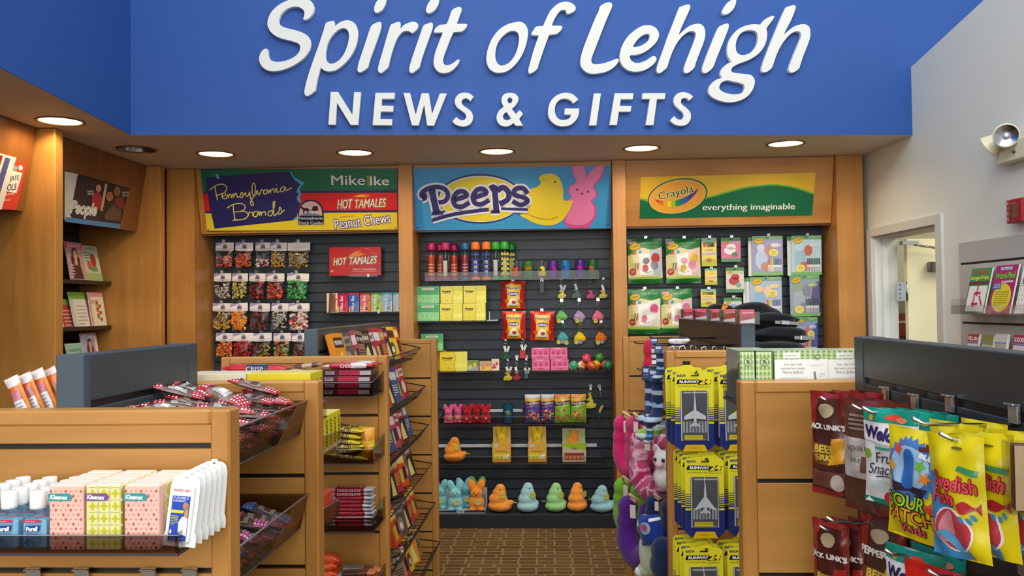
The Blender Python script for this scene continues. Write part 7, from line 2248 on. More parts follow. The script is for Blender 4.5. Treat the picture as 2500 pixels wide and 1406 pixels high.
for i in range(6):
    m = bar(.11, .016, .04, '5A3424', [(0, .12, '8A5C3C'), (.4, .7, 'B89878'), (.88, 1, '8C6C50')])
    solo(m, 'chocolate_bar', 'brown bar heaped beside the maroon stack in the upper tray', 'chocolate bar', (-.885 + .03 * (i % 2), 2.86 + .025 * (i % 4), TZ[0] + .011 + .017 * (i // 1)), (random.uniform(-5, 5), random.uniform(-8, 8), random.uniform(-15, 15)), 'brown bars in the upper tray')
for i, (lv, yy) in enumerate([(0, 2.86), (0, 2.93), (1, 2.87), (1, 2.94), (2, 2.9)]):
    m = barword(bar(.245, .026, .06, 'B81824', [(.38, .66, '24284C'), (0, .06, 'C83C44'), (.94, 1, 'C83C44')]), 'CRISP', .06, .026, .06, 'E0D4D8')
    solo(m, 'long_snack_pack', f'long red pack with a navy middle, {["lowest nearer", "lowest farther", "middle nearer", "middle farther", "topmost"][i]} in the upper tray', 'snack pack', (-1.06 + .012 * lv, yy, TZ[0] + .03 + .026 * lv), (0, random.uniform(-2, 2), random.uniform(-4, 4)), 'long red packs in the upper tray')
for i in range(12):
    m = barword(bar(.135, .015, .045, 'C8B01C', [(.2, .44, '6A4420'), (.5, .7, '7A5428'), (0, .08, 'D8C838'), (.92, 1, 'D8C838')]), 'PEANUT', .07, .015, .045, 'E8DC90')
    solo(m, 'chocolate_bar', 'yellow and brown bar in the pile of the second tray', 'chocolate bar', (-.712 + random.uniform(-.014, .014), 2.865 + .045 * (i % 2), TZ[1] + .012 + .0185 * (i // 2)), (random.uniform(-4, 4), random.uniform(-9, 9), random.uniform(-10, 10)), 'yellow bars in the second tray')
m = pouch(.05, .11, .03, 'DC981C', lambda mb, w, h: [mb.rect(-w * .5, w * .5, h * .4, h * .6, 'E8B840', 1, 'foil'), mb.disc(0, h * .7, w * .3, h * .1, 'C87814', 1, 'foil')], 'foil', seed=3)
solo(m, 'snack_bag', 'orange yellow snack bag at the tray end beside the yellow bars', 'snack bag', (-.642, 2.88, TZ[1] + .008), (0, 0, 4))
for i in range(10):
    m = barword(bar(.162, .0128, .06, '8A1220', [(0, .17, 'A8A0A4'), (.80, 1, 'B8B4B8'), (.17, .2, '6A0C18')]), 'CHOCOLATE', .08, .0128, .06, 'C84858' if i < 8 else 'E0C8CC')
    solo(m, 'chocolate_bar', f'silver ended red bar, {ORD[i]} from the bottom of its stack', 'chocolate bar', (-.708 + random.uniform(-.003, .003), 2.9, TZ[2] + .0045 + .0131 * i), (0, 0, random.uniform(-4, 4)), 'stacked red bars in the third tray')
for i in range(8):
    m = bar(.13, .016, .05, '6C6460' if i % 2 else '3C2A26', [(.55, .8, '5A3020'), (.8, 1, 'B86A40'), (0, .1, '8C8480')])
    solo(m, 'chocolate_bar', 'silver and brown bar in the lowest tray', 'chocolate bar', (-.69 + random.uniform(-.012, .012), 2.87 + .05 * (i % 2), TZ[3] + .013 + .022 * (i // 2)), (0, random.uniform(-8, 8), random.uniform(-8, 8)), 'silver bars in the lowest tray')
for i in range(5):
    m = bar(.1, .03, .06, 'D84018', [(.4, .8, 'E05824'), (.5, .6, 'E0B830')])
    solo(m, 'snack_bag', f'orange red snack pack, {ORD[i]} from the bottom of its pile in the lowest tray', 'snack pack', (-.80, 2.9, TZ[3] + .006 + .027 * i), (0, random.uniform(-6, 6), random.uniform(-8, 8)), 'orange packs in the lowest tray')

# ================================================================== wire baskets of paperbacks
random.seed(9)
BKX = -.8995
rims = [(1.375, .13, 3.9, 1.34), (1.165, .155, 3.9, 1.34), (.955, .17, 3.9, 1.34), (.745, .185, 3.9, 1.34), (.53, .2, 3.9, 1.34), (.32, .225, 3.9, 1.34)]
for i, (zr, d, yc, w) in enumerate(rims):
    wire_basket(w, d, .06, f'dark wire basket of paperbacks, {["uppermost", "second down", "third down", "fourth down", "fifth down", "lowest"][i]}', (BKX, yc, zr - .06), 90, 'wire book baskets')
BC = [('D8801C', '3A2410', 'ecru'), ('5A4A44', '8C7C70', ''), ('A83C50', 'E0B8B8', ''), ('8C7050', '3A2A20', ''), ('2A2020', '7C5040', ''), ('9C2C34', 'E0C0C0', ''), ('A03038', 'E8D0D0', ''), ('B0283C', 'C8A428', ''), ('1E2038', 'A82C38', ''), ('D8B028', '6A3818', ''), ('C84818', 'E8C858', ''), ('3C4A70', 'B8B8C0', '')]
BN = ['orange', 'slate brown', 'rose', 'tan', 'black', 'crimson', 'brick red', 'red and gold', 'navy and red', 'yellow', 'flame orange', 'steel blue']


def paperback(i, w=.107, h=.174, d=.025):
    c1, c2, _ = BC[i % 12]
    def fn(mb, w, h):
        k_ = i % 4
        mb.rect(-w * .4, w * .4, h * .66, h * .9, c2, 1, 'gloss'); mb.text(['MIDNIGHT', 'THE HEIST', 'LOST', 'BEST MEN'][k_], 0, h * .78, w * .7, h * .1, 'ECE4DC' if k_ != 1 else '2A2020', 2, 0, .03)
        if k_ == 0:
            mb.dec([(-w * .4, h * .05), (w * .3, h * .05), (w * .1, h * .58), (-w * .1, h * .5)], 'E0C878', 1, 'gloss')
        elif k_ == 1:
            mb.disc(0, h * .34, w * .26, h * .2, c2, 1, 'gloss'); mb.disc(0, h * .3, w * .14, h * .1, 'E0D0B8', 2, 'gloss')
        elif k_ == 2:
            mb.rect(-w * .3, w * .1, h * .12, h * .5, 'C8A83C', 1, 'gloss'); mb.rect(w * .15, w * .4, h * .2, h * .56, '2A2A38', 1, 'gloss')
        else:
            mb.lines(-w * .36, w * .36, h * .5, h * .07, 5, h * .03, c2, 1)
    mb = MB(); mb.box(-w / 2, w / 2, -d, 0, 0, h, 'E0D8C4', 'paper', 0, front=c1, side=c1)
    mb.M = Matrix.Translation((0, -d, 0)); fn(mb, w, h)
    return mb


for i in range(11):
    Y = 3.29 + .115 * i
    solo(paperback(i), 'paperback', f'{BN[i]} paperback, {ORD[i]} along the uppermost basket', 'book', (BKX + .062, Y, 1.375 - .054), (-16, random.uniform(-3, 6), 90 - random.uniform(4, 18)), 'paperbacks in the wire baskets')
for r_ in range(1, 6):
    zr, d, yc, w = rims[r_]
    for j in range(5):
        i = (r_ * 5 + j * 3 + r_ // 2) % 12
        Y = 3.96 + .125 * j
        solo(paperback(i, d=.03), 'paperback', f'{BN[i]} paperback, {["nearest the viewer", "second", "third", "fourth", "last"][j]} in the {["", "second", "third", "fourth", "fifth", "lowest"][r_]} basket', 'book', (BKX + .07 + .016 * r_, Y, zr - .054), (-15, random.uniform(-5, 6), 90 - random.uniform(4, 20)), 'paperbacks in the wire baskets')
# ================================================================== gondola with toy plane cards
YC = 2.90


def plane_card(kind):
    w, h = .130, .272
    t = thing('toy_plane_card', 'x', 'toy card', group='yellow and navy toy plane cards')
    mb = MB()
    out = [(-w * .36, 0), (w * .36, 0), (w * .5, h * .06), (w * .5, h * .93), (w * .44, h * .965), (w * .26, h * .97), (w * .2, h), (-w * .02, h), (-w * .06, h * .985), (-w * .44, h * .97), (-w * .5, h * .94), (-w * .5, h * .06)]
    mb.prism(out, -.0015, 0, 'D8CC2C', 'gloss')
    mb.M = Matrix.Translation((0, -.0015, 0))
    mb.dec([(-w * .36, 0), (w * .36, 0), (w * .5, h * .06), (w * .5, h * .33), (-w * .5, h * .33), (-w * .5, h * .06)], '1E2C6C', 1, 'gloss')
    for i in range(7):
        z = h * (.355 + .028 * i)
        mb.rect(-w * .5, w * .5, z, z + h * (.018 - .0018 * i), '1E2C6C', 1, 'gloss')
    mb.text('BARON', -w * .33, h * .93, w * .22, h * .028, '3A3A6C', 1, 0, .04)
    mb.rect(-w * .08, w * .12, h * .92, h * .935, '2A2A1C', 2); mb.rect(w * .08, w * .12, h * .92, h * .955, '2A2A1C', 2)
    mb.dec([(-w * .46, h * .825), (w * .18, h * .825), (w * .24, h * .875), (-w * .42, h * .88)], '17150F', 1, 'gloss'); mb.text('RUNWAY', -w * .12, h * .852, w * .5, h * .03, 'E4E4E8', 2, 0, .05)
    mb.dec([(w * .1, h * .81), (w * .42, h * .82), (w * .45, h * .87), (w * .2, h * .885)], '17150F', 2, 'gloss'); mb.text('24', w * .28, h * .853, w * .28, h * .06, 'E0C828', 3, 0, .05, .2)
    mb.text('COLLECTIBLE DIECAST PLANE', -w * .18, h * .795, w * .5, h * .016, '4A4420', 1, 0, .01); mb.text('& RUNWAY SECTION', w * .26, h * .785, w * .34, h * .014, '4A4420', 1)
    # the runway picture
    mb.rect(-w * .36, w * .36, h * .12, h * .74, '53565C', 2, 'gloss'); mb.rect(-w * .35, -w * .33, h * .12, h * .74, 'C8C8C8', 3); mb.rect(w * .33, w * .35, h * .12, h * .74, 'C8C8C8', 3); mb.rect(-w * .008, w * .008, h * .62, h * .74, 'C8C8C8', 3)
    for i in range(8):
        x = -w * .28 + w * .08 * i
        mb.rect(x - w * .025, x + w * .025, h * .22, h * .36, 'A0A4AC', 3)
    mb.rect(-w * .27, w * .2, h * .135, h * .19, 'D8C828', 4, 'gloss'); mb.text('F-4 JET FIGHTER', -w * .035, h * .163, w * .4, h * .02, '5A5220', 5)
    mb.dec([(-w * .32, -h * .012), (w * .32, -h * .012), (w * .24, h * .07), (-w * .24, h * .07)], 'D8AC1C', 3, 'gloss'); mb.text('AGES 3+', 0, h * .03, w * .3, h * .02, '9A7A18', 4)
    mb.build('card', t)
    mb = MB(); mb.box(-w * .33, w * .33, -.022, -.002, h * .13, h * .73, 'FFFFFF', 'film', .004); mb.build('clear_blister', t)
    mb = MB(); c = 'CCD0D4'
    mb.at(0, -.011, h * .45)
    fuse = [(-.0035, -.04), (.0035, -.04), (.0045, 0), (.0035, .03), (.001, .062), (-.001, .062), (-.0035, .03), (-.0045, 0)]
    mb.prism(fuse, -.004, .004, c, 'plastic')
    if kind == 'swept':
        wng = [(0, .02), (.034, -.026), (.034, -.032), (.012, -.022), (0, -.02), (-.012, -.022), (-.034, -.032), (-.034, -.026)]
    else:
        wng = [(.004, .014), (.036, -.006), (.036, -.018), (.004, -.014), (-.004, -.014), (-.036, -.018), (-.036, -.006), (-.004, .014)]
    mb.prism(wng, -.001, .001, c, 'plastic'); mb.prism([(0, -.024), (.016, -.038), (.016, -.043), (0, -.036), (-.016, -.043), (-.016, -.038)], -.001, .001, c, 'plastic')
    mb.prism([(-.0008, -.042), (.0008, -.042), (.0008, -.02)], -.012, 0, c, 'plastic')
    mb.build('toy_plane', t)
    return t


PCD = {k_: plane_card(k_) for k_ in ('straight', 'swept')}
used = set()
rowz = ['upper', 'middle', 'lowest']
for (px, pyb, Y, n, kd, rw_, cn, sx) in [(1697, 1099, 2.88, 3, 'straight', 0, 'outer column', -8), (1806, 1098, 2.90, 3, 'straight', 0, 'inner column', -14), (1722, 1311, 2.86, 4, 'swept', 1, 'outer column', -6), (1828, 1308, 2.88, 4, 'swept', 1, 'inner column', -8), (1722, 1532, 2.84, 4, 'straight', 2, 'outer column', -7), (1826, 1532, 2.86, 3, 'swept', 2, 'inner column', -8)]:
    q = at(px, pyb, Y)
    for i in range(n):
        lab = f'toy plane card, {["front", "second", "third", "fourth"][i]} of the {rowz[rw_]} hook, {cn}'
        loc = (q.x + mpp(Y) * sx * i * 1.0, Y + .028 * i, q.z + .006 * i)
        o = PCD[kd]
        if kd in used:
            dup(o, loc, (0, random.uniform(-1, 1), random.uniform(-3, 3)), lab)
        else:
            used.add(kd); o.location = loc; o['label'] = lab
    tip = (q.x + .004, 3.0615, q.z + .258)
    peg(3.0615 - Y + .02, f'peg of the toy plane cards, {rowz[rw_]} hook, {cn}', tip, 0, 'pegs of the toy plane cards', .02, True, '4A4640', 'metal')

# ---- neck pillows and soft things along the side of that gondola
SX = .686
random.seed(4)


def upillow(key, cf, L=.26, W=.20, r=.048):
    balls = []
    for i in range(15):
        a = R(-28 + 236 * i / 14)
        rr = r * (1 if 2 < i < 12 else .92)
        balls.append(((math.cos(a) * (W / 2 - r * .6) * 1.0, 0, L * .52 + math.sin(a) * (L / 2 - r * .75) * (1 if math.sin(a) > 0 else 2.1)), (rr, rr * .92, rr)))
    return blend(key, balls, .009, cf, sm=6)


def swirl(c):
    q = math.sin(c.x * 70 + math.sin(c.z * 45) * 2.2) + math.sin(c.z * 62 + math.cos(c.x * 50) * 2)
    return 'C84C74' if q > .6 else ('E8B8C4' if q > -.1 else ('D87898' if q > -.9 else 'B02858'))


PIL_ = {'pink': upillow('u1', 'D8246C'), 'rose': upillow('u2', 'C83468'), 'pais': upillow('u3', swirl), 'green': upillow('u4', '7CB82C'), 'purp': upillow('u5', '5A2484'), 'navy': upillow('u6', '24305C')}


def pillow(key, lab, px, pt, pb, Y, rz, sc=1.0, turn=180):
    a, b = at(px, pt, Y), at(px, pb, Y)
    H = a.z - b.z
    t = thing('neck_pillow', lab, 'neck pillow', (b.x, Y, b.z), (0, 0, rz), 'plush neck pillows on hooks')
    s_ = H / .27
    me = PIL_[key].mesh('pillow_body')
    me.transform(Matrix.Translation((0, 0, .262)) @ Matrix.Rotation(R(180), 4, 'Y')) if turn else None
    o = put(me, 'pillow_body', t); o.scale = (s_, s_, s_)
    mb = MB(); mb.tube([(-.03, -.02, .262), (0, -.04, .285), (.03, -.02, .262), (.0, -.01, .25)], .006, 'D8B888', 'plush', 6, True); mb.build('hang_strap', t).scale = (s_, s_, s_)
    mb = MB(); mb.at(.03, -.05, .2, 20); mb.box(-.012, .012, -.001, .001, 0, .05, 'E8DCC8', 'paper'); mb.build('paper_tag', t).scale = (s_, s_, s_)
    zp = b.z + H * 1.05
    peg(SX - b.x, 'dark hook of the ' + lab.split(',')[0], (SX - .0005, Y, zp), -90, 'hooks along the pillow side', .015, False, '2A2420', 'wire', .004)


pillow('pink', 'bright pink neck pillow, outermost on the pillow side', 1543, 1012, 1165, 4.32, -58)
pillow('rose', 'rose pink neck pillow, just inside the bright pink one', 1568, 1015, 1162, 3.98, -62)
pillow('pais', 'pink paisley neck pillow under the striped socks', 1592, 1050, 1218, 3.66, -52)
pillow('green', 'lime green neck pillow above the floor', 1541, 1168, 1312, 4.20, -58)
pillow('purp', 'large purple neck pillow, lowest outer one', 1560, 1212, 1384, 3.82, -56)
pillow('navy', 'dark violet neck pillow between the paisley and the blue bag', 1613, 1210, 1330, 3.55, -56)
# fuzzy striped socks


def stripes(cs, f):
    return lambda c: cs[int((c.z * f + .02 * math.sin(c.x * 90)) % len(cs))]


sock = [((0, 0, .25), (.036, .022, .05)), ((0, 0, .2), (.036, .022, .05)), ((0, 0, .15), (.037, .023, .05)), ((.004, -.004, .1), (.038, .025, .045)), ((.0, -.02, .06), (.04, .034, .036)), ((-.01, -.05, .045), (.037, .036, .03))]
SK = [blend('sk1', sock, .008, stripes(['1E2A54', '1E2A54', 'B8C8DC', '1E2A54', '1E2A54', '8CB0D0'], 44), sm=3), blend('sk2', sock, .008, stripes(['2A5C98', 'D8E0E8', '243060', '5CA0C8'], 36), sm=3), blend('sk3', sock, .008, stripes(['F0E8E4', '2A2840', 'E8D8D0'], 60), sm=3)]
for i, (px, pt, pb, Y, k_, lab) in enumerate([(1606, 905, 1040, 3.30, 0, 'navy and pale blue striped fuzzy sock, nearest pair member'), (1590, 900, 1036, 3.50, 0, 'navy striped fuzzy sock behind the nearest one'), (1612, 846, 930, 3.26, 0, 'dark navy folded sock under its card on the upper hook'), (1586, 1010, 1082, 3.40, 1, 'blue and white fuzzy sock, lower hook'), (1600, 828, 905, 3.62, 2, 'white striped sock near the hook row')]):
    a, b = at(px, pt, Y), at(px, pb, Y)
    t = thing('fuzzy_sock', lab, 'sock', (b.x, Y, b.z), (0, 0, -42 + 5 * i), 'striped fuzzy socks on hooks')
    s_ = (a.z - b.z) / .29
    o = put(SK[k_].mesh('sock_body'), 'sock_body', t); o.scale = (s_ * 1.05, s_, s_)
    mb = MB(); mb.box(-.036, .036, -.026, -.023, .23, .30, '34406C', 'paper', .001); mb.M = Matrix.Translation((0, -.026, 0)); mb.rect(-.026, .026, .272, .292, 'C8D0E8', 1); mb.lines(-.026, .02, .262, .008, 3, .003, '8C98C0', 1); mb.build('paper_band', t).scale = (s_, s_, s_)
    peg(SX - b.x + .01, 'dark hook of the ' + lab.split(',')[0], (SX - .0005, Y, b.z + (a.z - b.z) * 1.02), -90, 'hooks along the pillow side', .015, False, '2A2420', 'wire', .004)
# striped cardigan-like bundle and hair ties on top hooks
a = at(1655, 830, 3.25)
bd = blend('bundle', [((0, 0, 0), (.05, .034, .022)), ((.045, .0, .0), (.04, .034, .02)), ((-.04, .0, -.006), (.03, .03, .018)), ((0, 0, -.028), (.05, .03, .02))], .008, stripes(['ECE4E0', '2A2848', 'E4DCD8', 'ECE4E0'], 95), sm=3)
put(bd.mesh('folded_sock_bundle'), 'folded_sock_bundle', None, (a.x, 3.25, a.z - .03), (0, 0, -10), 'white and navy striped folded sock bundle at the foot of the dark panel', 'sock bundle').scale = (.55, .6, .6)
for i in range(7):
    Y = 3.2 + .03 * i
    px = 1640 + 26 * i
    q = at(px, 858 - 2 * (i % 3), Y)
    t = thing('sock_hanger', f'small clear and cream sock hanger, {ORD[i]} along the wooden top edge', 'hanger', (q.x, Y, q.z - .004), (0, 0, -20 + 12 * i), 'sock hangers above the plane cards')
    mb = MB(); mb.tube([(-.012, 0, 0), (-.01, -.004, .018), (.006, 0, .024), (.012, 0, .008)], .0025, 'E8D8C8' if i % 2 else 'C8CCD0', 'plastic', 6); mb.box(-.016, .016, -.003, .003, -.012, .002, 'F0E4DC' if i % 2 else '9CA4AC', 'plastic', .001); mb.build('hanger_body', t)
    mb = MB(); mb.box(-.014, .014, -.012, .012, -.06, -.0125, ['2A3048', 'E8E0DC', '3A3A50'][i % 3], 'plush', .005); mb.build('folded_sock', t)
for i, (px, Y, z_, ln) in enumerate([(1556, 4.5, 1.385, .30), (1562, 4.5, 1.245, .28), (1566, 4.45, .99, .26)]):
    q = at(px, 830, Y)
    peg(SX - q.x, f'dark bare hook, {["uppermost", "middle", "lower"][i]} one in front of the far wooden end', (SX - .0005, Y, z_), -90, 'hooks along the pillow side', .02, False, '2A2420', 'wire', .004)
# red slipper sock, green plush, white plush, blue bags
def hang_plush(key, balls, col, name, lab, px, pb, Y, rz, sc, parts=()):
    b = at(px, pb, Y)
    t = thing(name, lab, 'soft toy' if 'toy' in name or 'plush' in name else 'sock', (b.x, Y, b.z), (0, 0, rz))
    t.scale = (sc, sc, sc)
    put(blend(key, balls, .009, col, sm=4).mesh('body'), 'body', t)
    for nm, c, r_, cc in parts:
        mb = MB(); mb.ball(c, r_, cc, 'plush' if nm != 'eye' else 'gloss', 12, 8); mb.build(nm, t)
    return t


hang_plush('rs', [((0, 0, .05), (.03, .02, .05)), ((0, 0, .13), (.026, .018, .05)), ((-.012, 0, .02), (.03, .022, .022))], 'C8203C', 'fuzzy_sock', 'crimson fuzzy sock hanging behind the navy socks', 1583, 922, 3.9, -40, 1.0)
hang_plush('gp', [((0, 0, .03), (.05, .04, .03)), ((.04, 0, .05), (.04, .03, .028)), ((.075, 0, .075), (.03, .024, .022))], stripes(['5C90B8', 'E0E8E0', '8CB84C', 'D8E0D0'], 50), 'fuzzy_sock', 'green, white and blue fuzzy slipper above the paisley pillow', 1575, 1078, 3.45, -30, .9)
hang_plush('wp', [((0, 0, .1), (.07, .055, .075)), ((0, 0, .21), (.075, .06, .065)), ((-.055, 0, .275), (.028, .018, .035), -20), ((.055, 0, .275), (.028, .018, .035), 20)], 'ECE6E4', 'plush_toy', 'white plush animal with dark ringed eyes beside the paisley pillow', 1622, 1205, 3.34, -40, .62,
           [('eye', (-.03, -.055, .22), .012, '1E1820'), ('eye', (.03, -.055, .22), .012, '1E1820'), ('ear_lining', (-.056, -.015, .28), (.016, .008, .024), 'D8B8C0'), ('muzzle', (0, -.055, .19), (.03, .016, .02), 'E8C8C8')])
hang_plush('gw', [((0, 0, .1), (.05, .04, .1)), ((-.02, 0, .2), (.04, .034, .05)), ((-.03, 0, .02), (.03, .03, .03))], stripes(['C8D0B0', 'C8D0B0', 'C8D0B0', '7C5CA0'], 20), 'plush_toy', 'pale green and violet plush toy hanging low beside the blue bag', 1588, 1412, 3.46, -40, 1.0, [('paw', (-.045, -.01, .02), .022, 'ECE8E4')])
q = at(1606, 1335, 3.36)
m = pouch(.11, .12, .05, '1E3C94', lambda mb, w, h: [mb.disc(-w * .1, h * .6, w * .26, h * .2, '8CB8C8', 1, 'foil'), mb.disc(-w * .12, h * .62, w * .14, h * .12, 'C84878', 2, 'foil'), mb.rect(w * .1, w * .5, h * .8, h * .9, 'E8E4E0', 2, 'foil')], 'plush', seed=2)
solo(m, 'small_bag', 'blue zipped bag with a round patch, low on the pillow side', 'bag', (q.x, 3.4, q.z), (0, -12, -35))
q = at(1626, 1425, 3.26)
m = blend('nvy', [((0, 0, .06), (.06, .05, .06)), ((0, 0, .12), (.055, .045, .05))], .01, '1E2C50', sm=4)
o = put(m.mesh('travel_pillow'), 'travel_pillow', None, (q.x, 3.3, q.z), (0, 0, -30), 'round navy travel pillow at the bottom edge below the blue bag', 'neck pillow')

# ---- red and white boxes on top of the dark panel
def rwbox(mb, w, h):
    mb.dec([(-w * .5, 0), (w * .5, 0), (w * .5, h * .34), (-w * .5, h * .16)], 'D8D8DC', 1); mb.rect(-w * .42, w * .42, h * .58, h * .62, '2A2024', 2); mb.text('playing', 0, h * .76, w * .7, h * .12, 'F0C8D0', 2, 0, .02); mb.dec([(-w * .4, h * .24), (w * .4, h * .4), (w * .4, h * .52), (-w * .4, h * .5)], 'A81C34', 2)


t = thing('acrylic_bin', 'long clear tray of small red boxes on top of the dark panel', 'tray', (.71, 3.075, 1.517))
mb = MB()
mb.box(-.035, .035, 0, 1.5, 0, .003, 'FFFFFF', 'acrylic'); mb.box(-.037, -.034, 0, 1.5, 0, .045, 'FFFFFF', 'acrylic'); mb.box(-.035, .035, -.003, 0, 0, .045, 'FFFFFF', 'acrylic'); mb.box(.034, .037, 0, 1.5, 0, .045, 'FFFFFF', 'acrylic'); mb.build('clear_body', t)
for i, Y in enumerate([3.10, 3.40, 3.67, 4.06, 4.44]):
    mb = carton(.052, .05, .085, 'C81C38', rwbox, '8C7C74', '9C8C84')
    mb.M = Matrix.Translation((-.026, -.0425, 0)) @ Matrix.Rotation(R(-90), 4, 'Z'); mb.rect(-.035, .035, .006, .04, '6E625C', 1); mb.disc(-.01, .024, .012, .01, 'B8ACA4', 2); mb.rect(.01, .03, .01, .03, '4A423E', 2)
    solo(mb, 'playing_card_box', f'small red and white box on the dark panel, {["nearest the viewer", "second from the near end", "middle one", "fourth from the near end", "farthest one"][i]}', 'small box', (.708, Y + .085, 1.5205), (0, 0, 0), 'small red boxes on the dark panel')

# ---- black caps behind them
capb = [((0, 0, .045), (.088, .1, .045)), ((0, .02, .075), (.07, .078, .035)), ((0, .06, .03), (.06, .05, .03)), ((0, -.11, .03), (.075, .08, .011)), ((.03, -.09, .032), (.05, .07, .012), 14), ((-.03, -.09, .032), (.05, .07, .012), -14)]
for i, (px, pb, Y, rz, tilt, sc, lab) in enumerate([(1876, 802, 3.46, 215, -5, 1.15, 'uppermost black cap with a grey strap, behind the small red boxes'), (1896, 838, 3.40, 232, -3, 1.2, 'black cap with a grey strap, middle of the stack of caps'), (1888, 878, 3.33, 222, -3, 1.3, 'lowest black cap of the stack, above the checked cartons'),
                                                    (1752, 790, 4.6, 200, -10, 1.1, 'black cap with an orange flame, farther along behind the red boxes'), (1850, 806, 3.75, 120, 12, 1.25, 'black cap between the flame cap and the strapped caps')]):
    b = at(px, pb, Y)
    t = thing('black_cap', lab, 'cap', (b.x, Y, b.z), (0, tilt, rz), 'black caps beside the dark panel')
    t.scale = (sc, sc, sc * (.52 if i < 3 else .9))
    me = blend('cap', capb, .009, '0C0D10', 'cloth', sm=3).mesh('crown_and_brim')
    put(me, 'crown_and_brim', t)
    if i < 3:
        mb = MB()
        def sp(u, v, zc=.036):
            a = R(48 + 84 * u)
            return (math.cos(a) * .108, math.sin(a) * .122, zc + .02 * (v - .5) + .03 * math.sin(math.pi * u) * (zc > .05))
        mb.grid(lambda u, v: sp(u, v), 14, 2, '8C8C8A', 'cloth'); mb.grid(lambda u, v: tuple(c_ * .985 for c_ in sp(1 - u, v)), 14, 2, '6E6E6C', 'cloth'); mb.build('strap', t)
        mb = MB(); mb.at(math.cos(R(64)) * .111, math.sin(R(64)) * .126, .036, -26); mb.box(-.016, .016, -.003, .003, -.014, .014, 'D0D2D4', 'metal', .002); mb.build('buckle', t)
    if i == 3:
        mb = MB(); mb.at(.02, .088, .075, 180, -12); mb.prism(spline([(-.02, -.02, 1), (.02, -.02), (.024, .0), (.008, .02), (.012, .036, 1), (-.006, .018), (-.01, .03, 1), (-.02, .004)], 3), -.003, .004, 'E08820', 'plush'); mb.build('flame_patch', t)

# ================================================================== checked cartons behind the next wooden end
tray('shelf_tray', .60, .17, .05, .1, 'clear tray of green checked snack cartons behind the wooden end', (.716, 1.9265, 1.36), 180, 'acrylic', 'clear trays on the gondolas')


def gingham(mb, x0, x1, z0, z1, n, m_, e=1):
    mb.rect(x0, x1, z0, z1, 'DCE8C0', e)
    dx, dz = (x1 - x0) / n, (z1 - z0) / m_
    for i in range(n):
        if i % 2 == 0:
            mb.rect(x0 + dx * i, x0 + dx * (i + 1), z0, z1, 'B4CC90', e + 1)
    for j in range(m_):
        for i in range(n):
            if j % 2 == 0:
                mb.rect(x0 + dx * i, x0 + dx * (i + 1), z0 + dz * j, z0 + dz * (j + 1), '7CA050' if i % 2 == 0 else 'B8D094', e + 2)


def snack_small(mb, w, h):
    mb.rect(-w * .5, w * .5, 0, h, '5C7C34', 1); gingham(mb, -w * .44, w * .40, h * .2, h * .97, 8, 14, 2)
    mb.disc(w * .02, h * .78, w * .24, h * .085, '6A8058', 5); mb.disc(w * .02, h * .78, w * .2, h * .07, 'C8D8A8', 6); mb.text('NO', w * .02, h * .78, w * .24, h * .06, '3A5030', 7, -70, .05)
    mb.dec([(-w * .48, h * .5), (-w * .1, h * .36), (w * .1, h * .2), (w * .1, 0), (-w * .48, 0)], '2E90C0', 6); mb.text('BARS', -w * .26, h * .22, h * .3, w * .16, '7CC0DC', 7, 90, .02); mb.dec([(w * .1, h * .2), (w * .44, h * .3), (w * .46, 0), (w * .1, 0)], '84C030', 6)


def snack_big(mb, w, h):
    gingham(mb, -w * .5, w * .5, h * .82, h, 20, 5, 1); mb.rect(-w * .5, w * .5, 0, h * .83, 'EEF0F0', 4)
    mb.rect(-w * .34, -w * .02, h * .85, h * .965, 'F0F2EE', 5); mb.text('gopicnic', -w * .18, h * .905, w * .22, h * .045, '8C9C84', 6); mb.disc(w * .3, h * .875, w * .06, h * .05, '7C946C', 6); mb.text('NO', w * .3, h * .875, w * .06, h * .035, 'E8F0E0', 7, 0, .04)
    mb.text("Your day is full.", -w * .16, h * .73, w * .34, h * .05, '6A7064', 5, 0, .0, .2); mb.text("And you're on empty.", -w * .16, h * .655, w * .46, h * .055, '6A7064', 5, 0, .0, .2); mb.text("Time to GoPicnic.", -w * .16, h * .585, w * .40, h * .055, '6A7064', 5, 0, .0, .2)
    mb.lines(-w * .42, w * .1, h * .47, h * .03, 4, h * .008, 'B0B4B0', 5); mb.lines(w * .18, w * .44, h * .72, h * .02, 2, h * .006, 'B8BCB8', 5)
    mb.dec([(w * .24, h * .42), (w * .28, h * .42), (w * .26, h * .6), (w * .22, h * .58)], '8A8078', 5); mb.lines(w * .32, w * .44, h * .56, h * .03, 3, h * .006, 'B8BCB8', 5)


for i, (px, wpx, k_, lab) in enumerate([(1824, 40, 's', 'narrow green checked carton at the tray corner, blue lower edge'), (1864, 44, 's', 'narrow green checked carton, second from the tray corner'), (1955, 126, 'b', 'wide white and green checked carton with three lines of writing, whole front visible'), (2085, 126, 'b', 'wide white and green checked carton beside the black panel')]):
    Y = 1.945
    q = at(px, 856, Y)
    w_ = wpx * mpp(Y)
    h_ = q.z - 1.365
    m = carton(w_, h_, .14 if k_ == 's' else .055, 'E8ECE4' if k_ == 'b' else '6C8C44', snack_small if k_ == 's' else snack_big, '8C9C94' if k_ == 's' else 'C8D4A8', 'A8BCA0')
    solo(m, 'snack_carton', lab, 'snack carton', (q.x, Y + (.14 if k_ == 's' else .055), 1.3655), (0, 0, 0), 'green checked snack cartons')
    if k_ == 'b':
        solo(carton(w_, h_, .055, 'E8ECE4', None, 'C8D4A8', 'A8BCA0'), 'snack_carton', f'checked carton standing behind the {"whole" if px < 2000 else "panel side"} wide white one', 'snack carton', (q.x, Y + .112, 1.3655), (0, 0, 0), 'green checked snack cartons')

# ================================================================== pegs of bags on the black panel
PX = .659


def panelpeg(Y, z, L, label, grp='silver pegs on the black panel'):
    return peg(L, label, (PX - .0005, Y, z - .008), -90, grp, .02)


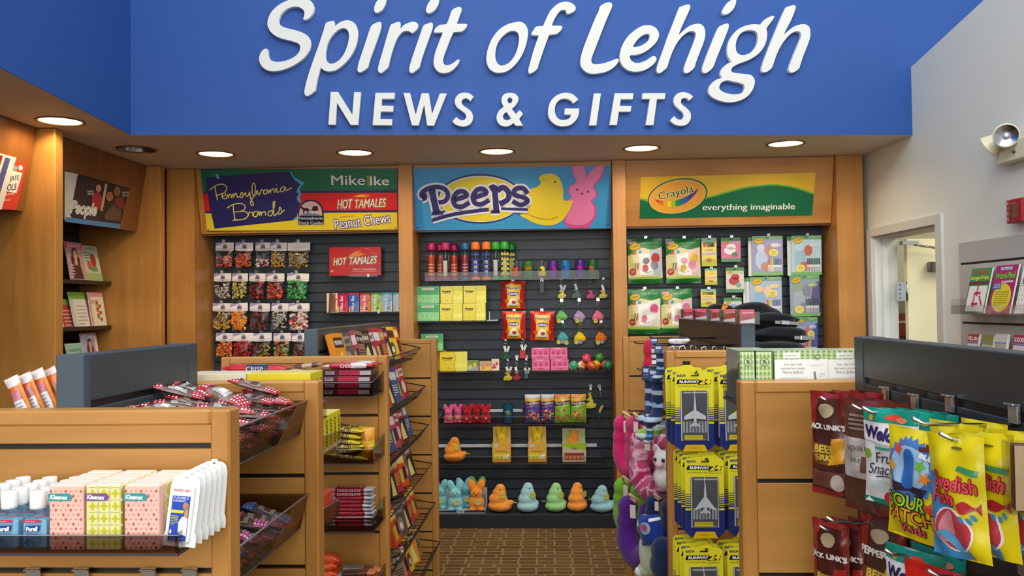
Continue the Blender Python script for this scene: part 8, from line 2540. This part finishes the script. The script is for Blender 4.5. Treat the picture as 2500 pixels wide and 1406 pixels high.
def jerky(c2, word, word2):
    def fn(mb, w, h):
        f = 'foil'
        mb.dec([(-w * .5, h * .1), (-w * .5, h), (-w * .2, h), (-w * .36, h * .6)], '8C2420', 1, f); mb.dec([(w * .5, h * .1), (w * .5, h), (w * .3, h), (w * .42, h * .6)], '7C1C1C', 1, f)
        mb.disc(0, h * .82, w * .2, h * .07, 'A89878', 2, f, 12); mb.text(word, 0, h * .66, w * .94, h * .065, 'E4DCD4', 3, 0, .05)
        mb.rect(-w * .4, w * .34, h * .3, h * .5, '6A4A18', 2, f); mb.text('BEEF', -w * .04, h * .45, w * .5, h * .07, 'D8B048', 3, 0, .04); mb.text(word2, -w * .04, h * .36, w * .56, h * .07, 'D8B048', 3, 0, .04)
        mb.dec([(w * .06, h * .3), (w * .46, h * .34), (w * .46, h * .58), (w * .2, h * .56)], c2, 3, f); mb.rect(-w * .44, w * .44, h * .08, h * .24, '6C4038', 2, f); mb.disc(w * .26, h * .14, w * .16, h * .08, 'B8A8A0', 3, f)
    return fn


def welch(mb, w, h):
    f = 'foil'
    mb.rect(-w * .5, w * .5, h * .86, h, '0E8C78', 1, f); mb.disc(w * .1, h * .92, w * .14, h * .035, 'D84838', 2, f); mb.disc(w * .24, h * .9, w * .1, h * .03, 'E08058', 3, f); mb.disc(-w * .3, h * .9, w * .06, h * .03, 'D8A828', 2, f)
    mb.dec([(-w * .5, h * .66), (w * .5, h * .62), (w * .5, h * .82), (0, h * .82), (-w * .5, h * .86)], 'E8E6EA', 3, f); mb.text("Welch's", 0, h * .745, w * .86, h * .13, '2E2460', 4, -2, .05, .15)
    mb.rect(-w * .2, w * .24, h * .58, h * .61, '3CA088', 3, f); mb.text('Fruit', w * .02, h * .5, w * .5, h * .11, '2E3848', 3, 4, .01, .25); mb.text('Snacks', -w * .04, h * .38, w * .68, h * .11, '2E3848', 3, 4, .01, .25); mb.stroke([(-w * .2, h * .29), (0, h * .31), (w * .22, h * .3)], h * .012, '3A4454', 3, f)
    mb.disc(w * .3, h * .22, w * .24, h * .1, '8C1C54', 2, f); mb.disc(w * .4, h * .42, w * .14, h * .12, 'C8B83C', 2, f); mb.disc(w * .1, h * .08, w * .2, h * .08, 'C82C48', 3, f); mb.disc(-w * .38, h * .52, w * .08, h * .05, '7CA030', 3, f); mb.disc(-w * .1, h * .2, w * .2, h * .06, 'C8D8D8', 2, f)


def sour(mb, w, h):
    f = 'foil'
    mb.dec(star(-w * .02, h * .64, w * .46, w * .4, 24), '4A78C0', 1, f); mb.disc(-w * .02, h * .66, w * .34, h * .2, '9CC0E0', 2, f); mb.dec([(-w * .3, h * .52), (w * .3, h * .5), (w * .22, h * .42), (0, h * .46), (-w * .24, h * .43)], '2A2438', 4, f)
    mb.dec(spline([(-w * .1, h * .5), (w * .08, h * .5), (w * .1, h * .7), (w * .06, h * .82), (-w * .06, h * .82), (-w * .1, h * .7)], 3), '2C68B8', 5, f)
    for x, z, c in ((-w * .2, h * .82, 'D84828'), (w * .28, h * .6, 'E08428'), (w * .2, h * .7, '6CA838'), (-w * .34, h * .66, 'E0A030'), (w * .34, h * .34, 'C83828')):
        mb.dec(star(x, z, w * .1, w * .045, 5, 70), c, 5, f)
    mb.rect(w * .16, w * .46, h * .83, h * .87, '5A1C20', 4, f); mb.rect(w * .24, w * .38, h * .86, h * .9, '6A2024', 4, f); mb.text('BLUE', w * .3, h * .78, w * .24, h * .04, 'E4E8F0', 6, -14, .06)
    for o_, e, cs in ((.07, 5, ('1E1A14', '1E1A14', '1E1A14')), (.025, 6, ('90C838', 'E88C28', 'C04458'))):
        mb.text('SOUR', -w * .04, h * .36, w * .66, h * .12, cs[0], e, 0, o_); mb.text('PATCH', w * .0, h * .235, w * .78, h * .12, cs[1], e, -2, o_); mb.text('Kids', w * .06, h * .115, w * .34, h * .075, cs[2] if e == 5 else 'D84C60', e, -4, o_)
    mb.dec([(w * .5, h * .0), (w * .5, h * .3), (w * .38, h * .1)], 'C83820', 2, f)


def fish(mb, w, h):
    f = 'foil'
    mb.dec(spline([(-w * .5, 0, 1), (-w * .5, h * .6), (-w * .36, h * .68), (-w * .3, h * .5), (-w * .02, h * .44), (w * .02, h * .36), (-w * .1, h * .3), (w * .2, h * .1), (w * .24, 0, 1)], 3), '3C88C0', 1, f)
    mb.dec(ell(-w * .02, h * .24, w * .36, h * .17, 22, -30), 'F0E0DC', 2, f); mb.dec(ell(-w * .02, h * .24, w * .33, h * .155, 22, -30), 'B83C48', 3, f); mb.dec(ell(-w * .1, h * .26, w * .14, h * .14, 16, -20), 'D08088', 4, f); mb.dec([(-w * .3, h * .2), (w * .1, h * .06), (w * .2, h * .1), (-w * .1, h * .24)], '5C9CC8', 5, f)
    for o_, e, c in ((.06, 3, '8C1C24'), (.02, 4, 'E8505C')):
        mb.text('Swedish', w * .04, h * .62, w * .74, h * .12, c, e, -6, o_); mb.text('Fish', -w * .14, h * .5, w * .4, h * .115, c, e, -6, o_)
    mb.dec([(w * .1, h * .72), (w * .44, h * .68), (w * .46, h * .73), (w * .14, h * .76)], '3C8C5C', 4, f); mb.dec(spline([(w * .1, h * .44), (w * .22, h * .48), (w * .38, h * .44), (w * .46, h * .48, 1), (w * .46, h * .38, 1), (w * .38, h * .42), (w * .22, h * .38)], 3), 'A8242C', 4, f)
    for x, z in ((w * .2, h * .34), (w * .3, h * .33), (w * .36, h * .36)):
        mb.dec(ell(x, z, w * .03, h * .03, 10, 30), '3C88C0', 4, f)
    mb.dec(ell(w * .12, h * .9, w * .12, h * .012, 12), '6A6420', 2, f)


def plainred(mb, w, h):
    mb.text('RINGS', 0, h * .7, w * .7, h * .12, 'E0B848', 2, 0, .05); mb.disc(0, h * .4, w * .34, h * .2, 'E08048', 1, 'foil'); mb.disc(0, h * .4, w * .16, h * .1, 'B81C1C', 2, 'foil')


def hangbag(Xc, Yc, ztop, w, h, d, base, fn, name, label, group, rz=-90, tilt=0, ry=0, seal=None, seed=0, mat='foil'):
    """the top middle of the bag hangs at Xc, Yc"""
    m = pouch(w, h, d, base, fn, mat, 14, 18, .004, seal, seed)
    me = m.mesh(name); me.transform(Matrix.Translation((0, d * .38, -h + .012)))
    return put(me, name, None, (Xc, Yc, ztop), (tilt, ry, rz), label, 'snack bag', group)


# row one
GJ = 'dark jerky bags'
panelpeg(1.70, 1.400, .115, 'silver peg of the jerky bags, farthest of the upper row')
for i, (X_, rz) in enumerate([(.545, -58), (.585, -64), (.618, -68)]):
    hangbag(X_, 1.70, 1.402, .092, .205, .018, '4A2420', jerky('D89820', "JACK LINK'S", 'JERKY'), 'jerky_bag', f'brown and red jerky bag, {["front", "second", "third"][i]} on the farthest upper peg', GJ, rz, 0, 0, '8C2420', i)
panelpeg(1.565, 1.400, .10, 'silver peg of the grey wrapped jerky bag, second of the upper row')
for i, (X_, rz) in enumerate([(.575, -60), (.612, -66)]):
    hangbag(X_, 1.585, 1.398, .105, .205, .022, '54362C', lambda mb, w, h: [mb.rect(-w * .5, w * .5, h * .3, h * .66, 'B8B0AC', 1, 'foil'), mb.text('spar', -w * .1, h * .56, w * .5, h * .06, '6A6462', 2), mb.text('jerk', -w * .06, h * .46, w * .5, h * .06, '7A6A60', 2), mb.rect(0, w * .4, h * .36, h * .5, '6A4A40', 3, 'foil'), mb.lines(-w * .3, w * .3, h * .86, h * .04, 4, h * .02, '8C7468', 1)], 'jerky_bag',
            f'brown jerky bag with a grey label, {["front", "second"][i]} on the second upper peg', GJ, rz, 0, 0, '6A2A22', 3 + i)
panelpeg(1.43, 1.412, .13, 'silver peg of the teal fruit snack bags, third of the upper row')
for i, (X_, rz) in enumerate([(.553, -60), (.58, -66), (.605, -70), (.632, -78)]):
    hangbag(X_, 1.415 + .004 * i, 1.402 - .002 * i, .108, .158, .019, 'E4E2E6' if i == 0 else '1C9080', welch, 'fruit_snack_bag', f'teal topped fruit snack bag, {["front", "second", "third", "fourth"][i]} on its peg', 'teal topped fruit snack bags', rz, 0, 0, '0E8C78', 6 + i)
panelpeg(1.235, 1.420, .13, 'silver peg of the yellow candy bags, nearest of the upper row')
hangbag(.526, 1.25, 1.393, .108, .162, .024, 'DCCB12', sour, 'candy_pouch', 'yellow candy bag with green and orange lettering, a blue splash at its top', 'yellow candy bags on the black panel', -66, 0, 2, 'D8C40C', 1)
for i, (X_, Y_, zt, rz) in enumerate([(.535, 1.155, 1.400, -66), (.572, 1.15, 1.404, -70), (.608, 1.145, 1.406, -74), (.575, 1.245, 1.404, -70), (.615, 1.24, 1.406, -76)]):
    hangbag(X_, Y_, zt, .090, .163, .022, 'DCC912', fish, 'candy_pouch', ['yellow candy bag with a red fish and blue water, front one', 'yellow fish candy bag, second behind the front one', 'yellow fish candy bag, farthest towards the picture edge', 'yellow fish candy bag hidden behind the blue splash bag', 'yellow fish candy bag against the black panel'][i], 'yellow candy bags on the black panel', rz, 0, -3 if i < 3 else 0, 'D8C40C', 2 + i)
panelpeg(1.15, 1.411, .13, 'silver peg of the fish candy bags, next to the picture edge')
# row two
panelpeg(1.72, 1.14, .115, 'silver peg of the jerky bags, farthest of the lower row')
for i, (X_, rz) in enumerate([(.55, -58), (.585, -64), (.615, -70)]):
    hangbag(X_, 1.72, 1.142, .092, .205, .018, '4A1C1C', jerky('A82820', "JACK LINK'S", 'JERKY'), 'jerky_bag', f'dark red jerky bag, {["front", "second", "third"][i]} on the farthest lower peg', GJ, rz, 0, 0, '8C2420', 9 + i)
panelpeg(1.60, 1.188, .14, 'silver peg with a bent tip, second of the lower row')
for i, (X_, rz) in enumerate([(.60, -60), (.63, -68)]):
    hangbag(X_, 1.58, 1.185, .10, .19, .022, '4A3028', jerky('C8A018', 'PEPPERED', 'BITES'), 'jerky_bag', f'brown jerky bag with a yellow corner, {["front", "second"][i]} on the second lower peg', GJ, rz, 0, 0, '5A2A20', 12 + i)
panelpeg(1.40, 1.185, .11, 'silver peg of the fruit snack bags, third of the lower row')
for i, (X_, rz) in enumerate([(.579, -62), (.615, -70)]):
    hangbag(X_, 1.395, 1.178, .115, .168, .019, 'E4E2E6' if i == 0 else '2A5CA0', welch, 'fruit_snack_bag', f'blue topped fruit snack bag, {["front", "second"][i]} on the lower peg', 'blue topped fruit snack bags', rz, 0, 0, '2A64B0', 14 + i)
panelpeg(1.22, 1.208, .12, 'silver peg of the red candy bags, nearest of the lower row')
for i, (X_, Y_, rz) in enumerate([(.55, 1.24, -62), (.58, 1.2, -66), (.605, 1.17, -70), (.632, 1.14, -74)]):
    hangbag(X_, Y_, 1.196 - .004 * i, .125, .18, .02, 'C42418', plainred, 'candy_pouch', f'bright red candy bag, {["front", "second", "third", "fourth"][i]} on the nearest lower peg', 'red candy bags on the black panel', rz, 0, 0, 'B81C14', 16 + i)

# the clear holder at the picture edge
q = at(2464, 1255, 1.02)
t = thing('clear_sign_holder', 'clear upright holder with a brown bag picture, cut by the picture edge', 'holder', (q.x + .045, 1.02, q.z), (0, 0, -12))
mb = MB(); mb.box(-.045, .045, -.012, -.008, 0, .084, 'FFFFFF', 'acrylic'); mb.box(-.045, .045, .008, .012, 0, .084, 'FFFFFF', 'acrylic'); mb.box(-.045, -.042, -.008, .008, 0, .084, 'C8CCC8', 'acrylic'); mb.box(-.045, .045, -.008, .008, 0, .003, 'C8CCC8', 'acrylic'); mb.build('clear_body', t)
mb = MB(); mb.box(-.038, .044, -.006, .006, .004, .082, '5A3424', 'foil', .002); mb.M = Matrix.Translation((0, -.006, 0)); mb.disc(-.01, .055, .016, .02, 'A88C78', 1, 'foil'); mb.rect(-.036, -.026, .004, .08, 'C8B48C', 1, 'foil'); mb.build('insert', t)
mb = MB(); mb.box(-.01, .20, .0125, .0185, -.02, .02, '3A3E42', 'metal', .002); mb.build('arm', t)
